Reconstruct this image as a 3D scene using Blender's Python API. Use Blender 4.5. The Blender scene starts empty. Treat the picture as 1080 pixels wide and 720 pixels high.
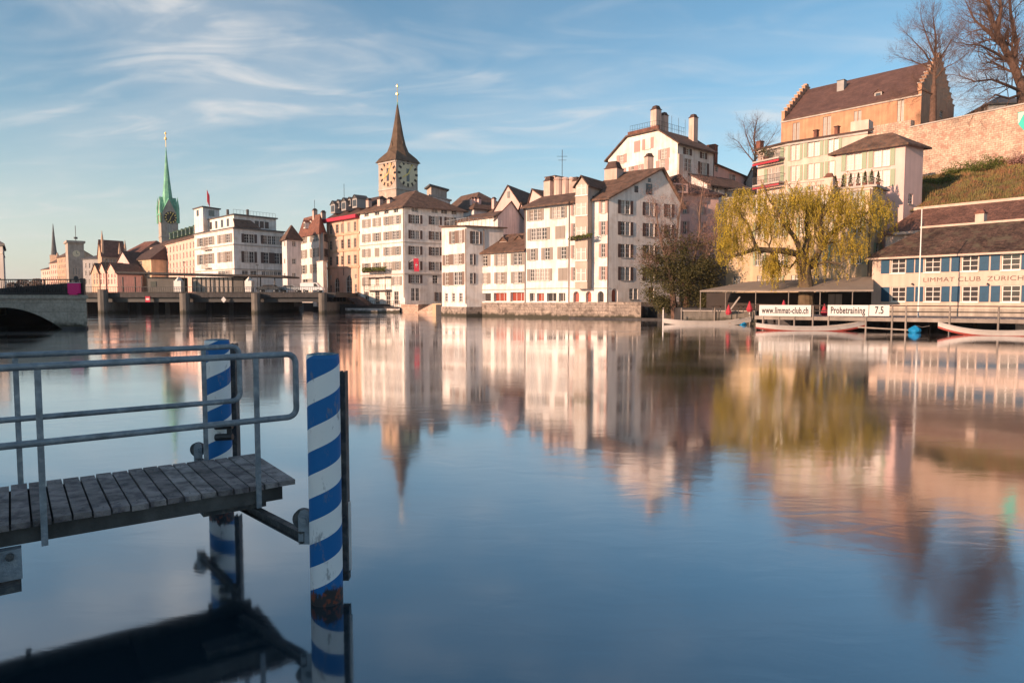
import bpy, bmesh, math, random
from mathutils import Vector, Matrix
R = random.Random(11)
SC = bpy.context.scene
COL = SC.collection
# ---------------------------------------------------------------- camera, sky, sun, exposure
CZ, FP = 2.8, 720.0                      # eye height above the water, focal length in px of a 1080 px wide picture
TT = math.atan(45/720); CT, ST = math.cos(TT), math.sin(TT)
cam = bpy.data.objects.new('camera', bpy.data.cameras.new('camera')); COL.objects.link(cam)
cam.data.lens = 24; cam.data.sensor_width = 36; cam.data.sensor_fit = 'HORIZONTAL'
cam.data.clip_end = 20000; cam.data.clip_start = .05
cam.location = (0, 0, CZ); cam.rotation_euler = (math.pi/2-TT, 0, 0); SC.camera = cam

SUN_EL = math.radians(13); SUN_DIR = Vector((-.80, -.60)).normalized()   # horizontal direction towards the sun
w = bpy.data.worlds.new("World"); SC.world = w; w.use_nodes = True
N, L = w.node_tree.nodes, w.node_tree.links
def nn(t, tree=None, **k):
    n = (tree or w.node_tree).nodes.new(t)
    for a, b in k.items(): setattr(n, a, b)
    return n
N.clear()
sky = nn('ShaderNodeTexSky', sky_type='NISHITA', sun_disc=False, sun_elevation=SUN_EL,
         sun_rotation=math.atan2(SUN_DIR.x, SUN_DIR.y), altitude=400, air_density=1.0, dust_density=.6, ozone_density=2.2)
bg = nn('ShaderNodeBackground'); bg.inputs['Strength'].default_value = .112
out = nn('ShaderNodeOutputWorld')
tc = nn('ShaderNodeTexCoord'); sep = nn('ShaderNodeSeparateXYZ'); L.new(tc.outputs['Generated'], sep.inputs[0])
def mth(op, a, b=None, tree=None, clamp=False):
    n = nn('ShaderNodeMath', tree, operation=op, use_clamp=clamp); lk = (tree or w.node_tree).links
    for i, q in enumerate((a, b)):
        if q is None: continue
        if isinstance(q, (int, float)): n.inputs[i].default_value = q
        else: lk.new(q, n.inputs[i])
    return n.outputs[0]
zc = mth('ADD', mth('MAXIMUM', sep.outputs[2], 0), .16)
u_ = mth('DIVIDE', sep.outputs[0], zc); v_ = mth('DIVIDE', sep.outputs[1], zc)
cmb = nn('ShaderNodeCombineXYZ'); L.new(u_, cmb.inputs[0]); L.new(v_, cmb.inputs[1])
def wnoise(rot, sx, sy, scale, detail, dist, off):
    mp = nn('ShaderNodeMapping'); mp.inputs['Rotation'].default_value = (0, 0, rot); mp.inputs['Scale'].default_value = (sx, sy, 1)
    mp.inputs['Location'].default_value = (off, off*.7, 0); L.new(cmb.outputs[0], mp.inputs[0])
    n = nn('ShaderNodeTexNoise'); n.inputs['Scale'].default_value = scale; n.inputs['Detail'].default_value = detail
    n.inputs['Distortion'].default_value = dist; L.new(mp.outputs[0], n.inputs['Vector']); return n.outputs[0]
def ramp(x, a, b, tree=None):
    n = nn('ShaderNodeMapRange', tree, interpolation_type='SMOOTHSTEP'); n.inputs[1].default_value = a; n.inputs[2].default_value = b
    (tree or w.node_tree).links.new(x, n.inputs[0]); return n.outputs[0]
c1 = ramp(wnoise(.75, .5, 1.0, .95, 12, 1.1, 5.2), .47, .72)
c2 = ramp(wnoise(.9, .6, 1.5, 2.3, 14, 2.0, 2.7), .42, .78)
cl = mth('ADD', mth('MULTIPLY', c1, .30), mth('MULTIPLY', mth('MULTIPLY', c1, c2), .55), clamp=True)
cl = mth('ADD', cl, mth('MULTIPLY', c2, .16), clamp=True)
hz = ramp(sep.outputs[2], .30, -.02)
hs = nn('ShaderNodeHueSaturation'); hs.inputs['Saturation'].default_value = 1.03; hs.inputs['Value'].default_value = 1.0
tn = nn('ShaderNodeMix', data_type='RGBA', blend_type='MULTIPLY'); tn.inputs[0].default_value = 1; L.new(sky.outputs[0], tn.inputs[6]); tn.inputs[7].default_value = (.86, 1.04, .98, 1); L.new(tn.outputs[2], hs.inputs['Color'])
mh = nn('ShaderNodeMix', data_type='RGBA'); L.new(mth('MULTIPLY', hz, .6), mh.inputs[0]); L.new(hs.outputs[0], mh.inputs[6]); mh.inputs[7].default_value = (4.7, 4.35, 3.85, 1)
mx = nn('ShaderNodeMix', data_type='RGBA'); L.new(cl, mx.inputs[0]); L.new(mh.outputs[2], mx.inputs[6]); mx.inputs[7].default_value = (4.9, 4.75, 4.6, 1)
L.new(mx.outputs[2], bg.inputs[0]); L.new(bg.outputs[0], out.inputs[0])

sl = bpy.data.lights.new('sun', 'SUN'); sl.energy = 5.0; sl.angle = math.radians(.5); sl.color = (1, .65, .44)
sun = bpy.data.objects.new('sun', sl); COL.objects.link(sun)
sd = Vector((SUN_DIR.x*math.cos(SUN_EL), SUN_DIR.y*math.cos(SUN_EL), math.sin(SUN_EL)))
sun.rotation_euler = sd.to_track_quat('Z', 'Y').to_euler()
SC.view_settings.view_transform = 'Standard'; SC.view_settings.look = 'None'; SC.view_settings.gamma = 1
SC.view_settings.exposure = 0.7
SC.render.engine = 'CYCLES'

# ---------------------------------------------------------------- reading the place off the picture
def P(px, py, Y):
    x, y = (px-540)/FP, (360-py)/FP; k = Y/(CT+y*ST)
    return Vector((x*k, Y, CZ+(-ST+y*CT)*k))
def PZ(px, py, z):
    x, y = (px-540)/FP, (360-py)/FP; k = (z-CZ)/(-ST+y*CT)
    return Vector((x*k, (CT+y*ST)*k, z))
def G(px, Y, z=6): return Vector(((px-540)/FP*(Y*CT-(z-CZ)*ST), Y))
def ZA(py, Y):
    y = (360-py)/FP; return CZ+Y*(y*CT-ST)/(CT+y*ST)
V3 = lambda p, z: Vector((p[0], p[1], z))

# ---------------------------------------------------------------- materials
MATS = {}
def newmat(name):
    m = bpy.data.materials.new(name); m.use_nodes = True; MATS[name] = m
    return m, m.node_tree, m.node_tree.nodes['Principled BSDF']
def c4(c): return (c[0], c[1], c[2], 1)
def mat(name, col, rough=.8, var=.18, scale=.6, bump=0, bscale=8, metal=0, streak=0, col2=None, spec=.3, split=(.45, .62)):
    m, t, b = newmat(name)
    b.inputs['Roughness'].default_value = rough; b.inputs['Metallic'].default_value = metal; b.inputs['Specular IOR Level'].default_value = spec
    tc = nn('ShaderNodeTexCoord', t); lk = t.links
    n1 = nn('ShaderNodeTexNoise', t); n1.inputs['Scale'].default_value = scale; n1.inputs['Detail'].default_value = 6; lk.new(tc.outputs['Object'], n1.inputs['Vector'])
    mr = nn('ShaderNodeMapRange', t); mr.inputs[1].default_value = .3; mr.inputs[2].default_value = .7; mr.inputs[3].default_value = 1-var; mr.inputs[4].default_value = 1+var*.6
    lk.new(n1.outputs[0], mr.inputs[0]); f = mr.outputs[0]
    if streak:
        mp = nn('ShaderNodeMapping', t); mp.inputs['Scale'].default_value = (1, 1, .09); lk.new(tc.outputs['Object'], mp.inputs[0])
        n2 = nn('ShaderNodeTexNoise', t); n2.inputs['Scale'].default_value = 2.2; n2.inputs['Detail'].default_value = 5; lk.new(mp.outputs[0], n2.inputs['Vector'])
        m2 = nn('ShaderNodeMapRange', t); m2.inputs[1].default_value = .35; m2.inputs[2].default_value = .65; m2.inputs[3].default_value = 1-streak; m2.inputs[4].default_value = 1
        lk.new(n2.outputs[0], m2.inputs[0]); f = mth('MULTIPLY', f, m2.outputs[0], t)
    vm = nn('ShaderNodeVectorMath', t, operation='SCALE'); lk.new(f, vm.inputs['Scale'])
    if col2:
        n3 = nn('ShaderNodeTexNoise', t); n3.inputs['Scale'].default_value = scale*2.7; n3.inputs['Detail'].default_value = 8; lk.new(tc.outputs['Object'], n3.inputs['Vector'])
        m3 = nn('ShaderNodeMapRange', t); m3.inputs[1].default_value = split[0]; m3.inputs[2].default_value = split[1]; lk.new(n3.outputs[0], m3.inputs[0])
        mc = nn('ShaderNodeMix', t, data_type='RGBA'); mc.inputs[6].default_value = c4(col); mc.inputs[7].default_value = c4(col2); lk.new(m3.outputs[0], mc.inputs[0])
        lk.new(mc.outputs[2], vm.inputs[0])
    else: vm.inputs[0].default_value = col
    lk.new(vm.outputs[0], b.inputs['Base Color'])
    if bump:
        n4 = nn('ShaderNodeTexNoise', t); n4.inputs['Scale'].default_value = bscale; n4.inputs['Detail'].default_value = 6; lk.new(tc.outputs['Object'], n4.inputs['Vector'])
        bp = nn('ShaderNodeBump', t); bp.inputs['Strength'].default_value = bump; bp.inputs['Distance'].default_value = .05; lk.new(n4.outputs[0], bp.inputs['Height']); lk.new(bp.outputs[0], b.inputs['Normal'])
    return m
def brick(name, col, col2, mortar, bw, bh, ang=0, rough=.85, ms=.02, var=.25, dirt=None):
    "stone courses or roof tiles laid along the wall direction `ang` (radians) and upwards"
    m, t, b = newmat(name); lk = t.links; b.inputs['Roughness'].default_value = rough; b.inputs['Specular IOR Level'].default_value = .25
    tc = nn('ShaderNodeTexCoord', t); mp = nn('ShaderNodeMapping', t); mp.inputs['Rotation'].default_value = (0, 0, -ang); lk.new(tc.outputs['Object'], mp.inputs[0])
    sp = nn('ShaderNodeSeparateXYZ', t); lk.new(mp.outputs[0], sp.inputs[0]); cb = nn('ShaderNodeCombineXYZ', t); lk.new(sp.outputs[0], cb.inputs[0]); lk.new(sp.outputs[2], cb.inputs[1])
    br = nn('ShaderNodeTexBrick', t); lk.new(cb.outputs[0], br.inputs['Vector']); br.inputs['Scale'].default_value = 1
    br.inputs['Brick Width'].default_value = bw; br.inputs['Row Height'].default_value = bh; br.inputs['Mortar Size'].default_value = ms
    br.inputs['Color1'].default_value = c4(col); br.inputs['Color2'].default_value = c4(col2); br.inputs['Mortar'].default_value = c4(mortar)
    n1 = nn('ShaderNodeTexNoise', t); n1.inputs['Scale'].default_value = .5; n1.inputs['Detail'].default_value = 9; n1.inputs['Roughness'].default_value = .65; lk.new(tc.outputs['Object'], n1.inputs['Vector'])
    mr = nn('ShaderNodeMapRange', t); mr.inputs[1].default_value = .32; mr.inputs[2].default_value = .68; mr.inputs[3].default_value = 1-var; mr.inputs[4].default_value = 1+var*.7; lk.new(n1.outputs[0], mr.inputs[0])
    vm = nn('ShaderNodeVectorMath', t, operation='SCALE'); lk.new(br.outputs[0], vm.inputs[0]); lk.new(mr.outputs[0], vm.inputs['Scale']); src = vm.outputs[0]
    nf = nn('ShaderNodeTexNoise', t); nf.inputs['Scale'].default_value = 4.5; nf.inputs['Detail'].default_value = 6; lk.new(tc.outputs['Object'], nf.inputs['Vector']); mf = nn('ShaderNodeMapRange', t); mf.inputs[1].default_value = .35; mf.inputs[2].default_value = .65; mf.inputs[3].default_value = 1-var*.9; mf.inputs[4].default_value = 1+var*.6; lk.new(nf.outputs[0], mf.inputs[0]); v2 = nn('ShaderNodeVectorMath', t, operation='SCALE'); lk.new(src, v2.inputs[0]); lk.new(mf.outputs[0], v2.inputs['Scale']); src = v2.outputs[0]
    if dirt:
        n2 = nn('ShaderNodeTexNoise', t); n2.inputs['Scale'].default_value = 1.3; n2.inputs['Detail'].default_value = 8; lk.new(tc.outputs['Object'], n2.inputs['Vector'])
        md = nn('ShaderNodeMix', t, data_type='RGBA'); lk.new(ramp(n2.outputs[0], .5, .68, t), md.inputs[0]); lk.new(src, md.inputs[6]); md.inputs[7].default_value = c4(dirt); src = md.outputs[2]
    lk.new(src, b.inputs['Base Color'])
    bp = nn('ShaderNodeBump', t); bp.inputs['Strength'].default_value = .5; bp.inputs['Distance'].default_value = .03; lk.new(br.outputs[1], bp.inputs['Height']); bp.invert = True; lk.new(bp.outputs[0], b.inputs['Normal'])
    return m

# ---------------------------------------------------------------- mesh builder and object tree
class MB:
    def __init__(s): s.v = []; s.f = []; s.mi = []; s.m = 0; s.sm = False
    def poly(s, pts):
        k = len(s.v); s.v += [Vector(p) for p in pts]; s.f.append(tuple(range(k, k+len(pts)))); s.mi.append(s.m); return s
    def hexa(s, b, t):
        k = len(s.v); n = len(b); s.v += [Vector(p) for p in b]+[Vector(p) for p in t]
        s.f.append(tuple(reversed(range(k, k+n)))); s.f.append(tuple(range(k+n, k+2*n)))
        for i in range(n):
            j = (i+1) % n; s.f.append((k+i, k+j, k+n+j, k+n+i))
        s.mi += [s.m]*(n+2); return s
    def box(s, o, a, b, c):                 # corner o, three edge vectors
        o, a, b, c = map(Vector, (o, a, b, c)); return s.hexa([o, o+a, o+a+b, o+b], [o+c, o+a+c, o+a+b+c, o+b+c])
    def bx(s, x0, x1, y0, y1, z0, z1): return s.box((x0, y0, z0), (x1-x0, 0, 0), (0, y1-y0, 0), (0, 0, z1-z0))
    def beam(s, p, q, w_, h_, up=(0, 0, 1)):
        p, q = Vector(p), Vector(q); d = (q-p).normalized(); sd_ = d.cross(Vector(up)).normalized(); u = sd_.cross(d)
        return s.box(p-sd_*w_/2-u*h_/2, sd_*w_, u*h_, q-p)
    def tube(s, pts, rs, n=6, cap=True):
        pts = [Vector(p) for p in pts]
        if isinstance(rs, (int, float)): rs = [rs]*len(pts)
        k0 = len(s.v); a = None
        for i, p in enumerate(pts):
            d = (pts[min(i+1, len(pts)-1)]-pts[max(i-1, 0)])
            d = d.normalized() if d.length > 1e-9 else Vector((0, 0, 1))
            if a is None: a = d.cross(Vector((0, 0, 1)) if abs(d.z) < .9 else Vector((1, 0, 0)))
            a = (a-d*a.dot(d)); a = a.normalized() if a.length > 1e-6 else d.orthogonal().normalized(); b = d.cross(a)
            for j in range(n):
                t = 2*math.pi*j/n; s.v.append(p+(a*math.cos(t)+b*math.sin(t))*rs[i])
        for i in range(len(pts)-1):
            for j in range(n):
                q = k0+i*n; jj = (j+1) % n; s.f.append((q+j, q+jj, q+n+jj, q+n+j)); s.mi.append(s.m)
        if cap:
            s.f.append(tuple(reversed(range(k0, k0+n)))); s.f.append(tuple(range(len(s.v)-n, len(s.v)))); s.mi += [s.m]*2
        return s
    def cyl(s, p, r, h, n=16, r2=None): return s.tube([p, Vector(p)+Vector((0, 0, h))], [r, r if r2 is None else r2], n)
    def mesh(s, name, mats, off=Vector((0, 0, 0)), fix=True):
        me = bpy.data.meshes.new(name); me.from_pydata([tuple(v-off) for v in s.v], [], s.f)
        mats = mats if isinstance(mats, (list, tuple)) else [mats]
        for m in mats: me.materials.append(MATS[m] if isinstance(m, str) else m)
        if any(s.mi): me.polygons.foreach_set('material_index', s.mi)
        if fix:
            bm = bmesh.new(); bm.from_mesh(me); bmesh.ops.recalc_face_normals(bm, faces=bm.faces); bm.to_mesh(me); bm.free()
        if s.sm: me.polygons.foreach_set('use_smooth', [True]*len(me.polygons))
        me.update(); return me
def link(name, data, parent=None):
    o = bpy.data.objects.new(name, data); COL.objects.link(o)
    if parent is not None: o.parent = parent
    return o
def tags(o, label, cat, group=None):
    o['label'] = label; o['category'] = cat
    if group: o['group'] = group
class Thing:
    def __init__(s, name, label, cat, loc, group=None):
        s.o = link(name, None); s.o.location = s.l = Vector(loc); s.o.empty_display_size = .3; tags(s.o, label, cat, group)
    def part(s, name, mb, mats, parent=None, label=None, fix=True):
        o = link(name, mb.mesh(name, mats, s.l, fix), parent or s.o)
        if label: o['label'] = label
        return o
def solo(name, mb, mats, label, cat, loc=None, group=None, fix=True):
    if loc is None:
        xs = [v.x for v in mb.v]; ys = [v.y for v in mb.v]; zs = [v.z for v in mb.v]
        loc = Vector(((min(xs)+max(xs))/2, (min(ys)+max(ys))/2, min(zs)))
    o = link(name, mb.mesh(name, mats, Vector(loc), fix)); o.location = loc; tags(o, label, cat, group); return o
def struct(name, mb, mats, fix=True):
    o = link(name, mb.mesh(name, mats, fix=fix)); o['kind'] = 'structure'; return o
def copy_tree(o, parent=None):
    c = o.copy(); COL.objects.link(c)
    if parent is not None: c.parent = parent
    for ch in list(o.children): copy_tree(ch, c)
    return c
def text_mesh(txt, size, depth=.02, bold=.0):
    cu = bpy.data.curves.new('text', 'FONT'); cu.body = txt; cu.size = size; cu.extrude = depth; cu.offset = size*bold; cu.space_character = 1.08; cu.align_x = 'CENTER'; cu.align_y = 'CENTER'
    o = bpy.data.objects.new('text', cu); COL.objects.link(o); bpy.context.view_layer.update()
    dg = bpy.context.evaluated_depsgraph_get(); me = bpy.data.meshes.new_from_object(o.evaluated_get(dg)); bpy.data.objects.remove(o); return me

# ---------------------------------------------------------------- windows
WC = {}
def cached(key, fn):
    if key not in WC: WC[key] = fn()
    return WC[key]
def q5(x): return round(x*20)/20
def win_meshes(w_, h_, nx, nz, arch, glass, frame, sill, dep):
    def pane():
        m = MB()
        if arch:
            pts = [(-w_/2, dep, 0), (w_/2, dep, 0)]+[(w_/2*math.cos(t), dep, h_-w_/2+w_/2*math.sin(t)) for t in [math.pi*i/8 for i in range(9)]]
            m.hexa(pts, [(x, y+.03, z) for x, y, z in pts])
        else: m.bx(-w_/2, w_/2, dep, dep+.03, 0, h_)
        return m.mesh('window', glass)
    def fr():
        m = MB(); t = .07 if w_ > .8 else .05; y0, y1 = dep-.06, dep-.003; hh = h_-w_/2 if arch else h_
        m.bx(-w_/2, -w_/2+t, y0, y1, 0, hh); m.bx(w_/2-t, w_/2, y0, y1, 0, hh); m.bx(-w_/2+t, w_/2-t, y0, y1, 0, t)
        if not arch: m.bx(-w_/2+t, w_/2-t, y0, y1, h_-t, h_)
        else:
            for i in range(8):
                a, b = math.pi*i/8, math.pi*(i+1)/8; r0, r1 = w_/2, w_/2-t; f = lambda r, q, y: (r*math.cos(q), y, hh+r*math.sin(q))
                m.hexa([f(r0, a, y0), f(r1, a, y0), f(r1, b, y0), f(r0, b, y0)], [f(r0, a, y1), f(r1, a, y1), f(r1, b, y1), f(r0, b, y1)])
        for i in range(1, nx): x = -w_/2+w_*i/nx; m.bx(x-t*.45, x+t*.45, y0+.01, y1-.002, t, (h_ if arch else h_-t))
        for i in range(1, nz): z = h_*i/nz; m.bx(-w_/2+t, w_/2-t, y0+.02, y1-.004, z-.025, z+.025)
        return m.mesh('frame', frame)
    def sl_():
        m = MB(); m.bx(-w_/2-.08, w_/2+.08, -.1, dep-.07, -.1, -.005); return m.mesh('sill', sill)
    k = (w_, h_, nx, nz, arch, frame, dep)
    return (cached(('p', glass)+k, pane), cached(('f',)+k, fr), cached(('s', w_, sill, dep), sl_) if sill else None)
def shutter_mesh(w_, h_, m_, slat):
    def fn():
        m = MB(); m.bx(-w_/2, w_/2, -.07, -.035, 0, h_)
        if slat:
            n = int(h_/.13)
            for i in range(n): z = h_*(i+.5)/n; m.bx(-w_/2+.05, w_/2-.05, -.09, -.071, z-.03, z+.03)
        else:
            for x in (-w_/2+.03, w_/2-.03): m.bx(x-.03, x+.03, -.085, -.071, 0, h_)
        return m.mesh('shutter', m_)
    return cached(('sh', w_, h_, m_, slat), fn)

GL = ['glass', 'glass', 'glass_curtain', 'glass', 'glass_dim', 'glass_curtain', 'glass_warm']
class Fac:
    def __init__(s, A, B, z0, z1):
        s.A, s.B, s.z0, s.z1 = Vector(A[:2]), Vector(B[:2]), z0, z1
        s.L = (s.B-s.A).length; s.u = (s.B-s.A)/s.L; s.n = Vector((s.u.y, -s.u.x)); s.rot = math.atan2(s.u.y, s.u.x); s.holes = []; s.house = None
    def pt(s, q, z, off=0): p = s.A+s.u*q+s.n*off; return Vector((p.x, p.y, z))
    def hit(s, px, py):
        x, y = (px-540)/FP, (360-py)/FP; d = Vector((x, CT+y*ST)); k = s.A.dot(s.n)/d.dot(s.n)
        return (d*k-s.A).dot(s.u), CZ+(-ST+y*CT)*k
    def sx(s, px, z):
        py = 300
        for _ in range(6):
            q, zz = s.hit(px, py); p = s.A+s.u*q; dep = p.y*CT-(z-CZ)*ST; py = 360-FP*(p.y*ST+(z-CZ)*CT)/dep
        return s.hit(px, py)[0]
    def win(s, s0, s1, z0, z1, nx=2, nz=3, arch=False, sill='stone_trim', frame='white_paint', glass=None, dep=.18, sh=(), shm='shutter_brown', slat=False, name='window', label=None):
        w_, h_ = q5(s1-s0), q5(z1-z0); c = (s0+s1)/2; s0, s1 = c-w_/2, c+w_/2; z1 = z0+h_
        s0 = max(s0, .02); s1 = min(s1, s.L-.02)
        if s1-s0 < .15: return
        if abs((s1-s0)-w_) > .01: w_ = round(s1-s0, 3); c = (s0+s1)/2
        for a in s.holes:
            if s0 < a[1] and s1 > a[0] and z0 < a[3] and z1 > a[2]: return
        s.holes.append((s0, s1, z0, z1, arch, dep))
        g = glass or R.choice(GL)
        pm, fm, sm = win_meshes(w_, h_, nx, nz, arch, g, frame, sill, dep)
        wo = link(name, pm, s.house.o); p = s.pt(c, z0); wo.location = p-s.house.l; wo.rotation_euler = (0, 0, s.rot)
        if label: wo['label'] = label
        link('frame', fm, wo)
        if sm: link('sill', sm, wo)
        for (a, b) in sh:
            ws = q5(b-a)
            so = link('shutter', shutter_mesh(ws, h_, shm, slat), wo); so.location = ((a+b)/2-c, 0, 0)
        return wo
    def row(s, ref, h_, spans, **k):
        "ref: pixel at the middle height of the row; spans: (px0, px1, pattern) with W opening, S shutter, C closed shutters, N gap"
        z = s.hit(*ref)[1]; z0, z1 = z-h_/2, z+h_/2
        for sp in spans:
            a, b = s.sx(sp[0], z), s.sx(sp[1], z); pat = sp[2] if len(sp) > 2 else 'W'; kk = dict(k)
            wt = {'W': 1.0, 'S': .55, 'N': .35, 'C': 1.0}; tot = sum(wt[c] for c in pat); x = a; cells = []
            for c in pat: d = (b-a)*wt[c]/tot; cells.append([c, x, x+d]); x += d
            used = set()
            for i, (c, x0, x1) in enumerate(cells):
                if c not in 'WC': continue
                sh = []
                if c == 'C': sh = [(x0, (x0+x1)/2-.01), ((x0+x1)/2+.01, x1)]
                for j in (i-1, i+1):
                    if 0 <= j < len(cells) and cells[j][0] == 'S' and j not in used: used.add(j); sh.append((cells[j][1]+.02, cells[j][2]-.02))
                s.win(x0+.04, x1-.04, z0, z1, sh=sh, **kk)
    def build(s, mb):
        ss = sorted({0, s.L, *[h[0] for h in s.holes], *[h[1] for h in s.holes]}); zz = sorted({s.z0, s.z1, *[h[2] for h in s.holes], *[h[3] for h in s.holes]})
        ss = [x for x in ss if 0 <= x <= s.L]; zz = [z for z in zz if s.z0 <= z <= s.z1]
        for i in range(len(ss)-1):
            run = None
            for j in range(len(zz)-1):
                cx, cz = (ss[i]+ss[i+1])/2, (zz[j]+zz[j+1])/2
                hole = any(h[0] < cx < h[1] and h[2] < cz < h[3] for h in s.holes)
                if not hole and run is None: run = zz[j]
                if hole and run is not None: mb.poly([s.pt(ss[i], run), s.pt(ss[i+1], run), s.pt(ss[i+1], zz[j]), s.pt(ss[i], zz[j])]); run = None
            if run is not None: mb.poly([s.pt(ss[i], run), s.pt(ss[i+1], run), s.pt(ss[i+1], zz[-1]), s.pt(ss[i], zz[-1])])
        for (a, b, c, d, arch, dep) in s.holes:
            for e, f in (((a, c), (b, c)), ((b, c), (b, d)), ((b, d), (a, d)), ((a, d), (a, c))):
                mb.poly([s.pt(*e), s.pt(*f), s.pt(*f, -dep-.03), s.pt(*e, -dep-.03)])
            if arch:
                r = (b-a)/2; cx = (a+b)/2; hz_ = d-r
                for k in range(8):
                    t0, t1 = math.pi*k/8, math.pi*(k+1)/8; p0 = (cx+r*math.cos(t0), hz_+r*math.sin(t0)); p1 = (cx+r*math.cos(t1), hz_+r*math.sin(t1))
                    mb.poly([s.pt(*p0), s.pt(*p1), s.pt((b if k < 4 else a), d)])
                    mb.poly([s.pt(*p0), s.pt(*p1), s.pt(*p1, -dep), s.pt(*p0, -dep)])
                mb.poly([s.pt(cx, hz_+r), s.pt(b, d), s.pt(a, d)])

class House:
    def __init__(s, name, label, cat, cs, zE, zb=1.0, depth=10, group=None, raw=False):
        if raw: pts = [Vector(c) for c in cs]
        else:
            zm = (zE+max(zb, 2))/2; pts = [G(px, Y, zm) for px, Y in cs]
        if len(pts) == 2:
            d = (pts[1]-pts[0]).normalized(); ni = Vector((-d.y, d.x))*depth; pts += [pts[1]+ni, pts[0]+ni]
        elif len(pts) == 3: pts.append(pts[0]+pts[2]-pts[1])
        s.p, s.zE, s.zb = pts, zE, zb
        c = sum(pts, Vector((0, 0)))/len(pts); t = Thing(name, label, cat, (c.x, c.y, zb), group); s.o, s.l, s.part = t.o, t.l, t.part
        s.f = [Fac(pts[i], pts[(i+1) % len(pts)], zb, zE) for i in range(len(pts))]
        for f in s.f: f.house = s
        s.wall = MB(); s.roof = None; s.ro = None
    def B(s, u, v):
        p = s.p; return (p[0]*(1-u)+p[1]*u)*(1-v)+(p[3]*(1-u)+p[2]*u)*v
    def rf(s, rise, axis=0, ins=(0, 0), fr=.5, ov=.5, th=.22, matn='tile_brown', gable_ov=.3):
        "pitched roof: ridge parallel to side 0 (axis 0) or side 1 (axis 1)"
        Bf = s.B if axis == 0 else (lambda u, v: s.B(1-v, u))
        lu = (Bf(1, 0)-Bf(0, 0)).length; lv = (Bf(0, 1)-Bf(0, 0)).length; du = (ov if ins[0] or ins[1] else gable_ov)/lu; dv = ov/lv
        z0 = s.zE; zr = z0+rise; sl0 = rise/(fr*lv) if fr > 0 else 0; sl1 = rise/((1-fr)*lv) if fr < 1 else 0
        ze0, ze1 = z0-sl0*ov, z0-sl1*ov; i0, i1 = ins
        r0 = V3(Bf(i0/lu if i0 else -du, fr), zr); r1 = V3(Bf(1-i1/lu if i1 else 1+du, fr), zr)
        a, b, c, d = V3(Bf(-du, -dv), ze0), V3(Bf(1+du, -dv), ze0), V3(Bf(1+du, 1+dv), ze1), V3(Bf(-du, 1+dv), ze1)
        m = MB(); up = Vector((0, 0, th)); pl = []
        if fr > 0: pl.append([a, b, r1, r0])
        if fr < 1: pl.append([c, d, r0, r1])
        if i0: pl.append([d, a, r0])
        if i1: pl.append([b, c, r1])
        for q in pl: m.hexa(q, [x+up for x in q])
        s.roof = m; s.ro = s.part('roof', m, matn)
        for k, i in ((0, i0), (1, i1)):
            if not i:
                q = [V3(Bf(k, 0), z0), V3(Bf(k, 1), z0), V3(Bf(k, fr), zr+.02)]
                if fr <= 0: q = [V3(Bf(k, 0), z0), V3(Bf(k, 1), z0), V3(Bf(k, 0), zr)]
                s.wall.poly(q)
        if fr <= 0: s.wall.poly([V3(Bf(0, 0), z0), V3(Bf(1, 0), z0), V3(Bf(1, 0), zr), V3(Bf(0, 0), zr)])
        if fr >= 1: s.wall.poly([V3(Bf(0, 1), z0), V3(Bf(1, 1), z0), V3(Bf(1, 1), zr), V3(Bf(0, 1), zr)])
        return s.ro
    def flat(s, th=.35, ov=.4, matn='stone_trim'):
        c = sum(s.p, Vector((0, 0)))/4; q = [V3(p+(p-c).normalized()*ov*1.4, s.zE) for p in s.p]
        m = MB().hexa(q, [x+Vector((0, 0, th)) for x in q]); s.ro = s.part('roof', m, matn); return s.ro
    def bands(s, fi, zs, h_=.22, out_=.12, matn='stone_trim', name='cornice'):
        m = MB()
        for z in zs:
            for i in fi:
                f = s.f[i]; m.box(f.pt(-.05, z, .003), V3(f.u*(f.L+.1), 0), V3(f.n*out_, 0), (0, 0, h_))
        return s.part(name, m, matn)
    def plinth(s, fi, z1, out_=.12, matn='quay_stone', z0=-1):
        m = MB()
        for i in fi: f = s.f[i]; m.box(f.pt(-out_, z0, .004), V3(f.u*(f.L+2*out_), 0), V3(f.n*out_, 0), (0, 0, z1-z0))
        return s.part('plinth', m, matn)
    def pipe(s, fi, q, z0, z1, r=.07, matn='pipe_metal'):
        f = s.f[fi]; return s.part('drainpipe', MB().tube([f.pt(q, z0, .1), f.pt(q, z1, .1)], r, 6), matn)
    def chimney(s, px, pt_, pb, Y, wd, mats=('chimney_plaster', 'tile_dark'), cap=True):
        zt, zb = ZA(pt_, Y), ZA(pb, Y)-1.0; g = G(px, Y, zt); m = MB(); u = V3(s.f[0].u, 0); n = V3(s.f[0].n, 0); o = V3(g, zb)-u*wd/2-n*wd/2; hc = wd*.55 if cap else .15
        m.box(o, u*wd, n*wd, (0, 0, zt-zb-hc)); m.m = 1; e = .08; o2 = o-u*e-n*e; o2.z = zt-hc
        m.box(o2, u*(wd+2*e), n*(wd+2*e), (0, 0, .12))
        if cap:
            o3 = o+u*.02+n*.02; o3.z = zt-hc+.12; m.hexa([o3, o3+u*wd*.95, o3+u*wd*.95+n*wd*.95, o3+n*wd*.95], [x+Vector((0, 0, hc-.12)) for x in (o3+u*wd*.2+n*wd*.2, o3+u*wd*.8+n*wd*.2, o3+u*wd*.8+n*wd*.8, o3+u*wd*.2+n*wd*.8)])
        return s.part('chimney', m, list(mats), parent=s.ro)
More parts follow.
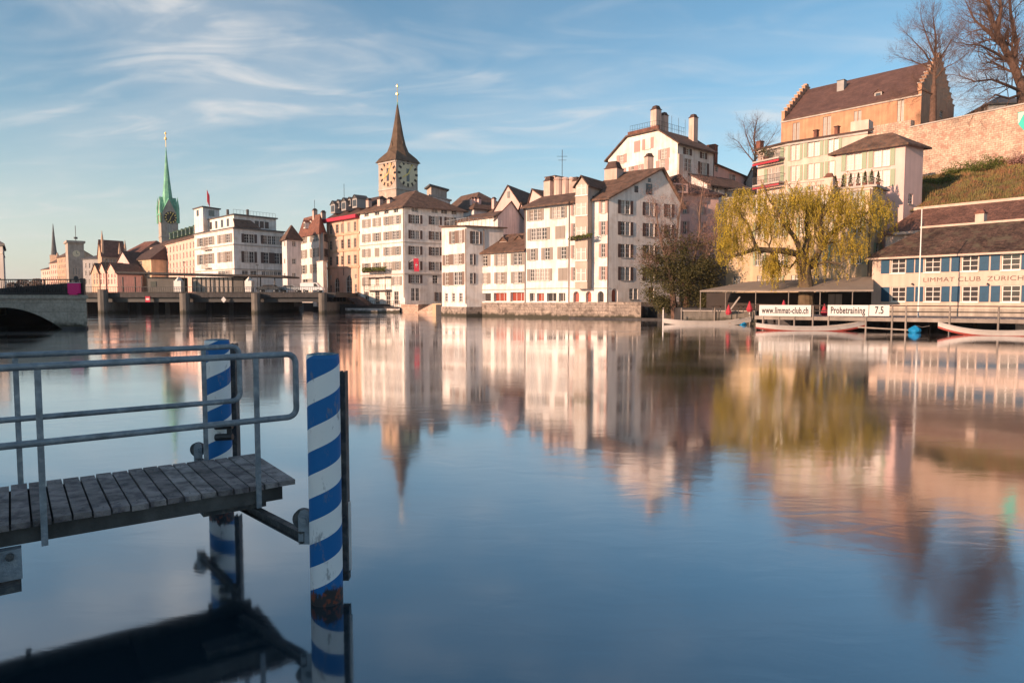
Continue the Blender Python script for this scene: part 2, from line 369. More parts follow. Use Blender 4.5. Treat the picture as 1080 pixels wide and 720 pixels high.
    def dormer(s, px, py, Y, wd, ht, dp, fi=0, roofm='tile_brown', wallm='plaster_white', nwin=1, shed=False):
        z = ZA(py, Y); g = G(px, Y, z); f = s.f[fi]; u = V3(f.u, 0); n = V3(f.n, 0); o = V3(g, z)-u*wd/2; zz = Vector((0, 0, 1)); m = MB()
        m.box(o-n*dp, u*wd, n*dp, zz*ht)
        m.m = 1
        for k in range(nwin):
            ww = wd*.8/nwin; m.box(o+u*(wd*.1+ww*k+.05)+n*.004+zz*ht*.18, u*(ww-.1), n*.03, zz*ht*.68)
        m.m = 2; e = .18
        if shed: m.hexa([o-u*e+n*e+zz*(ht-.02), o+u*(wd+e)+n*e+zz*(ht-.02), o+u*(wd+e)-n*dp+zz*(ht+.35), o-u*e-n*dp+zz*(ht+.35)], [x+zz*.12 for x in (o-u*e+n*e+zz*(ht-.02), o+u*(wd+e)+n*e+zz*(ht-.02), o+u*(wd+e)-n*dp+zz*(ht+.35), o-u*e-n*dp+zz*(ht+.35))])
        else:
            rr = wd*.42
            m.poly([o+zz*ht, o+u*wd+zz*ht, o+u*wd/2+zz*(ht+rr)])
            for sg in (0, 1):
                a = o+u*(wd+e if sg else -e)+n*e+zz*(ht-.1); b = o+u*wd/2+n*e+zz*(ht+rr); q = [a, b, b-n*(dp+e), a-n*(dp+e)]; m.hexa(q, [x+zz*.1 for x in q])
        return s.part('dormer', m, [wallm, 'glass', roofm], parent=s.ro)
    def done(s, wallm='plaster_white'):
        for f in s.f: f.build(s.wall)
        s.wo = s.part('wall', s.wall, wallm, fix=False); return s
# ================================================================ materials of this place
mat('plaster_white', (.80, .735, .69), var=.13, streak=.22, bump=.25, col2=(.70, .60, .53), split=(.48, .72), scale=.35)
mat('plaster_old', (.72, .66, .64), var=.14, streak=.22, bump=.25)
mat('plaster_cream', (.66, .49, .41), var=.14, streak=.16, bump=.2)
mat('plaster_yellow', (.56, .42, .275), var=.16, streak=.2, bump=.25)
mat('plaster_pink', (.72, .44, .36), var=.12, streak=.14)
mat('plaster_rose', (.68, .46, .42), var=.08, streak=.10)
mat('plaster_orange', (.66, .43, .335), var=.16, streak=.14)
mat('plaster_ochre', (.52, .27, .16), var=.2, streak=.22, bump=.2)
mat('plaster_club', (.56, .42, .345), var=.10, streak=.14, bump=.2, scale=.9)
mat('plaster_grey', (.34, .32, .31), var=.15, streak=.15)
mat('chimney_plaster', (.62, .45, .38), var=.2, streak=.3)
mat('stone_trim', (.46, .40, .36), var=.2, streak=.15)
mat('sandstone', (.45, .36, .30), var=.22, streak=.2, bump=.3, bscale=3)
mat('sandstone_warm', (.55, .36, .25), var=.22, streak=.2)
mat('tile_brown', (.15, .085, .06), var=.45, scale=1.1, col2=(.095, .065, .05), bump=.6, bscale=5, rough=.9)
mat('tile_red', (.20, .085, .06), var=.35, scale=1.1, col2=(.14, .065, .05), bump=.6, bscale=5, rough=.9)
mat('tile_dark', (.085, .05, .042), var=.35, scale=1, col2=(.06, .04, .035), bump=.6, bscale=5, rough=.9)
mat('slate', (.09, .085, .085), var=.25, rough=.7)
mat('spire_tiles', (.125, .08, .052), var=.3, streak=.3, rough=.8)
mat('copper_green', (.15, .44, .29), var=.22, streak=.35, rough=.6, col2=(.24, .52, .36), scale=.3)
mat('roof_spire', (.13, .07, .058), var=.25, streak=.25, rough=.75)
mat('shutter_brown', (.20, .14, .115), var=.12, rough=.6)
mat('shutter_dark', (.085, .055, .05), var=.12, rough=.6)
mat('shutter_grey', (.26, .22, .19), var=.12, rough=.6)
mat('shutter_green', (.27, .32, .22), var=.12, rough=.6)
mat('shutter_rose', (.42, .25, .22), var=.12, rough=.6)
mat('shutter_blue', (.008, .06, .12), var=.18, rough=.5, scale=2)
mat('white_paint', (.70, .66, .62), var=.05, rough=.5)
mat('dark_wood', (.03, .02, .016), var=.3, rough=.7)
mat('door_red', (.45, .05, .02), var=.1, rough=.5)
mat('awning_red', (.40, .03, .06), var=.1)
mat('valance_red', (.36, .035, .05), var=.1)
mat('copper_dull', (.16, .22, .14), var=.2)
mat('iron', (.02, .02, .022), var=.2, rough=.5, spec=.5)
mat('pipe_metal', (.12, .08, .065), rough=.5, var=.1)
mat('grey_metal', (.30, .30, .31), rough=.5, var=.2)
mat('concrete', (.40, .35, .30), var=.2, streak=.3, bump=.3, scale=.8)
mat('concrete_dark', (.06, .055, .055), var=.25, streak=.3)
mat('asphalt', (.05, .05, .052), var=.2)
mat('earth', (.13, .10, .07), var=.3, scale=.4)
mat('bank_grass', (.13, .10, .04), var=.4, scale=.35, col2=(.20, .105, .05), split=(.42, .6), bump=.5, bscale=3)
mat('hill_far', (.06, .075, .05), var=.3, scale=.002)
mat('magenta', (.62, .01, .16), var=.04, rough=.45)
mat('gold', (.75, .52, .18), var=.1, rough=.35, metal=.6)
mat('clock_cream', (.72, .60, .42), var=.06)
mat('clock_black', (.02, .018, .018), var=.1)
mat('flag_red', (.45, .03, .06), var=.05, rough=.7)
mat('banner_white', (.54, .52, .50), var=.05, rough=.6)
mat('banner_teal', (.05, .50, .42), var=.1, rough=.6)
mat('ink', (.03, .03, .035), var=0, rough=.6)
mat('letter_brown', (.13, .10, .09), var=.1, rough=.7)
mat('canvas', (.25, .20, .16), var=.12, rough=.85)
mat('tarp_blue', (.01, .20, .42), var=.15, rough=.4)
mat('boat_white', (.42, .385, .36), var=.1, rough=.4, streak=.1)
mat('boat_red', (.24, .04, .03), var=.15, rough=.4)
mat('boat_inner', (.22, .15, .10), var=.2, rough=.6)
mat('car_white', (.75, .75, .76), var=.02, rough=.25, spec=.6)
mat('car_silver', (.42, .44, .46), var=.02, rough=.3, metal=.5)
mat('car_dark', (.05, .06, .07), var=.02, rough=.25, spec=.6)
mat('rubber', (.02, .02, .02), var=.05, rough=.8)
mat('bark', (.13, .075, .055), var=.35, scale=2, bump=.6, bscale=14, rough=.9)
mat('bark_willow', (.12, .085, .05), var=.35, scale=2, bump=.6, bscale=14, rough=.9)
mat('twig_pink', (.20, .13, .10), var=.2, scale=1)
mat('box_green', (.07, .11, .03), var=.3, scale=3)
mat('grass_blade', (.18, .155, .05), var=.35, scale=.3, col2=(.24, .115, .055))
def leafmat(name, col, tr=.35):
    m, t, b = newmat(name); lk = t.links; b.inputs['Roughness'].default_value = .6; b.inputs['Specular IOR Level'].default_value = .2
    tc = nn('ShaderNodeTexCoord', t); n1 = nn('ShaderNodeTexNoise', t); n1.inputs['Scale'].default_value = 1.4; n1.inputs['Detail'].default_value = 4; lk.new(tc.outputs['Object'], n1.inputs['Vector'])
    mr = nn('ShaderNodeMapRange', t); mr.inputs[1].default_value = .3; mr.inputs[2].default_value = .7; mr.inputs[3].default_value = .6; mr.inputs[4].default_value = 1.4; lk.new(n1.outputs[0], mr.inputs[0])
    vm = nn('ShaderNodeVectorMath', t, operation='SCALE'); vm.inputs[0].default_value = col; lk.new(mr.outputs[0], vm.inputs['Scale']); lk.new(vm.outputs[0], b.inputs['Base Color'])
    tr_ = nn('ShaderNodeBsdfTranslucent', t); lk.new(vm.outputs[0], tr_.inputs[0]); ms = nn('ShaderNodeMixShader', t); ms.inputs[0].default_value = tr
    lk.new(b.outputs[0], ms.inputs[1]); lk.new(tr_.outputs[0], ms.inputs[2]); lk.new(ms.outputs[0], t.nodes['Material Output'].inputs[0])
leafmat('leaf_dark', (.095, .085, .032)); leafmat('leaf_willow', (.54, .40, .05), .45); leafmat('leaf_bush', (.12, .14, .03)); leafmat('leaf_pink', (.36, .20, .17)); leafmat('leaf_far', (.22, .15, .11))
def glassmat(name, col, rough=.12, spec=.8):
    m, t, b = newmat(name); b.inputs['Base Color'].default_value = c4(col); b.inputs['Roughness'].default_value = rough; b.inputs['Specular IOR Level'].default_value = spec
    tc = nn('ShaderNodeTexCoord', t); n1 = nn('ShaderNodeTexNoise', t); n1.inputs['Scale'].default_value = 1.2; t.links.new(tc.outputs['Object'], n1.inputs['Vector'])
    bp = nn('ShaderNodeBump', t); bp.inputs['Strength'].default_value = .12; bp.inputs['Distance'].default_value = .05; t.links.new(n1.outputs[0], bp.inputs['Height']); t.links.new(bp.outputs[0], b.inputs['Normal'])
glassmat('glass', (.045, .04, .04)); glassmat('glass_dim', (.10, .085, .08)); glassmat('glass_curtain', (.32, .28, .25), .3, .5); glassmat('glass_red', (.26, .045, .025), .3, .5)
def algae(name):
    t = MATS[name].node_tree; b = t.nodes['Principled BSDF']; src = b.inputs['Base Color'].links[0].from_socket; ge = nn('ShaderNodeNewGeometry', t); sp = nn('ShaderNodeSeparateXYZ', t); t.links.new(ge.outputs['Position'], sp.inputs[0])
    ns = nn('ShaderNodeTexNoise', t); ns.inputs['Scale'].default_value = 1.6; ns.inputs['Detail'].default_value = 6; t.links.new(ge.outputs['Position'], ns.inputs['Vector'])
    h_ = mth('SUBTRACT', sp.outputs[2], mth('MULTIPLY', ns.outputs[0], 1.1, t), t); mx_ = nn('ShaderNodeMix', t, data_type='RGBA'); t.links.new(ramp(h_, .25, -.3, t), mx_.inputs[0]); t.links.new(src, mx_.inputs[6]); mx_.inputs[7].default_value = (.05, .045, .032, 1); t.links.new(mx_.outputs[2], b.inputs['Base Color'])
glassmat('glass_warm', (.16, .11, .08), .2, .6)
mat('pier_stone', (.17, .15, .13), var=.25, streak=.3, bump=.3)
mat('bay_beige', (.46, .37, .31), var=.12, streak=.15)
mat('post_grey', (.26, .22, .19), var=.25, streak=.2)
mat('booth_grey', (.12, .115, .11), var=.2)
mat('under_deck_shade', (.012, .011, .011), var=.3)  # near-black: shade beneath the jetty put into the colour
brick('quay_stone', (.36, .29, .24), (.27, .22, .19), (.16, .13, .11), 1.1, .42, dirt=(.12, .095, .08))
brick('bridge_stone', (.34, .30, .25), (.30, .265, .22), (.22, .20, .165), 2.6, .8, ms=.02, var=.22)
brick('wall_rubble', (.58, .42, .32), (.46, .32, .245), (.32, .23, .18), .62, .3, ang=-.9, var=.3, dirt=(.34, .20, .15), ms=.03)
brick('tile_club', (.125, .075, .055), (.065, .04, .033), (.04, .025, .02), .5, .14, ang=-.85, var=.5, ms=.012, dirt=(.10, .08, .055))
brick('tile_club_back', (.20, .10, .075), (.13, .068, .052), (.08, .04, .03), .5, .16, ang=-.85, var=.4, ms=.012)
for k in ('quay_stone', 'bridge_stone', 'pier_stone', 'plaster_old'): algae(k)
# river: dark, strongly mirroring, smoothed by a long exposure
m, t, b = newmat('river'); lk = t.links
b.inputs['Base Color'].default_value = (.006, .018, .028, 1); b.inputs['Roughness'].default_value = .085; b.inputs['IOR'].default_value = 3.3; b.inputs['Specular IOR Level'].default_value = .5
tc = nn('ShaderNodeTexCoord', t); mp = nn('ShaderNodeMapping', t); mp.inputs['Scale'].default_value = (.5, 1.0, 1); mp.inputs['Rotation'].default_value = (0, 0, .12); lk.new(tc.outputs['Object'], mp.inputs[0])
n1 = nn('ShaderNodeTexNoise', t); n1.inputs['Scale'].default_value = 2.4; n1.inputs['Detail'].default_value = 5; n1.inputs['Roughness'].default_value = .5; n1.inputs['Distortion'].default_value = .6; lk.new(mp.outputs[0], n1.inputs['Vector'])
n2 = nn('ShaderNodeTexNoise', t); n2.inputs['Scale'].default_value = .16; n2.inputs['Detail'].default_value = 3; lk.new(mp.outputs[0], n2.inputs['Vector'])
mr = nn('ShaderNodeMapRange', t); mr.inputs[1].default_value = .42; mr.inputs[2].default_value = .62; mr.inputs[3].default_value = .25; mr.inputs[4].default_value = 1; lk.new(n2.outputs[0], mr.inputs[0])
bp = nn('ShaderNodeBump', t); bp.inputs['Distance'].default_value = .012; lk.new(mth('MULTIPLY', mr.outputs[0], .35, t), bp.inputs['Strength']); lk.new(n1.outputs[0], bp.inputs['Height']); lk.new(bp.outputs[0], b.inputs['Normal'])
mr2 = nn('ShaderNodeMapRange', t); mr2.inputs[1].default_value = .4; mr2.inputs[2].default_value = .65; mr2.inputs[3].default_value = .065; mr2.inputs[4].default_value = .125; lk.new(n2.outputs[0], mr2.inputs[0]); lk.new(mr2.outputs[0], b.inputs['Roughness']); 
fn_ = nn('ShaderNodeFresnel', t); fn_.inputs[0].default_value = 1.6; lk.new(bp.outputs[0], fn_.inputs['Normal'])
gl_ = nn('ShaderNodeBsdfGlossy', t); gl_.inputs[0].default_value = (.95, .97, 1, 1); lk.new(bp.outputs[0], gl_.inputs['Normal']); lk.new(mr2.outputs[0], gl_.inputs['Roughness'])
df_ = nn('ShaderNodeBsdfDiffuse', t); df_.inputs[0].default_value = (.006, .018, .028, 1); wm = nn('ShaderNodeMixShader', t)
lk.new(mth('MULTIPLY', mth('POWER', fn_.outputs[0], .56, t), 1.2, t, clamp=True), wm.inputs[0]); lk.new(df_.outputs[0], wm.inputs[1]); lk.new(gl_.outputs[0], wm.inputs[2]); lk.new(wm.outputs[0], t.nodes['Material Output'].inputs[0])
# mooring post: blue and white helix, worn, rusty at the waterline
def postmat(name, phase):
    m, t, b = newmat(name); lk = t.links; tc = nn('ShaderNodeTexCoord', t); sp = nn('ShaderNodeSeparateXYZ', t); lk.new(tc.outputs['Object'], sp.inputs[0])
    an = mth('DIVIDE', mth('ARCTAN2', sp.outputs[1], sp.outputs[0], t), 2*math.pi, t)
    fr = mth('FRACT', mth('ADD', mth('SUBTRACT', mth('DIVIDE', sp.outputs[2], .425, t), an, t), phase+10, t), None, t)
    bl = mth('GREATER_THAN', fr, .5, t)
    ns = nn('ShaderNodeTexNoise', t); ns.inputs['Scale'].default_value = 9; ns.inputs['Detail'].default_value = 10; ns.inputs['Roughness'].default_value = .7
    mp = nn('ShaderNodeMapping', t); mp.inputs['Scale'].default_value = (1, 1, .35); lk.new(tc.outputs['Object'], mp.inputs[0]); lk.new(mp.outputs[0], ns.inputs['Vector'])
    c = nn('ShaderNodeMix', t, data_type='RGBA'); lk.new(bl, c.inputs[0]); c.inputs[6].default_value = (.80, .78, .76, 1); c.inputs[7].default_value = (.010, .13, .36, 1)
    d = nn('ShaderNodeMix', t, data_type='RGBA'); lk.new(mth('MULTIPLY', ramp(ns.outputs[0], .56, .66, t), .65, t), d.inputs[0]); lk.new(c.outputs[2], d.inputs[6]); d.inputs[7].default_value = (.20, .19, .20, 1)
    ru = nn('ShaderNodeTexNoise', t); ru.inputs['Scale'].default_value = 14; ru.inputs['Detail'].default_value = 8; lk.new(tc.outputs['Object'], ru.inputs['Vector'])
    rc = nn('ShaderNodeMix', t, data_type='RGBA'); lk.new(ramp(ru.outputs[0], .53, .62, t), rc.inputs[0]); rc.inputs[6].default_value = (.04, .035, .035, 1); rc.inputs[7].default_value = (.20, .055, .03, 1)
    hgt = mth('SUBTRACT', sp.outputs[2], mth('MULTIPLY', ns.outputs[0], .42, t), t)
    e = nn('ShaderNodeMix', t, data_type='RGBA'); lk.new(ramp(hgt, -.06, -.10, t), e.inputs[0]); lk.new(d.outputs[2], e.inputs[6]); lk.new(rc.outputs[2], e.inputs[7])
    lk.new(e.outputs[2], b.inputs['Base Color']); b.inputs['Roughness'].default_value = .5; b.inputs['Specular IOR Level'].default_value = .3
    bp = nn('ShaderNodeBump', t); bp.inputs['Strength'].default_value = .3; bp.inputs['Distance'].default_value = .01; lk.new(ns.outputs[0], bp.inputs['Height']); lk.new(bp.outputs[0], b.inputs['Normal'])
postmat('post_paint', .29); postmat('post_paint_far', .51)
mat('post_top', (.05, .16, .22), var=.5, scale=12, col2=(.35, .36, .36), split=(.5, .6))
mat('deck_wood', (.25, .215, .205), var=.4, scale=3, col2=(.13, .11, .115), bump=.6, bscale=30, rough=.85)
mat('deck_beam', (.115, .11, .105), var=.4, scale=3, streak=.55, bump=.4, bscale=12, rough=.8)
mat('galvanised', (.24, .27, .30), var=.35, scale=7, col2=(.34, .36, .38), split=(.5, .7), rough=.5, metal=.35, bump=.2, bscale=40)
mat('galvanised_dark', (.07, .075, .08), var=.4, scale=6, rough=.55, metal=.3, bump=.3, bscale=30, col2=(.12, .115, .11))

# ================================================================ setting
wat = MB().poly([(-1500, -60, 0), (1500, -60, 0), (1500, 420, 0), (-1500, 420, 0)])
struct('river', wat, 'river', fix=False)
struct('riverbed', MB().poly([(-1500, -60, -2.2), (1500, -60, -2.2), (1500, 420, -2.2), (-1500, 420, -2.2)]), 'earth', fix=False)
# far bank: quay line from the bridge to the right edge
QL = [G(338, 141, 1), G(380, 139, 1), G(422, 142, 1), G(455, 139, 1), G(466, 119, 1), G(530, 113, 1), G(601, 100, 1), G(642, 95.5, 1), G(676, 93, 1), G(681, 98, 1), G(700, 92, 1), G(720, 81, 1), G(795, 78, 1), G(860, 72, 1), G(925, 70, 1), G(1100, 58.5, 1), Vector((90, 40)), Vector((140, -40))]
land = MB(); top = [V3(p, 1.7) for p in QL]+[Vector((1500, -40, 1.7)), Vector((1500, 420, 1.7)), Vector((-30, 420, 1.7)), Vector((-36, 160, 1.7))]
land.hexa([Vector((p.x, p.y, -2.1)) for p in top], top); struct('far_bank', land, 'concrete_dark')
lw = MB(); tp = [G(-30, 235, 2), G(96, 235, 2), G(150, 222, 2), G(200, 206, 2), G(240, 180, 2), G(320, 158, 2), G(342, 158, 2), Vector((-30, 420)), Vector((-700, 420)), Vector((-700, 235))]
lw.hexa([V3(p, -2.1) for p in tp], [V3(p, 1.9) for p in tp]); struct('old_town_ground', lw, 'asphalt')
gp = MB().poly([(-9000, 419, .6), (9000, 419, .6), (9000, 12000, .6), (-9000, 12000, .6)]); struct('ground', gp, 'earth', fix=False)
nb = MB(); q = [(-7.2, 3.4), (-6.4, 2.0), (-5.5, -.6), (4, -2.5), (60, -12), (60, -60), (-140, -60), (-140, 63), (-60, 62), (-26, 25)]
nb.hexa([Vector((x, y, -2.1)) for x, y in q], [Vector((x, y, 1.18)) for x, y in q]); struct('near_bank', nb, 'concrete')
# castle hill (mostly hidden behind the houses)
hm = MB(); nx_, ny_ = 40, 30
def hillz(x, y):
    yq = 97-1.05*max(0, x-12) if x < 60 else 47; t = y-max(yq, 30)
    if t < 12 or x < -8: return -3
    sx = min(1, max(0, (x+5)/38)); s_ = min(1, max(0, (t-26)/22)); s_ = s_*s_*(3-2*s_)
    return 1.2+s_*sx*14
gv = [[(x:=-20+i*8.5, y:=60+j*9, hillz(x, y)) for i in range(nx_+1)] for j in range(ny_+1)]
for j in range(ny_):
    for i in range(nx_): hm.poly([gv[j][i], gv[j][i+1], gv[j+1][i+1], gv[j+1][i]])
struct('hill', hm, 'earth', fix=False)
# grassy bank below the retaining wall
bk = MB(); cols = [930, 950, 970, 990, 1010, 1030, 1050, 1070, 1090, 1115]
def lerp(a, b, t): return a+(b-a)*t
def bankpt(i, v):
    px = cols[0]+(cols[-1]-cols[0])*i; yb, Yb = lerp(226, 206, i), lerp(84, 72, i); yt, Yt = lerp(196, 158, i), lerp(101, 91.5, i)
    a, b_ = P(px, yb, Yb), P(px, yt, Yt); p = a.lerp(b_, v); p.z += math.sin(v*math.pi)*.5+.35*math.sin(i*23+v*5)*math.sin(v*math.pi); return p
for i in range(24):
    for j in range(8): bk.poly([bankpt(i/24, j/8), bankpt((i+1)/24, j/8), bankpt((i+1)/24, (j+1)/8), bankpt(i/24, (j+1)/8)])
bk.sm = True; struct('grassy_slope', bk, 'bank_grass', fix=False)
# far hills
hl = MB(); rr = random.Random(3); prev = None
for k in range(61):
    px = -900+k*45; Y = 3600; hgt = 95+26*math.sin(k*.55)+18*math.sin(k*.23+1)+rr.uniform(-3, 3); hgt *= (1.0 if px < 260 else .5)
    row = [Vector(((px-540)/FP*Y, Y-500, 0)), Vector(((px-540)/FP*Y, Y-150, hgt*.72)), Vector(((px-540)/FP*Y, Y, hgt)), Vector(((px-540)/FP*Y, Y+900, 0))]
    if prev:
        for i in range(3): hl.poly([prev[i], row[i], row[i+1], prev[i+1]])
    prev = row
hl.sm = True; struct('far_hills', hl, 'hill_far', fix=False)
mat('deck_wood_light', (.32, .28, .265), var=.4, scale=3, col2=(.18, .155, .155), bump=.6, bscale=30, rough=.85)
mat('deck_wood_dark', (.19, .16, .155), var=.4, scale=3, col2=(.10, .09, .09), bump=.6, bscale=30, rough=.85)
# ================================================================ far left: old town beyond the bridges
def simple_rows(f, ys, xs, h_, pat='W', **k):
    for y in ys: f.row(y, h_, [(a, b, pat) for a, b in xs], **k)
def rng_spans(a, b, n, fill=.5):
    st = (b-a)/n; return [(a+st*i+st*(1-fill)/2, a+st*i+st*(1+fill)/2) for i in range(n)]
T = Thing('church_spire', 'slender dark needle spire far off on the skyline left of the square clock tower', 'church', V3(G(58, 520), 0))
Y = 520; g = G(57.5, Y, 30); z0, z1 = ZA(269, Y), ZA(236, Y); r = 3.6/FP*Y*.8
T.part('spire', MB().tube([V3(g, z0), V3(g, z0+.35*(z1-z0)), V3(g, z1)], [r, r*.62, .15], 8), 'slate')
T.part('tower', MB().box(V3(g, 0)-Vector((r, r, 0)), (2*r, 0, 0), (0, 2*r, 0), (0, 0, z0)), 'sandstone_warm')
for k, (px, py, w_) in enumerate(((61.5, 266, 2.2), (64, 269, 2))):
    g2 = G(px, 500, 20); zt = ZA(py, 500); T.part('turret', MB().tube([V3(g2, 0), V3(g2, zt-3), V3(g2, zt)], [w_*.6, w_*.6, .1], 6), 'sandstone_warm')
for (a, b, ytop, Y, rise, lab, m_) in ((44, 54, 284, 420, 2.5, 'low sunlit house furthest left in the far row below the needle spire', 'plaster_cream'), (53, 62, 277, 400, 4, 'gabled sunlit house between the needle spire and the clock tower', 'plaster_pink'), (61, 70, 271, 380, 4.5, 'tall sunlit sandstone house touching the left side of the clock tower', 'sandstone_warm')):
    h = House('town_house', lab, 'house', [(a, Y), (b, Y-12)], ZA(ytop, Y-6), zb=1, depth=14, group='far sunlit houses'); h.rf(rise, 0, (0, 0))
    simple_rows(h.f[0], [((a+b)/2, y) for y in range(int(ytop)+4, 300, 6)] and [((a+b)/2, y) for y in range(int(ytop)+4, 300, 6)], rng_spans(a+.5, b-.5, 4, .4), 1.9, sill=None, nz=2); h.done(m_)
h = House('clock_tower', 'square grey-brown stone tower with a round clock and a flat cap', 'tower', [(70, 288), (72.5, 280), (89.5, 284)], ZA(256, 281), zb=1)
h.flat(.9, .7, 'sandstone'); f = h.f[1]
s_, z_ = f.hit(80.5, 267.5); mb = MB(); c = f.pt(s_, z_, .02); u3, n3 = V3(f.u, 0), V3(f.n, 0)
def disc(mb, c, u, n, r, th, k=20):
    a = [c+u*(r*math.cos(2*math.pi*i/k))+Vector((0, 0, r*math.sin(2*math.pi*i/k))) for i in range(k)]; mb.hexa(a, [x+n*th for x in a]); return mb
ck = h.part('clock_face', disc(MB(), c, u3, n3, 1.35, .12), 'clock_cream')
mb = MB(); c2 = c+n3*.14; mb.beam(c2, c2+Vector((0, 0, 1.0)), .12, .05, n3); mb.beam(c2, c2+u3*.7-Vector((0, 0, .2)), .14, .05, n3); h.part('clock_hand', mb, 'clock_black', parent=ck)
f.row((80, 286), 2.6, [(77, 78.6, 'W'), (80, 81.6, 'W'), (83, 84.6, 'W')], sill=None); f.row((80, 296), 3.2, [(78, 83, 'W')], arch=True, sill=None)
g = G(80, 283, 26); h.part('antenna', MB().tube([V3(g, ZA(256, 283)), V3(g, ZA(238, 283))], .12, 5).tube([V3(g, ZA(252, 283)), V3(g, ZA(250, 283))], .7, 8), 'iron'); h.done('sandstone')
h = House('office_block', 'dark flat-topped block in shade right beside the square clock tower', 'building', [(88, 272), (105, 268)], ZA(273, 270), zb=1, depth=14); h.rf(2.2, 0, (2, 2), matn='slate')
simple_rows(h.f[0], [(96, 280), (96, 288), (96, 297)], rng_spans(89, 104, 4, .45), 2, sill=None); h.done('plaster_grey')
# stepped gable house with the red roof
h = House('guild_house', 'tall house with dark red roof and a pinnacled sunlit gable', 'house', [(104, 262), (108, 255), (133, 262)], ZA(269, 255), zb=1); h.rf(ZA(254, 262)-ZA(269, 255), 1, (0, 0), matn='tile_red', fr=.5)
for px, py, Y, w_ in ((108, 243, 256, .5), (132, 253, 263, .5), (126, 256, 259, .6)):
    g = G(px, Y, 22); zt = ZA(py, Y); h.part('pinnacle', MB().tube([V3(g, ZA(268, Y)), V3(g, zt-3), V3(g, zt)], [w_, w_*.8, .05], 6), 'sandstone_warm')
simple_rows(h.f[1], [(115, 276), (115, 286)], rng_spans(109, 131, 6, .4), 1.9, sill=None); h.done('sandstone_warm')
def gable_front(a, b, Ya, Yb, ye, yap, m_, lab, rows, nw, roofm='tile_brown', depth=8, fr=.5):
    h = House('gabled_house', lab, 'house', [(a, Ya), (b, Yb)], ZA(ye, (Ya+Yb)/2), zb=1, depth=depth, group='gabled houses along the river')
    h.rf(ZA(yap, (Ya+Yb)/2)-h.zE, 1, (0, 0), matn=roofm, fr=fr, ov=.4)
    simple_rows(h.f[0], [((a+b)/2, y) for y in rows], rng_spans(a+1, b-1, nw, .45), 1.7, sill=None, nz=2); h.done(m_); return h
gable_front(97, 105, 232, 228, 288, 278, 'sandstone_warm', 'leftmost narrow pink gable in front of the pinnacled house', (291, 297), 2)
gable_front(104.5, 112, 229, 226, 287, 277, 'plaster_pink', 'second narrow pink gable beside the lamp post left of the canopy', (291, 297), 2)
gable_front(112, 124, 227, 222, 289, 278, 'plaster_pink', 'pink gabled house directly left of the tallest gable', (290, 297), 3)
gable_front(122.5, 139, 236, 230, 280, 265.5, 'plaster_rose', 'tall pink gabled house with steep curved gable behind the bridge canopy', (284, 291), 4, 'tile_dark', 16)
h = House('town_house', 'small house with big dark mansard roof and pale yellow front', 'house', [(142, 235), (160, 228)], ZA(273, 231), zb=1, depth=18); h.rf(ZA(256, 245)-h.zE, 0, (3, 2), matn='tile_dark')
h.f[0].row((147, 279), 2.4, [(145, 150, 'WW')], sill=None); h.f[0].row((153, 289), 2.2, rng_spans(144, 159, 4, .5), sill=None); h.done('plaster_yellow')
h = House('town_house', 'narrow cream house wedged left of the long pink building', 'house', [(159, 246), (170, 240)], ZA(260, 243), zb=1, depth=14); h.rf(2.5, 0, (2, 2), matn='tile_dark')
simple_rows(h.f[0], [(164, 267), (164, 275), (164, 283)], rng_spans(160, 169, 3, .5), 2, sill=None); h.done('plaster_cream')
h = House('town_house', 'house with dark brown roof rising behind the small yellow-fronted house', 'house', [(132, 270), (150, 262)], ZA(266, 266), zb=1, depth=14); h.rf(4.5, 0, (2, 2), matn='tile_red'); h.done('sandstone_warm')
# Fraumuenster tower
Y = 330; h = House('church_tower', 'slim stone church tower with a green copper needle spire', 'church', [(168.3, 335), (171, 328), (189, 333)], ZA(226, 330), zb=1)
f = h.f[1]; u3, n3 = V3(f.u, 0), V3(f.n, 0); zE = h.zE; ctr = sum(h.p, Vector((0, 0)))/4; zt = ZA(152, Y); zf = ZA(137, Y)
def ring(c, hw, z, f, octo):
    out_ = []; u, n = f.u, f.n
    for k in range(8):
        a = math.pi/4*k+math.pi/4; r = hw/max(abs(math.cos(a)), abs(math.sin(a))) if not octo else hw*1.08
        out_.append(V3(c+u*(r*math.cos(a))+n*(r*math.sin(a)), z))
    return out_
def spire(c, prof, f):
    m = MB(); pr = None
    for hw, z, o_ in prof:
        r = ring(c, hw, z, f, o_)
        if pr: 
            for k in range(8): m.poly([pr[k], pr[(k+1) % 8], r[(k+1) % 8], r[k]])
        pr = r
    return m
hw = h.f[1].L/2; H_ = zt-zE
sp = spire(ctr, [(hw+.2, zE, False), (hw*.78, zE+H_*.1, True), (hw*.58, zE+H_*.22, True), (hw*.34, zE+H_*.5, True), (hw*.12, zE+H_*.82, True), (.05, zt, True)], f); so = h.part('spire', sp, 'copper_green')
h.part('finial', MB().tube([V3(ctr, zt-.5), V3(ctr, zf)], .16, 5).tube([V3(ctr, zt+3), V3(ctr, zt+3.9)], .6, 8).tube([V3(ctr, zf-1), V3(ctr, zf-.4)], .45, 8), 'gold', parent=so)
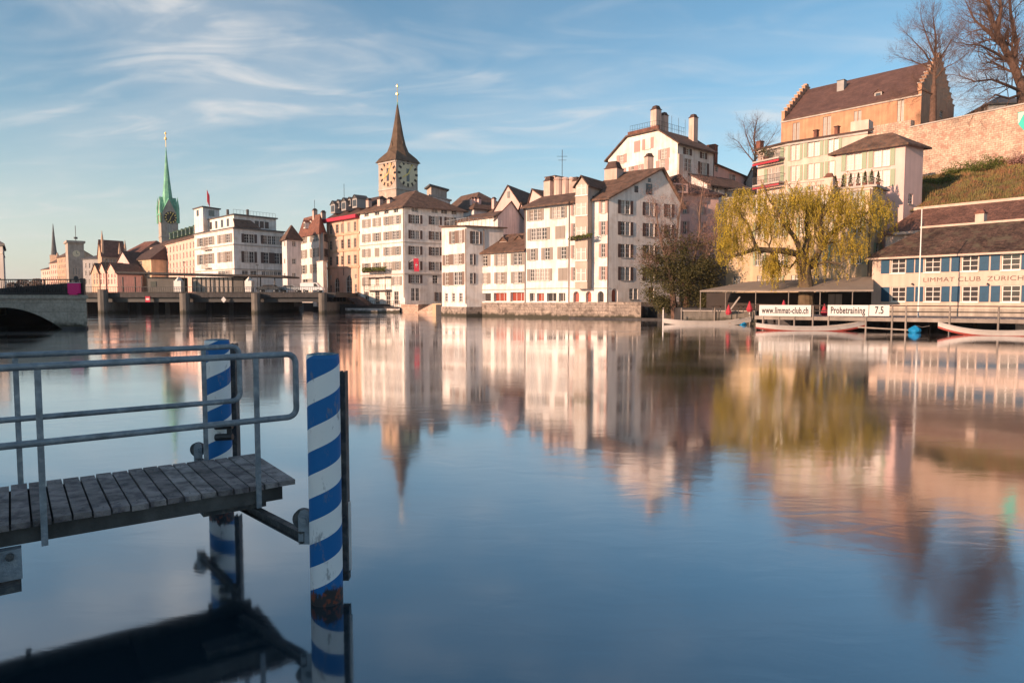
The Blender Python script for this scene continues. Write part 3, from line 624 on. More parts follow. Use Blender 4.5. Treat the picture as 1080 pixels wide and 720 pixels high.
for i in (0, 1, 2, 3):   # steep clock gables with copper roofs and corner pinnacles
    ff = h.f[i]; m = MB(); a, b_, c_ = ff.pt(.4, zE, .05), ff.pt(ff.L-.4, zE, .05), ff.pt(ff.L/2, zE+ff.L*.95, .05)
    m.hexa([a, b_, c_], [x-V3(ff.n, 0)*.5 for x in (a, b_, c_)]); go = h.part('gable', m, 'sandstone')
    m = MB()
    for e in (a, b_): m.hexa([e+Vector((0, 0, .0)), c_, c_-V3(ff.n, 0)*hw*.9, e-V3(ff.n, 0)*.3], [x+Vector((0, 0, .45)) for x in (e, c_, c_-V3(ff.n, 0)*hw*.9, e-V3(ff.n, 0)*.3)])
    h.part('gable_roof', m, 'copper_green', parent=go)
    p = ff.pt(0, 0); h.part('pinnacle', MB().tube([Vector((p.x, p.y, zE-4)), Vector((p.x, p.y, zE+3.5)), Vector((p.x, p.y, zE+8.5))], [.75, .75, .05], 6), 'copper_green')
def clock(h, f, px, py, R_, bg, ring_, nums, hands=(70, 215), num_r=.8):
    s_, z_ = f.hit(px, py); u, n = V3(f.u, 0), V3(f.n, 0); c = f.pt(s_, z_, .01); zz = Vector((0, 0, 1)); ck = h.part('clock_face', disc(MB(), c, u, n, R_, .1, 32), ring_)
    if bg: h.part('clock_centre', disc(MB(), c+n*.103, u, n, R_*.58, .05, 24), bg, parent=ck)
    m = MB(); c = c+n*.13
    for k in range(12):
        a = math.pi*k/6; d = u*math.sin(a)+zz*math.cos(a); s2 = u*math.cos(a)-zz*math.sin(a); p = c+d*R_*num_r
        m.box(p-d*R_*.13-s2*R_*.085-n*.02, d*R_*.26, s2*R_*.17, n*.04)
    h.part('hour_marks', m, nums, parent=ck); m = MB()
    for a, l, w_ in ((hands[0], .9, .07), (hands[1], .62, .1)):
        a = math.radians(a); d = u*math.sin(a)+zz*math.cos(a); m.beam(c+n*.09-d*R_*.15, c+n*.09+d*R_*l, R_*w_, .06, n)
    h.part('clock_hand', m, 'gold', parent=ck)
clock(h, h.f[1], 180, 229.5, 2.9, None, 'clock_black', 'gold', (30, 200)); clock(h, h.f[0], 169.6, 229.5, 2.6, None, 'clock_black', 'gold', (30, 200))
f.win(f.L/2-1.1, f.L/2+1.1, ZA(247, Y), ZA(236, Y), arch=True, sill=None, nx=2, nz=1); h.bands((0, 1), [ZA(250, Y)], .5, .3); h.done('sandstone')
# long pink building with green dormers
h = House('long_pink_building', 'long salmon pink building with a row of green dormers below the copper spire', 'building', [(169.5, 240), (207, 205)], ZA(249.5, 205), zb=1, depth=16)
h.rf(4.2, 0, (0, 0), matn='tile_brown'); 
for y in (258, 267.5, 277, 285): h.f[0].row((204, y), 1.9, [(a, b) for a, b in rng_spans(171, 206, 10, .34)], sill=None, nz=2)
for k in range(7):
    px = 179+k*4.2; Yk = lerp(240, 205, (px-169.5)/37.5)+2.6; h.dormer(px, 252.2-(px-179)*.26, Yk, .9, 1.9, 3, 0, 'copper_dull', 'copper_dull')
h.bands((0,), [h.zE-.4, ZA(283, 222)], .3); h.done('plaster_pink')
# white hotel-like block
h = House('white_corner_block', 'big white corner block with balconies and a roof turret behind the bridge canopy', 'building', [(206, 188), (247, 170), (300, 181)], ZA(240.5, 170), zb=1)
FL, FR = h.f[0], h.f[1]
for y in (251.5, 271): 
    FL.row((238, y), 2.2 if y < 260 else 2.7, [(208, 226, 'SWSWWS'), (229.5, 245, 'SWSWS')], shm='shutter_grey', sill=None)
    FR.row((262, y), 2.2 if y < 260 else 2.8, [(254.5, 271, 'SWWS'), (275, 298, 'SWSSWS' if y > 260 else 'SWWWWS')], shm='shutter_dark')
FL.row((238, 288), 1.2, [(230, 245, 'WWWW')], sill=None); FR.row((262, 288), 1.2, [(255, 262), (264, 271), (276, 297, 'WWWWW')], sill=None)
h.bands((0, 1), [h.zE-.25, ZA(258.3, 170), ZA(284, 170)], .28, .16)
for y in (264, 283.5):
    s_, z_ = FL.hit(220, y); m = MB(); m.box(FL.pt(s_-2.3, z_, 0.002), V3(FL.u*4.6, 0), V3(FL.n*1.1, 0), (0, 0, .18)); bo = h.part('balcony', m, 'stone_trim'); m = MB()
    for q in range(12): p = FL.pt(s_-2.2+q*.4, z_+.18, 1.0); m.tube([p, p+Vector((0, 0, .9))], .03, 4)
    m.beam(FL.pt(s_-2.25, z_+1.08, 1.0), FL.pt(s_+2.25, z_+1.08, 1.0), .06, .05); h.part('railing', m, 'iron', parent=bo)
m = MB(); c_ = sum(h.p, Vector((0, 0)))/4; ins = [p+(c_-p)*.16 for p in h.p]; h.flat(.25, .4, 'slate'); zA = h.zE+.25; zB = ZA(229.5, 178)
m.hexa([V3(p, zA) for p in ins], [V3(p, zB) for p in ins]); ao = h.part('attic', m, 'plaster_white')
fa = Fac(ins[0], ins[1], zA, zB); m = MB()
for k in range(5): s_ = fa.L*(.12+.17*k); m.box(fa.pt(s_, zA+.7, .01), V3(fa.u*1.3, 0), V3(fa.n*.06, 0), (0, 0, 1.9))
fb = Fac(ins[1], ins[2], zA, zB)
for k in (3, 4, 5): s_ = fb.L*(.12+.12*k); m.box(fb.pt(s_, zA+.6, .01), V3(fb.u*1.1, 0), V3(fb.n*.06, 0), (0, 0, 1.7))
h.part('attic_windows', m, 'glass', parent=ao); q = [V3(p+(p-c_).normalized()*.6, zB) for p in ins]; h.part('attic_roof', MB().hexa(q, [x+Vector((0, 0, .3)) for x in q]), 'slate', parent=ao)
# lean-to tiled roof above the right face
m = MB(); a, b_ = FR.pt(.3, h.zE+.3, .3), FR.pt(FR.L*.52, h.zE+.3, .3); n_ = V3(FR.n, 0)
qq = [a, b_, b_-n_*2.4+Vector((0, 0, 2.1))-V3(FR.u, 0)*1.5, a-n_*2.4+Vector((0, 0, 2.1))+V3(FR.u, 0)*.8]; m.hexa(qq, [x+Vector((0, 0, .2)) for x in qq]); h.part('pent_roof', m, 'tile_brown')
# turret
tz0, tz1 = zB, ZA(218.5, 182); g0, g1, g2 = G(205.5, 187, 20), G(214.5, 182, 20), G(232, 187, 20); tp4 = [g0, g1, g2, g0+g2-g1]
to = h.part('turret', MB().hexa([V3(p, h.zE+.3) for p in tp4], [V3(p, tz1) for p in tp4]), 'plaster_white'); cc = sum(tp4, Vector((0, 0)))/4
q = [V3(p+(p-cc).normalized()*.5, tz1) for p in tp4]; h.part('turret_roof', MB().hexa(q, [x+Vector((0, 0, .3)) for x in q]), 'slate', parent=to)
ft = Fac(g0, g1, 0, 1); fu = Fac(g1, g2, 0, 1); m = MB(); m.box(ft.pt(ft.L*.3, ZA(227.5, 184), .01), V3(ft.u*1.6, 0), V3(ft.n*.06, 0), (0, 0, 1.6)); m.box(fu.pt(fu.L*.35, ZA(227.5, 184), .01), V3(fu.u*1.8, 0), V3(fu.n*.06, 0), (0, 0, 1.5)); h.part('turret_window', m, 'glass', parent=to)
for px in (240, 261): g = G(px, 176, 26); h.part('flue', MB().cyl(V3(g, zB), .35, ZA(221, 176)-zB, 8), 'slate')
m = MB()
for k in range(14): p = fb.pt(fb.L*k/13, zB+.3, -.2); m.tube([p, p+Vector((0, 0, 1.1))], .03, 4)
m.beam(fb.pt(0, zB+1.4, -.2), fb.pt(fb.L, zB+1.4, -.2), .05, .05); h.part('roof_railing', m, 'iron'); h.done('plaster_white')
def flagpole(px, py0, py1, Y, lab, fw, fh, m_='flag_red', r=.05, dx=1):
    g = G(px, Y, ZA(py0, Y)); z0, z1 = ZA(py0, Y), ZA(py1, Y); t = Thing('flagpole', lab, 'flagpole', V3(g, z0)); t.part('pole', MB().tube([V3(g, z0), V3(g, z1)], [r, r*.6], 6).tube([V3(g, z1), V3(g, z1+.12)], r*1.5, 6), 'white_paint')
    m = MB(); n = 8
    for k in range(n):
        x0, x1 = fw*k/n, fw*(k+1)/n; y0, y1 = .12*math.sin(k*1.1), .12*math.sin((k+1)*1.1); d0, d1 = -fh*.5*(x0/fw)**1.5, -fh*.5*(x1/fw)**1.5
        a = [Vector((g.x+x0*dx, g.y+y0, z1-.1+d0)), Vector((g.x+x1*dx, g.y+y1, z1-.1+d1)), Vector((g.x+x1*dx, g.y+y1, z1-fh-.1+d1)), Vector((g.x+x0*dx, g.y+y0, z1-fh-.1+d0))]; m.hexa(a, [x+Vector((0, .02, 0)) for x in a])
    t.part('flag', m, m_); return t
flagpole(218.5, 218, 200, 186, 'flagpole with a limp red flag on the turret of the white corner block', .7, 3.2)
# octagonal stair tower
h = House('stair_tower', 'slim white stair tower with tiny windows and a small pointed tiled roof', 'tower', [(298, 153), (303, 149), (318, 152)], ZA(249.5, 149), zb=1)
h.rf(2.6, 0, (1.6, 1.6), matn='tile_brown', ov=.5)
for y in (257, 275.5, 290.5): h.f[1].row((310, y), 1.1, [(308, 312)]); h.f[0].row((300.5, y), 1.1, [(299.5, 301)], sill=None)
h.done('plaster_old')
# white house with a red mansard
h = House('white_house', 'white house with red tiled roof and two little white dormers beside the stair tower', 'house', [(316, 165), (337, 154.5), (344, 158)], ZA(242, 154.5), zb=1)
h.rf(ZA(228, 160)-h.zE, 0, (1.2, 1.2), matn='tile_red', fr=.5)
for k, px in enumerate((321, 327.5)): h.dormer(px, 241-k*1.2, 160.5, 1.0, 1.5, 2.5, 0, 'tile_red')
for y in (250, 266.5, 283): h.f[0].row((330, y+.2), 2.0, [(316.5, 324, 'SWS'), (327, 337, 'SWWS')], shm='shutter_grey')
h.f[0].row((325, 299), 2.2, [(319, 330, 'WW')], sill=None); h.part('awning', MB().box(h.f[0].pt(1.5, ZA(298, 159), .05), V3(h.f[0].u*4, 0), V3(h.f[0].n*1.2, 0)-Vector((0, 0, .6)), (0, 0, .1)), 'canvas')
m = MB(); ff = h.f[1]; m.box(ff.pt(.4, ZA(277, 156), .01), V3(ff.u*(ff.L-.8), 0), V3(ff.n*.8, 0), (0, 0, ZA(246, 156)-ZA(277, 156))); bo = h.part('bay', m, 'plaster_grey'); m = MB()
for y in (251, 267): m.box(ff.pt(.8, ZA(y+4, 156), .82), V3(ff.u*(ff.L-1.6), 0), V3(ff.n*.03, 0), (0, 0, 1.8))
h.part('bay_window', m, 'glass', parent=bo); h.chimney(332, 220, 230, 160, .9); h.chimney(341, 222, 231, 162, .9); h.done('plaster_white')
T = Thing('antenna_mast', 'thin roof antenna mast above the white house with red mansard', 'antenna', V3(G(332, 161), ZA(226, 161))); g = G(332, 161, 22); T.part('mast', MB().tube([V3(g, ZA(226, 161)), V3(g, ZA(211, 161))], .05, 4), 'iron')
h = House('annexe', 'low narrow pale annexe at the foot of the white house with the red mansard', 'house', [(334.5, 152), (341, 148), (345, 150)], ZA(276, 150), zb=1); h.flat(.2, .2, 'stone_trim'); h.done('plaster_white')
# ================================================================ middle: orange house to the gable house
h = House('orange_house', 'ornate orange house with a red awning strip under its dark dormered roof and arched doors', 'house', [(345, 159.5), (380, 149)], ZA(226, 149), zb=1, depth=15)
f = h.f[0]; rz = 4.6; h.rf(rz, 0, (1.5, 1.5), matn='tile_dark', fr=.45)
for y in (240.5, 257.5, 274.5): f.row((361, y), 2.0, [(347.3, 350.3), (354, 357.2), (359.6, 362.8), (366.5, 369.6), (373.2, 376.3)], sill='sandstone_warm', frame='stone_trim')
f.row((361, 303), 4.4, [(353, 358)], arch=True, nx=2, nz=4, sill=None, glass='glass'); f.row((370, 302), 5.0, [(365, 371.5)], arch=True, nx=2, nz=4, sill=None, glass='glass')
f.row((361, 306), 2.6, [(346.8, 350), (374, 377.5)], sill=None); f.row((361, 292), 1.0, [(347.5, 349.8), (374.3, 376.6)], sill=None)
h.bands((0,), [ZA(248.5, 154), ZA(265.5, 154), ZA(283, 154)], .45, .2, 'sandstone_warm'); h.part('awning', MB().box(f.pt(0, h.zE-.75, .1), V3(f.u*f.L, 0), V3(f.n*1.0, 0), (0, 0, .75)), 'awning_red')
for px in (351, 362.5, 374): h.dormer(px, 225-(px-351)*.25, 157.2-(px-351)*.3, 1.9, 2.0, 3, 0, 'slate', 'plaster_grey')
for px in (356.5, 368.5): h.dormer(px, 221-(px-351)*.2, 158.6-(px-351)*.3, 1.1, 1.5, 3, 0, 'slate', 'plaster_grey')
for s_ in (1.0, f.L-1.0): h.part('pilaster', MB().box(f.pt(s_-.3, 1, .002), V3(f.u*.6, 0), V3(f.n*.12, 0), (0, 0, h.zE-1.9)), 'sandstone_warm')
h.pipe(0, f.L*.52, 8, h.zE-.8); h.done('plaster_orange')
T = Thing('antenna_mast', 'thin roof antenna mast above the orange house', 'antenna', V3(G(363, 160), ZA(209, 160))); g = G(363, 160, 26); T.part('mast', MB().tube([V3(g, ZA(211, 160)), V3(g, ZA(194, 160))], .05, 4), 'iron')

h = House('corner_house', 'large white five-storey corner house with planted balcony and dark hipped roof', 'house', [(380, 148.6), (426.5, 138), (489, 145.4)], ZA(217, 138), zb=1)
FL, FR = h.f[0], h.f[1]; h.rf(4.0, 0, (6, 6), matn='tile_brown', ov=.7, fr=.5)
for y in (231, 247.3, 264, 280):
    FL.row((423, y), 1.75, [(382, 391, 'SWS'), (393, 402, 'SWS') if y != 264 else (395.5, 400, 'C'), (404.5, 423, 'SWSSWWS' if y < 260 else 'SWWSSWS')], shm='shutter_grey')
    FR.row((435, y), 1.75, [(430.5, 445.5, 'SWWS'), (452, 466, 'SWWS'), (468.5, 481, 'SWWS')], shm='shutter_dark')
FL.row((423, 296), 1.8, [(382, 391, 'SWS'), (396, 400, 'W'), (413, 424, 'SWWS')], shm='shutter_grey'); FR.row((435, 294), 1.75, [(430.5, 445.5, 'SWWS'), (456, 462, 'W')], shm='shutter_dark')
FL.row((423, 221.5), .8, [(384, 389), (395, 400), (405, 410), (415, 420)], sill=None, nz=1); FR.row((435, 220.8), .9, [(434, 441, 'WW'), (455, 462), (465, 472), (476, 482)], sill=None, nz=1)
FL.row((423, 314), 2.7, [(384.5, 389), (395.5, 400.5), (407, 412), (415.5, 420.5)], sill=None, glass='glass'); FR.row((435, 310.5), 2.6, [(433.5, 442.5, 'WW')], sill=None, glass='glass'); FR.row((460, 313), 1.9, [(458, 465, 'SWS')])
h.bands((0, 1), [ZA(255.6, 138)], .2, .1); h.bands((0, 1), [ZA(289.5, 138)], .3, .15)
def balcony(h, f, pxa, pxb, pyf, dep, hr=1.0, n=14, m1='stone_trim', m2='iron'):
    z = f.hit(pxa, pyf)[1]; a, b_ = f.sx(pxa, z), f.sx(pxb, z); bo = h.part('balcony', MB().box(f.pt(a, z-.2, .002), V3(f.u*(b_-a), 0), V3(f.n*dep, 0), (0, 0, .2)), m1); m = MB()
    for q in range(n+1): p = f.pt(a+(b_-a)*q/n, z, dep-.05); m.tube([p, p+Vector((0, 0, hr))], .022, 4)
    m.beam(f.pt(a, z+hr, dep-.05), f.pt(b_, z+hr, dep-.05), .05, .05)
    for e in (a, b_): m.beam(f.pt(e, z+hr, .02), f.pt(e, z+hr, dep), .05, .05)
    h.part('railing', m, m2, parent=bo); return bo, a, b_, z
balcony(h, FL, 389.5, 413, 305.5, 1.5); bo, a, b_, z = balcony(h, FL, 389, 412.5, 292, 1.5)
for s_ in (a+.2, b_-.2): h.part('post', MB().tube([FL.pt(s_, z-4, 1.35), FL.pt(s_, z, 1.35)], .06, 5), 'iron')
h.part('balcony', MB().box(FL.pt(a, z+2.0-.2, 0), V3(FL.u*.1, 0), V3(FL.n*.1, 0), (0, 0, .1)), 'iron')
for px, py, Y, w_ in ((389, 210, 148, .9), (401, 209, 146.5, .9), (411.5, 209, 145, 1.0)): h.chimney(px, py-1, 214, Y, w_)
h.pipe(0, FL.L-.15, 3, h.zE-.2); h.done('plaster_white')
def hedge(mb, a, b, w_, ht, n, sz, rr=R):
    a, b = Vector(a), Vector(b)
    for _ in range(n): leaf(mb, a.lerp(b, rr.random())+Vector((rr.gauss(0, w_), rr.gauss(0, w_), rr.random()*ht)), sz*rr.uniform(.6, 1.3), rr)
def leaf(mb, p, s, rr=R, asp=.6, down=0):
    u = Vector((rr.gauss(0, 1), rr.gauss(0, 1), rr.gauss(0, .7)-down)).normalized(); v = u.cross(Vector((rr.gauss(0, 1), rr.gauss(0, 1), rr.gauss(0, 1)))).normalized()*s*asp; u = u*s
    k = len(mb.v); mb.v += [p-u-v*.2, p-u*.1-v, p+u, p-u*.1+v]; mb.f.append((k, k+1, k+2, k+3)); mb.mi.append(mb.m)
m = MB(); p0, p1 = FL.pt(a+.2, z+.95, 1.5), FL.pt(b_-.2, z+.95, 1.5); m.beam(p0, p1, .35, .3); o = Thing('plant_box', 'long box of green plants on the balcony rail of the large white corner house', 'plant box', (p0+p1)/2)
o.part('box', m, 'dark_wood'); m = MB(); hedge(m, p0, p1, .25, .9, 900, .16); o.part('plants', m, 'leaf_bush', fix=False)
# swiss flag on the right face
z = FR.hit(433, 285)[1]; s_ = FR.sx(431.5, z); p = FR.pt(s_, z+1.6, .05); q = p+V3(FR.n*1.9, 0)+V3(FR.u*.6, 0)+Vector((0, 0, .8)); T = Thing('wall_flag', 'small red flag with white cross hanging from the facade of the large white corner house', 'flag', p)
T.part('pole', MB().tube([p, q], .035, 6), 'white_paint'); uf = V3(FR.u*.22+FR.n*.12, 0); a_ = q-Vector((0, 0, .1)); m = MB()
m.hexa([a_-uf*2, a_+uf*2, a_+uf*2.6-Vector((0, 0, 2.6)), a_-uf*1.4-Vector((0, 0, 2.6))], [x+V3(FR.n*.03, 0) for x in (a_-uf*2, a_+uf*2, a_+uf*2.6-Vector((0, 0, 2.6)), a_-uf*1.4-Vector((0, 0, 2.6)))]); fo = T.part('cloth', m, 'flag_red')
m = MB(); c = a_+uf*.3-Vector((0, 0, 1.3))+V3(FR.n*.035, 0); m.beam(c-uf*1.0, c+uf*1.0, .02, .2); m.beam(c-Vector((0, 0, .55)), c+Vector((0, 0, .42)), .18, .03, FR.n.to_3d()); T.part('cross', m, 'banner_white', parent=fo)

# penthouse block and roofs behind the corner house
h = House('rooftop_house', 'white penthouse block with a dark flat lantern roof behind the large corner house', 'house', [(447, 160), (453, 154), (475, 162)], ZA(208.5, 157), zb=8)
h.flat(.3, .3, 'stone_trim'); q0 = [p.lerp(sum(h.p, Vector((0, 0)))/4, .25) for p in h.p]; zt = ZA(197.5, 157)
h.part('lantern', MB().hexa([V3(p, h.zE) for p in q0], [V3(p, zt) for p in q0]), 'sandstone'); cc = sum(q0, Vector((0, 0)))/4; h.part('lantern_roof', MB().hexa([V3(p+(p-cc)*.25, zt) for p in q0], [V3(p+(p-cc)*.25, zt+.35) for p in q0]), 'slate'); h.done('plaster_white')
h = House('brown_roofed_house', 'house with broad dark brown pitched roof behind the right end of the corner house', 'house', [(466, 172), (500, 160)], ZA(222, 165), zb=8, depth=12); h.rf(ZA(204, 170)-h.zE, 0, (0, 7), matn='tile_brown'); h.done('plaster_old')
h = House('terrace_house', 'low white block with a roof terrace and railing behind the narrow riverside house', 'house', [(476, 146), (521, 136)], ZA(231, 140), zb=8, depth=8); h.rf(1.5, 0, (2, 2), matn='tile_brown'); h.done('plaster_white')
# St Peter
Y = 230; h = House('clock_church_tower', 'church tower with huge clock dials on two faces and a tall brown pointed spire', 'church', [(400, 235), (418.3, 229), (441, 236)], ZA(168.6, 230), zb=1)
f = h.f[1]; ctr = sum(h.p, Vector((0, 0)))/4; hw = f.L/2; zE, zt = h.zE, ZA(105, 232); H_ = zt-zE; fr_ = f
prof = [(hw+.75, zE-.15, False), (hw*.96, zE+H_*.07, False), (hw*.72, zE+H_*.18, True), (hw*.54, zE+H_*.29, True), (hw*.39, zE+H_*.45, True), (hw*.21, zE+H_*.7, True), (.08, zt, True)]
so = h.part('spire', spire(ctr, prof, f), 'spire_tiles', fix=False)
h.part('finial', MB().tube([V3(ctr, zt-.6), V3(ctr, ZA(85, 232))], .13, 5).tube([V3(ctr, ZA(97, 232)), V3(ctr, ZA(95.5, 232))], .5, 8).tube([V3(ctr, ZA(88.5, 232)), V3(ctr, ZA(87, 232))], .35, 8), 'gold', parent=so)
h.part('spire_tip', spire(ctr, [(hw*.055, zE+H_*.93, True), (.1, zt+.2, True)], f), 'copper_green', parent=so, fix=False)
for i in (0, 1):
    ff = h.f[i]; p = ff.pt(ff.L/2, zE+H_*.09, -hw*.42); u, n = V3(ff.u, 0), V3(ff.n, 0); m = MB(); m.box(p-u*.75, u*1.5, -n*2, (0, 0, 2.4)); m.m = 1; m.box(p-u*.4+n*.01, u*.8, n*.05, (0, 0, 1.8)); m.m = 2; m.hexa([p-u*.95+n*.2+Vector((0, 0, 2.4)), p+u*.95+n*.2+Vector((0, 0, 2.4)), p+u*.95-n*2+Vector((0, 0, 2.4)), p-u*.95-n*2+Vector((0, 0, 2.4))], [p+n*.1+Vector((0, 0, 5.3))]*4)
    h.part('dormer', m, ['sandstone', 'glass', 'spire_tiles'], parent=so)
for i in (0, 1):
    ff = h.f[i]; z = ZA(183.5, 232); s_ = ff.L/2; clock(h, ff, 409.3 if i == 0 else 430, 183.5, 4.35 if i else 4.2, None, 'clock_cream' if i else 'sandstone_warm', 'clock_black', (30, 240), .86)
    q = ff.hit(409.3 if i == 0 else 430, 183.5)[0]; m = MB(); m.box(ff.pt(q-.62, z-2.4, .12), u if 0 else V3(ff.u*1.24, 0), V3(ff.n*.05, 0), (0, 0, 4.2)); h.part('belfry_window', m, 'glass')
h.bands((0, 1, 2, 3), [ZA(199.5, 230)], .5, .25); h.bands((0, 1, 2, 3), [zE-.75], .5, .3); h.done('sandstone')

# E narrow riverside house
h = House('riverside_house', 'narrow white house standing straight in the river with a stone foot', 'house', [(466, 114), (492, 108), (531, 111)], ZA(239, 108), zb=-1)
FL, FR = h.f[0], h.f[1]; h.rf(.5, 1, (0, 0), matn='tile_brown', ov=.45, fr=1, gable_ov=.45)
for y, hh, sp in ((249.5, 2.0, [(469, 473, 'S'), (474, 490, 'SWSSWS')]), (273, 1.7, [(467, 490, 'SWSSWWS')]), (293.5, 2.1, [(467, 490, 'SWSSWWS')])):
    FL.row((485, y), hh, [s for s in sp if 'W' in s[2]], shm='shutter_brown')
FL.row((485, 313.5), 1.4, [(469, 472.5), (476.3, 480), (484, 488)], glass='glass')
FR.row((500, 250.5), 1.95, [(495.5, 508, 'SWWS')], shm='shutter_dark'); 
for y in (273.5, 293.5): FR.row((500, y), 1.7, [(495.5, 501.5, 'WS')], shm='shutter_dark')
h.plinth((0, 1), ZA(323.5, 110)); h.pipe(1, FR.sx(510, 10), 10.3, h.zE-.3); h.pipe(0, FL.L-.1, 2, h.zE-.3)
m = MB()
for k in range(10): 
    for fc in (FL, FR): p = fc.pt(fc.L*k/9, h.zE+.2, -.5); m.tube([p, p+Vector((0, 0, 1.3))], .03, 4)
m.beam(FL.pt(0, h.zE+1.5, -.5), FL.pt(FL.L, h.zE+1.5, -.5), .05, .05); m.beam(FR.pt(0, h.zE+1.5, -.5), FR.pt(FR.L, h.zE+1.5, -.5), .05, .05); h.part('roof_railing', m, 'grey_metal'); h.done('plaster_white')
# grey windowless gable behind it
h = House('grey_gable_house', 'plain grey windowless side gable rising behind the low dormered house', 'house', [(521, 125), (525, 119), (553, 126)], ZA(230, 121), zb=2); h.rf(3.0, 0, (0, 0), matn='tile_brown', fr=.5, ov=.3); h.done('plaster_old')
# F low house with two dormers
h = House('dormered_house', 'low white house with two small roof dormers and an arcade above a stone river wall', 'house', [(504, 110), (554, 103)], ZA(264, 104.5), zb=-1, depth=9)
f = h.f[0]; h.rf(ZA(247, 109)-h.zE, 0, (0, 0), matn='tile_brown', ov=.5, gable_ov=.2)
for k, px in enumerate((530.5, 547)): h.dormer(px, 258-k*1.6, 109.3-k*1.8, 1.7, .45, 3, 0, 'tile_brown')
for y in (274, 293): f.row((530, y), 1.75, [(504.8, 517.5, 'SWS'), (521.5, 534.5, 'SWWS'), (539, 553, 'SWWS')], shm='shutter_grey')
f.row((530, 313.5), 1.3, [(506, 518)], arch=False, sill=None, glass='glass', nx=1, nz=1, dep=.5); f.row((530, 313.3), 1.35, [(520.5, 534.5)], sill=None, glass='glass_red', nx=3, nz=1, dep=.5); f.row((530, 313), 1.4, [(538, 553)], sill=None, glass='glass_red', nx=3, nz=1, dep=.5)
h.plinth((0,), ZA(319, 107), .15); h.bands((0,), [ZA(306, 107)], .14, .08); h.done('plaster_white')
# G
h = House('tall_riverside_house', 'tall white four-storey riverside house between the dormered house and the bay tower house', 'house', [(553.6, 103), (601, 97.5)], ZA(215.5, 100), zb=-1, depth=10)
f = h.f[0]; h.rf(ZA(203, 101)-h.zE, 0, (0, 0), matn='tile_brown', ov=.8, fr=.45)
f.row((577, 225.5), 1.6, [(556, 573.5, 'SWWWS'), (580, 598, 'SWWWS')], shm='shutter_grey')
f.row((577, 246), 1.75, [(556.5, 580, 'SWWWS'), (586, 596, 'C')], shm='shutter_grey'); f.row((577, 267.5), 1.75, [(556, 567.5, 'SWS'), (571, 583, 'SWS'), (588, 600.5, 'SWS')], shm='shutter_grey')
f.row((577, 289.5), 1.75, [(556, 582.5, 'SWWWWS'), (589, 598.5, 'C')], shm='shutter_grey')
for sp, g_ in (((558.5, 564), 'glass'), ((566, 574), 'glass_red'), ((576.5, 587), 'glass'), ((589, 596.5), 'glass_dim')): f.row((577, 313.5), 1.25, [sp], sill=None, glass=g_, nx=2, nz=1, dep=.4)
f.row((592, 322), 2.0, [(590, 596)], sill=None, glass='glass', name='door', nx=1, nz=2); h.plinth((0,), ZA(319, 101), .15); h.bands((0,), [ZA(304.5, 100)], .14, .1); h.pipe(0, .1, 1, h.zE-.3); h.pipe(0, f.L-.1, 1, h.zE-.3); h.done('plaster_white')
# H with oriel tower and big gable
h = House('gable_house', 'white riverside house with grey bay tower and big side gable facing the tree', 'house', [(601, 97.5), (642, 93.9), (717, 100.2)], ZA(208.5, 93.9), zb=-1)
FL, FR = h.f[0], h.f[1]; apx = FR.sx(697, 21); fr = apx/FR.L; h.rf(ZA(178.5, 98.5)-h.zE, 0, (0, 0), matn='tile_brown', ov=.6, fr=fr, gable_ov=.5)
for y in (217.5, 240.5, 264, 288): FL.row((636, y), 1.85, [(602, 610, 'SWS'), (631.5, 641, 'SWS')], shm='shutter_rose')
for y, ss in ((218.5, 0), (241, 1), (264.5, 1), (288.5, 0)):
    FR.row((660, y), 1.85, [(651.5, 667.5, 'SWWS'), (677.5, 693, 'SWWS'), (700, 711, 'SWS')], shm='shutter_dark')
gbl = lambda px, py, w_, hh: h.part('attic_window', MB().box(FR.pt(FR.hit(px, py)[0]-w_/2, FR.hit(px, py)[1]-hh/2, .01), V3(FR.u*w_, 0), V3(FR.n*.04, 0), (0, 0, hh)), 'glass')
gbl(671, 199.5, .65, .9); gbl(684.4, 199.5, 1.1, 1.5); gbl(684.8, 190.3, .45, .5)
for a, b_ in ((604.5, 611), (617.5, 624), (630, 637)): FL.row((620, 313), 1.55, [(a, b_)], arch=True, sill=None, glass='glass_red' if b_ < 630 else 'glass', nx=1, nz=1, dep=.45)
FR.row((648, 311.5), 1.9, [(645, 651.5)], arch=True, sill=None, glass='glass_red', nx=1, nz=1, dep=.45); FR.row((668, 310), 1.5, [(663.5, 673, 'WW')]); FR.row((688, 312), 2.6, [(684, 690)], sill=None, glass='glass_red')
h.plinth((0,), ZA(318.5, 97), .15); h.plinth((1,), ZA(318.5, 95), .15); h.bands((0,), [ZA(304.5, 96)], .14, .1); h.pipe(0, FL.L-.1, 1, h.zE-.3)
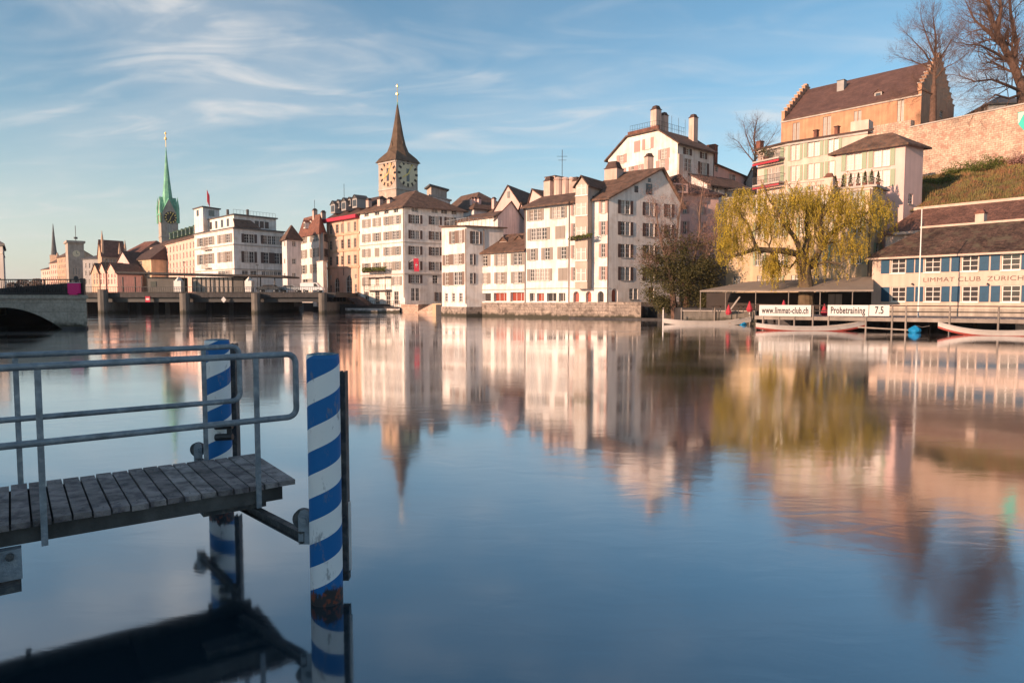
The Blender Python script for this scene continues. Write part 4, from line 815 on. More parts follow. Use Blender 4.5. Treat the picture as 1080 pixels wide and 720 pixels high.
# bay tower
a, b_ = FL.sx(611.5, 12), FL.sx(624.5, 12); dp = 1.25; zb0, zb1 = ZA(304.5, 94.5), ZA(196, 94.5); f2 = Fac(FL.pt(a, 0, dp), FL.pt(b_, 0, dp), zb0, zb1)
m = MB().box(FL.pt(a, zb0, 0.004), V3(FL.u*(b_-a), 0), V3(FL.n*(dp-.004), 0), (0, 0, zb1-zb0)); m.poly([FL.pt(a, zb1, dp), FL.pt(b_, zb1, dp), FL.pt((a+b_)/2, ZA(186, 94), dp)]); bo = h.part('bay_tower', m, 'bay_beige')
m = MB(); gm = MB()
for y in (199.5, 220, 245, 267.5, 289.5):
    z = f2.hit(618, y)[1]; hh = 1.5 if y > 200 else 1.3
    for k in (0, 1):
        x0 = (b_-a)*(.12+.4*k); gm.box(f2.pt(x0+.06, z-hh/2, .01), V3(f2.u*((b_-a)*.36-.1), 0), V3(f2.n*.03, 0), (0, 0, hh))
        for q in (x0, x0+(b_-a)*.36-.05): m.box(f2.pt(q, z-hh/2-.05, .012), V3(f2.u*.09, 0), V3(f2.n*.06, 0), (0, 0, hh+.1))
        m.box(f2.pt(x0+.09, z+.2, .045), V3(f2.u*((b_-a)*.36-.14), 0), V3(f2.n*.02, 0), (0, 0, .07))
    m.box(f2.pt(0, z-hh/2-.25, .002), V3(f2.u*(b_-a), 0), V3(f2.n*.14, 0), (0, 0, .18))
    h.part('bay_window', gm, 'glass_curtain', parent=bo); gm = MB(); gm.box(FL.pt(b_+.012, z-hh/2, .35), V3(FL.u*.02, 0), V3(FL.n*.6, 0), (0, 0, hh)); h.part('side_window', gm, 'glass_curtain', parent=bo); gm = MB()
h.part('window_frames', m, 'white_paint', parent=bo)
zr, ze = ZA(184.5, 94), zb1+.05; m = MB(); mid = (a+b_)/2
for e0 in (a-.3, b_+.3):
    q = [FL.pt(e0, ze-.2, dp+.3), FL.pt(mid, zr, dp+.3), FL.pt(mid, zr, -6), FL.pt(e0, ze-.2, -5)]; m.hexa(q, [x+Vector((0, 0, .14)) for x in q])
h.part('bay_roof', m, 'tile_brown', parent=bo); m = MB(); m.box(FL.pt(a+.01, zb1-1.2, -4.5), V3(FL.u*(b_-a-.02), 0), V3(FL.n*4.5, 0), (0, 0, 1.2)); h.part('bay_cheek', m, 'bay_beige', parent=bo)
h.chimney(647.5, 171, 190, 101, 2.0); h.done('plaster_white')
for c in h.o.children:
    if c.name.startswith('wall'): pass
p0, p1 = FL.pt(FL.sx(608, 12), ZA(252.5, 95), dp+.3), FL.pt(FL.sx(629, 12), ZA(250.5, 94), dp+.3); T = Thing('plant_box', 'flower box of trailing plants on the bay tower of the gable house', 'plant box', (p0+p1)/2); T.part('box', MB().beam(p0, p1, .3, .3), 'dark_wood')
m = MB(); hedge(m, p0-Vector((0, 0, .2)), p1, .22, .6, 420, .13); T.part('plants', m, 'leaf_bush', fix=False)

# roofs and gables standing behind the riverside row
h = House('pink_gable_house', 'pale pink pointed gable with a long brown roof behind the riverside row', 'house', [(514, 150), (560, 146)], ZA(233, 148), zb=5, depth=18); fr=(538-514)/46.; h.rf(ZA(196, 148)-h.zE, 1, (0, 0), matn='tile_brown', fr=fr, ov=.3, gable_ov=.3); 
h.f[0].row((531, 228) if 0 else (536, 237), 1.3, [(526, 529), (534, 537)], sill=None); h.part('attic_window', MB().box(h.f[0].pt(h.f[0].hit(535, 205)[0], h.f[0].hit(535, 209)[1], .01), V3(h.f[0].u*.6, 0), V3(h.f[0].n*.04, 0), (0, 0, 1.4)), 'glass'); h.done('plaster_rose')
h = House('long_roofed_house', 'house whose long brown roof runs right from the pink pointed gable', 'house', [(541, 160), (578, 150)], ZA(228, 152), zb=5, depth=16); h.rf(ZA(196.5, 156)-h.zE, 0, (0, 5), matn='tile_brown'); h.done('plaster_rose')
h = House('small_gable_house', 'small pink gable peeking over the left end of the tall riverside house', 'house', [(545, 127), (556, 125)], ZA(230, 126), zb=5, depth=8); h.rf(ZA(214, 126)-h.zE, 1, (0, 0), matn='tile_brown', ov=.3); h.f[0].row((550.5, 236), 1.4, [(549, 552)], sill=None); h.done('plaster_rose')
h = House('low_roofed_house', 'brown tiled roof with small chimneys between the corner house and the pink pointed gable', 'house', [(496, 165), (526, 158)], ZA(226, 160), zb=5, depth=10); h.rf(ZA(214, 163)-h.zE, 0, (0, 0), matn='tile_brown')
for px in (498, 501, 505, 521): h.chimney(px, 208, 216, 163, .8, ('plaster_rose', 'tile_dark'))
h.done('plaster_rose')
h = House('chimney_house', 'pink house topped with stubby round chimneys and a tall aerial behind the riverside row', 'house', [(575, 122), (612, 116)], ZA(208, 119), zb=5, depth=9); h.rf(ZA(199, 119)-h.zE, 0, (0, 0), matn='tile_brown')
for px in (589, 596, 603): 
    g = G(px, 118.6, 22); h.part('chimney', MB().cyl(V3(g, ZA(207, 118.6)), .85, ZA(190, 118.6)-ZA(207, 118.6), 12).cyl(V3(g, ZA(190, 118.6)), 1.0, .45, 12, .5), 'chimney_plaster', parent=h.ro)
h.chimney(580, 186.5, 205, 119, 1.5); h.chimney(585, 186.5, 200, 120.5, 2.4, ('chimney_plaster', 'tile_dark'), cap=False); h.chimney(608, 187, 205, 118, 1.4)
g = G(593, 119, 28); h.part('aerial', MB().tube([V3(g, ZA(192, 119)), V3(g, ZA(158, 119))], .05, 4).tube([V3(g, ZA(165, 119))-Vector((.9, 0, 0)), V3(g, ZA(165, 119))+Vector((.9, 0, 0))], .03, 4).tube([V3(g, ZA(169, 119))-Vector((.7, 0, 0)), V3(g, ZA(169, 119))+Vector((.7, 0, 0))], .03, 4), 'iron'); h.done('plaster_rose')
h = House('curved_gable_house', 'pale gable with sloping shoulders rising between the brown roof and the stubby chimneys', 'house', [(556, 124), (584, 120)], ZA(218, 121), zb=5, depth=7); h.rf(ZA(198, 121)-h.zE, 1, (0, 0), matn='tile_brown', fr=.8, ov=.2); h.done('plaster_rose')

# ---------------------------------------------------------------- quay terrace, steps
m = MB(); A, B_, C_, D_ = G(364, 139.5, 1), G(421.5, 136.5, 1), G(421.5, 142, 1), G(364, 144, 1)
m.hexa([V3(p, -1) for p in (A, B_, C_, D_)], [V3(p, ZA(325, 138)) for p in (A, B_, C_, D_)]); m.m = 1; zt_ = ZA(325, 138)
m.hexa([V3(p, zt_) for p in (A+Vector((1.2, -.3)), B_+Vector((-.6, -.3)), C_, D_)], [V3(p, zt_+.28) for p in (A+Vector((1.2, -.3)), B_+Vector((-.6, -.3)), C_, D_)])
m.m = 0; struct('quay', m, ['plaster_old', 'concrete_dark'])
m = MB(); fq = Fac(A, B_, 0, 3)
for k in range(22): p = fq.pt(fq.L*(.2+.79*k/21), zt_+.28, -.3); m.tube([p, p+Vector((0, 0, 1.2))], .035, 4)
m2 = MB().beam(fq.pt(fq.L*.2, zt_+1.48, -.3), fq.pt(fq.L*.99, zt_+1.48, -.3), .06, .05).beam(fq.pt(fq.L*.2, zt_+.9, -.3), fq.pt(fq.L*.99, zt_+.9, -.3), .04, .04)
T = Thing('quay_railing', 'thin iron railing along the landing terrace below the large white corner house', 'railing', fq.pt(fq.L*.5, zt_+.28, -.3)); T.part('balusters', m, 'iron'); T.part('handrail', m2, 'iron')
m = MB(); c0, c1 = G(366, 138.5, 1), G(389, 138, 1); m.hexa([V3(c0, ZA(313.5, 138.5)), V3(G(372, 138, 1), ZA(313, 138)), V3(c1, ZA(321, 138)), V3(G(372, 138.3, 1), ZA(321, 138.3))], [V3(p, z+.25) for p, z in ((G(366, 143, 1), ZA(313.5, 143)), (G(377, 143, 1), ZA(313, 143)), (G(390, 143, 1), ZA(321, 143)), (G(377, 143, 1), ZA(321, 143)))])
solo('boat_ramp_roof', MB().box(V3(G(366, 138.4, 1), ZA(314, 138.4)), V3(G(377, 138.4, 1)-G(366, 138.4, 1), 0), V3(G(389, 138.3, 1)-G(377, 138.4, 1), -1.6), (0, 5, .2)), 'tile_dark', 'dark sloping shed roof at the water between bridge end and landing terrace', 'shed roof')
m = MB(); A, B_ = G(423, 137, 1), G(441, 135.5, 1); m.hexa([V3(p, -1) for p in (A, B_, B_+Vector((2, 5)), A+Vector((0, 5)))], [V3(p, ZA(321, 136)) for p in (A, B_, B_+Vector((2, 5)), A+Vector((0, 5)))]); solo('stone_wall', m, 'wall_rubble', 'rough warm stone quay wall between the landing terrace and the river steps', 'wall')
m = MB(); A, B_ = G(456, 130, 1), G(465.5, 129, 1); m.hexa([V3(p, -1) for p in (A, B_, B_+Vector((1, 5)), A+Vector((0, 5)))], [V3(p, ZA(320, 130)) for p in (A, B_, B_+Vector((1, 5)), A+Vector((0, 5)))]); solo('stone_pier', m, 'plaster_yellow', 'yellow lit stone block right of the river steps beside the narrow riverside house', 'stone block')
m = MB()
for k in range(9):
    x0, x1 = G(438, 134, 1), G(456, 131.5, 1); a = x0.lerp(x1, k/9); b_ = x0.lerp(x1, (k+1)/9); z = lerp(0.0, 1.75, (k+1)/9); m.hexa([V3(p, -.8) for p in (a, b_, b_+Vector((0, 3)), a+Vector((0, 3)))], [V3(p, z) for p in (a, b_, b_+Vector((0, 3)), a+Vector((0, 3)))])
solo('river_steps', m, 'wall_rubble', 'stone steps leading up from the water beside the yellow stone block', 'steps')
# river wall in front of the dark recess
m = MB(); A, B_ = G(642, 93.6, 1), G(676, 92, 1); m.hexa([V3(p, -1) for p in (A, B_, B_+Vector((0, 3)), A+Vector((0, 3)))], [V3(p, ZA(318.5, 93)) for p in (A, B_, B_+Vector((0, 3)), A+Vector((0, 3)))]); solo('river_wall', m, 'quay_stone', 'weathered grey stone river wall below the big side gable', 'wall')
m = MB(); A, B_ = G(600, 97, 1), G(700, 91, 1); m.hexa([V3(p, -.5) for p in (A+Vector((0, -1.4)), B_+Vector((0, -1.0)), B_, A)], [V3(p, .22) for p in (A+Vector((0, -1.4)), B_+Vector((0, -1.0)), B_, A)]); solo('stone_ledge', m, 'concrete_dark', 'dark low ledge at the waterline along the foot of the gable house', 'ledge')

# ================================================================ far bridge with shelters and cars
YB = 131
xL, xR = G(60, YB, 3).x, G(346, 137, 3).x; T = Thing('river_bridge', 'dark flat road bridge on thick grey piers in front of the white corner block', 'bridge', (xL/2+xR/2, YB+10, 0))
zT, zU = ZA(308, YB), ZA(318.5, YB)
T.part('deck', MB().bx(xL-30, xR+3, YB, YB+22, zU+.9, zT-.12), 'concrete_dark'); T.part('roadway', MB().bx(xL-30, xR+3, YB+.3, YB+21.7, zT-.119, zT-.06), 'asphalt')
m = MB()
for k in range(8): m.bx(xL-30, xR, YB+.8+k*2.8, YB+1.3+k*2.8, zU, zU+.899)
T.part('girder', m, 'iron')
for k, (px, w_) in enumerate(((112, 1.75), (197.5, 1.75), (272, 1.6), (342, 1.5))):
    x = G(px, YB, 1).x; m = MB(); m.tube([(x, YB-.9, -2), (x, YB-.9, zT-.2 if k else zT+.5)], w_*.52, 10); m.bx(x-w_/2, x+w_/2, YB-.9, YB+23, -2, zU-.002); T.part('pier', m, 'pier_stone')
for px in (96, 128, 140, 152, 170, 182, 225, 248):
    x = G(px, YB+8, 1).x; T.part('pile', MB().bx(x-.5, x+.5, YB+6, YB+18, -2, zU-.002), 'concrete_dark')
m = MB(); x = xL-30; rp = MB()
while x < xR: m.tube([(x, YB+.15, zT-.12), (x, YB+.15, zT+.95)], .03, 4); x += .42
T.part('balusters', m, 'iron'); T.part('handrail', MB().bx(xL-30, xR, YB+.1, YB+.22, zT+.95, zT+1.03).bx(xL-30, xR, YB+.1, YB+.2, zT+.0, zT+.06), 'iron')
# signs under the deck
def nosign(px, py, w_, lab):
    x = G(px, YB, 3).x; z = ZA(py, YB); t = Thing('navigation_sign', lab, 'sign', (x, YB-.1, z)); 
    t.part('panel', MB().bx(x-w_/2, x+w_/2, YB-.12, YB-.06, z-.55, z+.55), 'flag_red'); t.part('bar', MB().bx(x-w_*.36, x+w_*.36, YB-.14, YB-.122, z-.16, z+.2), 'banner_white')
nosign(156, 315.5, .9, 'red and white bar sign on the bridge girder between the first two piers')
x = G(236, YB, 3).x; z = ZA(316, YB); t = Thing('navigation_sign', 'small pale diamond sign on the bridge girder right of the second pier', 'sign', (x, YB-.1, z)); t.part('panel', MB().hexa([(x-.5, YB-.1, z), (x, YB-.1, z-.6), (x+.5, YB-.1, z), (x, YB-.1, z+.6)], [(x-.5, YB-.06, z), (x, YB-.06, z-.6), (x+.5, YB-.06, z), (x, YB-.06, z+.6)]), 'banner_white')
# canopy and market hall on the bridge
T = Thing('bridge_pavilion', 'long thin-roofed glazed pavilion standing on the flat road bridge', 'pavilion', (G(210, YB+4, 3).x, YB+4, zT))
xa, xb = G(124, YB+2, 5).x, G(301, YB+2, 5).x; zc = ZA(289.5, YB+2)
m = MB().hexa([(xa, YB+1.2, zc+.25), (xb, YB+1.2, zc-.55), (xb, YB+11, zc-.55), (xa, YB+11, zc+.25)], [(xa, YB+1.2, zc+.6), (xb, YB+1.2, zc-.2), (xb, YB+11, zc-.2), (xa, YB+11, zc+.6)]); T.part('canopy', m, 'concrete_dark')
for a, b_, mm in ((156, 187, 'booth_grey'), (203, 245, 'glass_curtain'), (246, 257, 'booth_grey')):
    x0, x1 = G(a, YB+3.5, 4).x, G(b_, YB+3.5, 4).x; T.part('booth', MB().bx(x0, x1, YB+3.5, YB+8, zT, zc-.45), mm)
m = MB()
for k in range(10): x = lerp(G(203, YB+3.4, 4).x, G(245, YB+3.4, 4).x, k/9); m.bx(x-.06, x+.06, YB+3.38, YB+3.49, zT, zc-.5)
T.part('glazing_bars', m, 'iron'); x0, x1 = G(159, YB+3.4, 4).x, G(165, YB+3.4, 4).x; T.part('opening', MB().bx(x0, x1, YB+3.42, YB+3.49, zT+1, zT+2.1), 'glass')
for px in (130, 143, 150, 190, 260, 275, 290): x = G(px, YB+3, 4).x; T.part('column', MB().tube([(x, YB+3, zT), (x, YB+3, zc-.4)], .12, 8), 'iron')
for px, w_ in ((187.5, 1.4), (262, 1.3)):
    x = G(px, YB+1, 4).x; t = Thing('kiosk_tent', 'white pointed kiosk beside the %s' % ('second bridge pier' if px < 200 else 'right end of the glazed pavilion'), 'kiosk', (x, YB+1.3, zT)); z = ZA(296, YB)
    t.part('body', MB().bx(x-w_/2, x+w_/2, YB+.9, YB+2.3, zT, z), 'white_paint'); t.part('top', MB().tube([(x, YB+1.6, z), (x, YB+1.6, z+.9)], [w_*.62, .05], 4), 'white_paint')
x = G(194, YB, 4).x; t = Thing('lamp_post', 'thin dark lamp post above the second bridge pier', 'lamp post', (x, YB+.4, zT)); t.part('post', MB().tube([(x, YB+.4, zT), (x, YB+.4, ZA(277, YB))], [.09, .05], 6), 'iron'); t.part('lamp', MB().bx(x-.2, x+.2, YB+.2, YB+.6, ZA(277, YB), ZA(276, YB)), 'iron')
x = G(271, YB, 4).x; t = Thing('lamp_post', 'thin dark lamp post above the third bridge pier', 'lamp post', (x, YB+.4, zT)); t.part('post', MB().tube([(x, YB+.4, zT), (x, YB+.4, ZA(280, YB))], [.09, .05], 6), 'iron'); t.part('lamp', MB().bx(x-.2, x+.2, YB+.2, YB+.6, ZA(280, YB), ZA(279, YB)), 'iron')
x = G(111, YB, 4).x; t = Thing('lamp_post', 'thin dark lamp post on the leftmost bridge pier', 'lamp post', (x, YB+.4, zT)); t.part('post', MB().tube([(x, YB+.4, zT), (x, YB+.4, ZA(274, YB))], [.09, .05], 6), 'iron'); t.part('lamp', MB().bx(x-.2, x+.2, YB+.2, YB+.6, ZA(274, YB), ZA(273, YB)), 'iron')
def car(px, Y, L_, Hh, paint, lab, van=False, name='car', facing=1):
    c = G(px, Y, 4); x0 = c.x-L_/2; W_ = 1.75; t = Thing(name, lab, 'van' if van else 'car', (c.x, Y+W_/2, zT-.06)); zb = zT-.06
    X = lambda u: c.x+facing*(u-.5)*L_
    prof = [(0, .35), (0, .62), (.04, .72), (.22, .78), (.34, 1), (.72, 1), (.88, .72), (1, .66), (1, .35)] if not van else [(0, .25), (0, .95), (.05, 1), (.72, 1), (.84, .62), (.98, .5), (1, .25)]
    m = MB(); a = [Vector((X(u), Y, zb+v*Hh)) for u, v in prof]; m.hexa(a, [p+Vector((0, W_, 0)) for p in a]); t.part('body', m, paint)
    g = [(.27, .76), (.36, .94), (.70, .94), (.82, .74)] if not van else [(.60, .62), (.60, .92), (.70, .92), (.80, .62)]
    a = [Vector((X(u), Y-.012, zb+v*Hh)) for u, v in g]; t.part('window', MB().hexa(a, [p+Vector((0, W_+.024, 0)) for p in a]), 'glass')
    for u in (.18, .80):
        for yy in (Y-.02, Y+W_-.18): w0 = Vector((X(u), yy, zb+.31)); wo = t.part('wheel', MB().tube([w0, w0+Vector((0, .2, 0))], .31, 14), 'rubber'); t.part('rim', MB().tube([w0-Vector((0, .01, 0)), w0+Vector((0, .21, 0))], .17, 10), 'car_silver', parent=wo)
car(282, YB+1.6, 4.3, 1.5, 'car_dark', 'dark car furthest left of the three vehicles on the bridge'); car(305, YB+4.2, 4.8, 1.45, 'car_silver', 'silver car in the middle of the three vehicles on the bridge', facing=-1); car(328.5, YB+2.5, 4.4, 1.9, 'car_white', 'white van parked at the right end of the bridge', van=True)

# ================================================================ near bridge on the left
YN = 63; zt = ZA(311, YN); xr = G(91.5, YN, 1.5).x; xc = G(2, YN, 2).x; ah, aw = 2.0, 5.5; WN = 18
T = Thing('stone_bridge', 'pale stone arched bridge entering from the left edge with dark railings', 'bridge', (xr-20, YN+9, 0))
SK = 12.5
def skew(x0, x1, y0, y1, z0, z1): k = lambda y: SK*(y-YN)/WN; return MB().hexa([(x0, y0, z0), (x1-k(y0), y0, z0), (x1-k(y1), y1, z0), (x0, y1, z0)], [(x0, y0, z1), (x1-k(y0), y0, z1), (x1-k(y1), y1, z1), (x0, y1, z1)])
def arch_z(x, c): t = 1-((x-c)/aw)**2; return max(-1.0, ah*t if t > 0 else -1)
m = MB(); xs = sorted({xr, *[xc+aw*math.sin(math.pi/2*k/14) for k in range(-14, 15)], *[xc-13.6+aw*math.sin(math.pi/2*k/14) for k in range(-14, 15)], -75})
for a, b_ in zip(xs[:-1], xs[1:]):
    def zf(x):
        for c in (xc, xc-13.6):
            if abs((a+b_)/2-c) < aw: return arch_z(x, c) if abs(x-c) < aw-.001 else 0
        return -1.2
    za_, zb_ = zf(a), zf(b_); m.hexa([(a, YN, za_), (b_, YN, zb_), (b_-SK, YN+WN, zb_), (a-SK, YN+WN, za_)], [(a, YN, zt-.35), (b_, YN, zt-.35), (b_-SK, YN+WN, zt-.35), (a-SK, YN+WN, zt-.35)])
T.part('arches', m, 'bridge_stone'); T.part('arch_shade_wall', MB().bx(-90, xr-14, YN+WN-2, YN+WN-1, -1.5, 2.2), 'iron'); T.part('coping', skew(-75, xr+.15, YN-.15, YN+WN+.15, zt-.349, zt), 'bridge_stone')  # dark wall added behind the arches stands in for the shade inside them
T.part('roadway', skew(-75, xr, YN+1.2, YN+WN-1, zt+.001, zt+.1), 'asphalt'); T.part('cutwater', MB().bx(G(68, YN, 1).x, xr+.1, YN-.4, YN-.001, -1.5, .22), 'concrete_dark')
zR = ZA(294.7, YN); m = MB(); x = -60
while x < xr-.4: m.bx(x, x+.035, YN+.1, YN+.135, zt, zR-.06); x += .17
T.part('balusters', m, 'iron'); T.part('handrail', MB().bx(-75, xr-.3, YN+.06, YN+.18, zR-.06, zR+.04).bx(-75, xr-.3, YN+.08, YN+.16, zt+.12, zt+.18), 'iron')
m = MB(); x = -60
while x < xr: m.bx(x-.05, x+.05, YN+.2, YN+.3, zt, zR); x += 2.4
T.part('rail_posts', m, 'iron')
# dark ramp wall behind the railing
m = MB(); xa, xb = G(-40, YN+1.6, 4).x, G(87.5, YN+1.6, 4).x; m.hexa([(xa, YN+1.4, zt+.1), (xb, YN+1.4, zt+.1), (xb, YN+1.8, zt+.1), (xa, YN+1.8, zt+.1)], [(xa, YN+1.4, ZA(307, YN)), (xb, YN+1.4, ZA(297, YN)), (xb, YN+1.8, ZA(297, YN)), (xa, YN+1.8, ZA(307, YN))]); T.part('ramp_wall', m, 'concrete_dark')
T.part('end_post', MB().bx(G(84.5, YN, 4).x, G(88, YN, 4).x, YN+.02, YN+.32, zt, zR+.1), 'iron')
x0, x1 = G(71.5, YN-.2, 4).x, G(84, YN-.2, 4).x; T = Thing('sign_box', 'bright magenta box sign on the railing of the pale stone bridge', 'sign', ((x0+x1)/2, YN-.2, zt+.05)); T.part('panel', MB().bx(x0, x1, YN-.26, YN-.03, ZA(309.5, YN), ZA(298.6, YN)), 'magenta')
T.part('lid', MB().bx(x0-.03, x1+.03, YN-.29, YN-.0, ZA(298.6, YN)+.002, ZA(298, YN)), 'banner_white'); T.part('foot', MB().bx(x0+.1, x1-.25, YN-.24, YN-.05, zt+.001, ZA(309.5, YN)-.002), 'magenta')
x = G(80.5, YN+3, 4).x; T = Thing('lantern', 'dark dome lantern showing above the magenta sign', 'lantern', (x, YN+3, zt+.1)); T.part('post', MB().tube([(x, YN+3, zt+.1), (x, YN+3, zR+.1)], .06, 6), 'iron'); T.part('lamp', MB().tube([(x, YN+3, zR), (x, YN+3, zR+.3), (x, YN+3, zR+.42)], [.2, .2, .08], 10), 'iron')
# parked bicycles behind the railing
def bike(x, y, z, rr):
    m = MB(); w0, w1 = Vector((x, y, z+.34)), Vector((x+1.05, y, z+.34)); t = Thing('bicycle', 'dark bicycle parked behind the railing of the pale stone bridge', 'bicycle', (x+.5, y, z), 'bicycles behind the bridge railing')
    def rim_(c):
        r = MB(); k = 14; pts = [c+Vector((.33*math.cos(2*math.pi*i/k), 0, .33*math.sin(2*math.pi*i/k))) for i in range(k+1)]; r.tube(pts, .022, 4)
        for i in range(0, k, 2): r.tube([c, pts[i]], .006, 3)
        return r
    t.part('wheel', rim_(w0), 'rubber'); t.part('wheel', rim_(w1), 'rubber'); bb, st, hd = Vector((x+.45, y, z+.3)), Vector((x+.33, y, z+.85)), Vector((x+.88, y, z+.9))
    fo = t.part('frame', MB().tube([w0, bb, hd+Vector((0, 0, -.12)), st+Vector((0, 0, -.1)), bb], .02, 5).tube([w0, st+Vector((0, 0, -.1))], .015, 4).tube([w1, hd], .02, 5).tube([bb, st], .02, 5), 'iron'); t.part('saddle', MB().box(st-Vector((.12, .06, 0)), (.26, 0, 0), (0, .12, 0), (0, 0, .06)), 'rubber')
    t.part('handlebar', MB().tube([hd+Vector((0, -.25, .08)), hd+Vector((.05, 0, .06)), hd+Vector((0, .25, .08))], .015, 5), 'iron'); return t
b0 = bike(G(6, YN+.8, 4).x, YN+.8, zt+.1, R)
for k in range(1, 9): c = copy_tree(b0.o); c.location.x += k*.62+R.uniform(-.1, .1); c.location.y += R.uniform(-.1, .1)
# pavilion at the left edge
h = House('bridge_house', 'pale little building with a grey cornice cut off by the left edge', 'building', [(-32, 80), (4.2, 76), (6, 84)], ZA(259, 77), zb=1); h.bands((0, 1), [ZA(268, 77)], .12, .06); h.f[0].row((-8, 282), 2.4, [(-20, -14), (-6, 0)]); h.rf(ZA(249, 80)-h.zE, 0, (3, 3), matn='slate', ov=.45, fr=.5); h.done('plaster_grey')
# ================================================================ right: hill houses, castle, retaining wall
h = House('hill_house', 'large white hillside house with a roof terrace and three tall chimneys', 'house', [(641, 131.6), (714, 118), (752, 125.5)], ZA(150, 118), zb=12)
FL, FR = h.f[0], h.f[1]; dv = V3(h.p[2]-h.p[1], 0); s1, s2 = FL.sx(662, 33), FL.sx(695, 36); zk, zr = FL.hit(662, 145)[1], FL.hit(695, 137.5)[1]; zE = h.zE
prof = [(0, zE), (s1, zk), (s2, zr), (FL.L, zE)]; h.wall.poly([FL.pt(a, z) for a, z in prof]); h.wall.poly([FL.pt(a, z)+dv for a, z in prof]); m = MB()
pr2 = [(-.6, zE-.6), (s1, zk+.02), (s2, zr+.02), (FL.L+.7, zE-.5)]
for (a, za_), (b_, zb_) in zip(pr2[:-1], pr2[1:]):
    n = V3(FL.n, 0)*.5; q = [FL.pt(a, za_)+n, FL.pt(b_, zb_)+n, FL.pt(b_, zb_)+dv*1.03, FL.pt(a, za_)+dv*1.03]; m.hexa(q, [x+Vector((0, 0, .25)) for x in q])
h.roof = m; h.ro = h.part('roof', m, 'tile_brown')
FL.row((680, 152.5), 1.9, [(669, 675, 'C'), (677.5, 689.5, 'SWS')], shm='shutter_rose', nz=2); FL.row((700, 155.5), 1.6, [(694.5, 706.5, 'SWS')], shm='shutter_rose', nz=2) if 0 else None
FL.win(FL.sx(697, 30), FL.sx(704, 30), zE-2.3, zE-.6, sh=[(FL.sx(694.5, 30), FL.sx(697, 30)), (FL.sx(704, 30), FL.sx(706.5, 30))], shm='shutter_rose')
aw2 = lambda px, py, w_, hh, shm: None
for px0, px1, py in ((669, 675, 156.5), (677.5, 689.5, 153)):
    z = FL.hit(px0, py)[1]; a, b_ = FL.sx(px0, z), FL.sx(px1, z); c = (a+b_)/2; ww = (b_-a)
    if z-1 > zE: 
        m = MB(); m.box(FL.pt(c-ww*.25, z-1, .01), V3(FL.u*ww*.5, 0), V3(FL.n*.03, 0), (0, 0, 2)); wo = h.part('attic_window', m, 'glass_curtain'); m = MB()
        for sg in (-1, 1): m.box(FL.pt(c+sg*ww*.38-ww*.12, z-1, .01), V3(FL.u*ww*.24, 0), V3(FL.n*.05, 0), (0, 0, 2))
        h.part('shutter', m, 'shutter_rose', parent=wo)
FL.row((700, 174.5), 2.0, [(651, 660.5, 'SWS'), (663, 679, 'SWSSWS'), (692, 705.5, 'SWS')], shm='shutter_rose'); FL.row((657, 167.5), 1.6, [(650.5, 661, 'SWS')], shm='shutter_rose')
FR.row((725, 160), 1.1, [(720.5, 729.5, 'SWS'), (738, 745.5, 'SWS')], shm='shutter_dark', sill=None); FR.row((727, 174.5), 2.1, [(722, 729.5, 'WW'), (736, 747.5, 'SWWS')], shm='shutter_dark')
for px, a, b_, Y, w_ in ((692, 112, 138, 125.5, 1.35), (700.5, 119, 140, 127, 1.1), (731.5, 121, 149, 126, 1.15), (684.5, 162, 178, 112, 1.0)): h.chimney(px, a, b_, Y, w_) if px != 684.5 else None
h.part('corner_pier', MB().box(FR.pt(.05, 12, .002), V3(FR.u*1.1, 0), V3(FR.n*.3, 0), (0, 0, zE-14)), 'plaster_cream')
m = MB(); zt_ = zr+.3; c0, c1 = FL.pt(s1+.6, 0), FL.pt(s2-.3, 0); dd = dv*.75
rail = [(Vector((c0.x, c0.y, zk+.4)), Vector((c1.x, c1.y, zr+.3))), (Vector((c1.x, c1.y, zr+.3)), Vector((c1.x, c1.y, zr+.3))+dd)]
for a, b_ in rail:
    n = int((b_-a).length/.55)
    for k in range(n+1): p = a.lerp(b_, k/n); m.tube([p, p+Vector((0, 0, 1.5))], .022, 4)
    for hh in (.75, 1.5): m.tube([a+Vector((0, 0, hh)), b_+Vector((0, 0, hh))], .025, 4)
for k in range(5): p = rail[1][0].lerp(rail[1][1], k/4); m.tube([p, p+Vector((0, 0, 3.0))], .03, 4)
h.part('terrace_railing', m, 'iron'); m = MB().box(FL.pt(s1-.2, zk+.1, -.2), V3(FL.u*(s2-s1), zr-zk), -V3(FL.n*.25, 0), (0, 0, .9)); h.part('parapet', m, 'tile_red'); h.pipe(1, FR.L-.1, 14, zE-.3); h.done('plaster_white')
h = House('hillside_house', 'pinkish house with a dark broken roof just right of the big side gable', 'house', [(690, 108), (757, 112)], ZA(203, 110), zb=3, depth=13); h.rf(ZA(186.5, 114)-h.zE, 0, (0, 4), matn='tile_dark', ov=.7, fr=.5)
h.f[0].row((730, 219), 1.9, [(700, 708, 'SWS'), (718, 727, 'SWS'), (736, 745, 'SWS')], shm='shutter_rose'); h.f[0].row((730, 240), 1.9, [(700, 708, 'SWS'), (718, 727, 'SWS'), (736, 745, 'SWS')], shm='shutter_rose'); h.f[0].row((730, 262), 1.9, [(700, 708, 'SWS'), (718, 727, 'SWS'), (736, 745, 'SWS')], shm='shutter_rose')
h.chimney(684.5, 162, 186, 104, 1.0); h.dormer(716, 203, 107.5, 3.2, 1.4, 4, 0, 'tile_dark', 'plaster_rose'); h.done('plaster_rose')
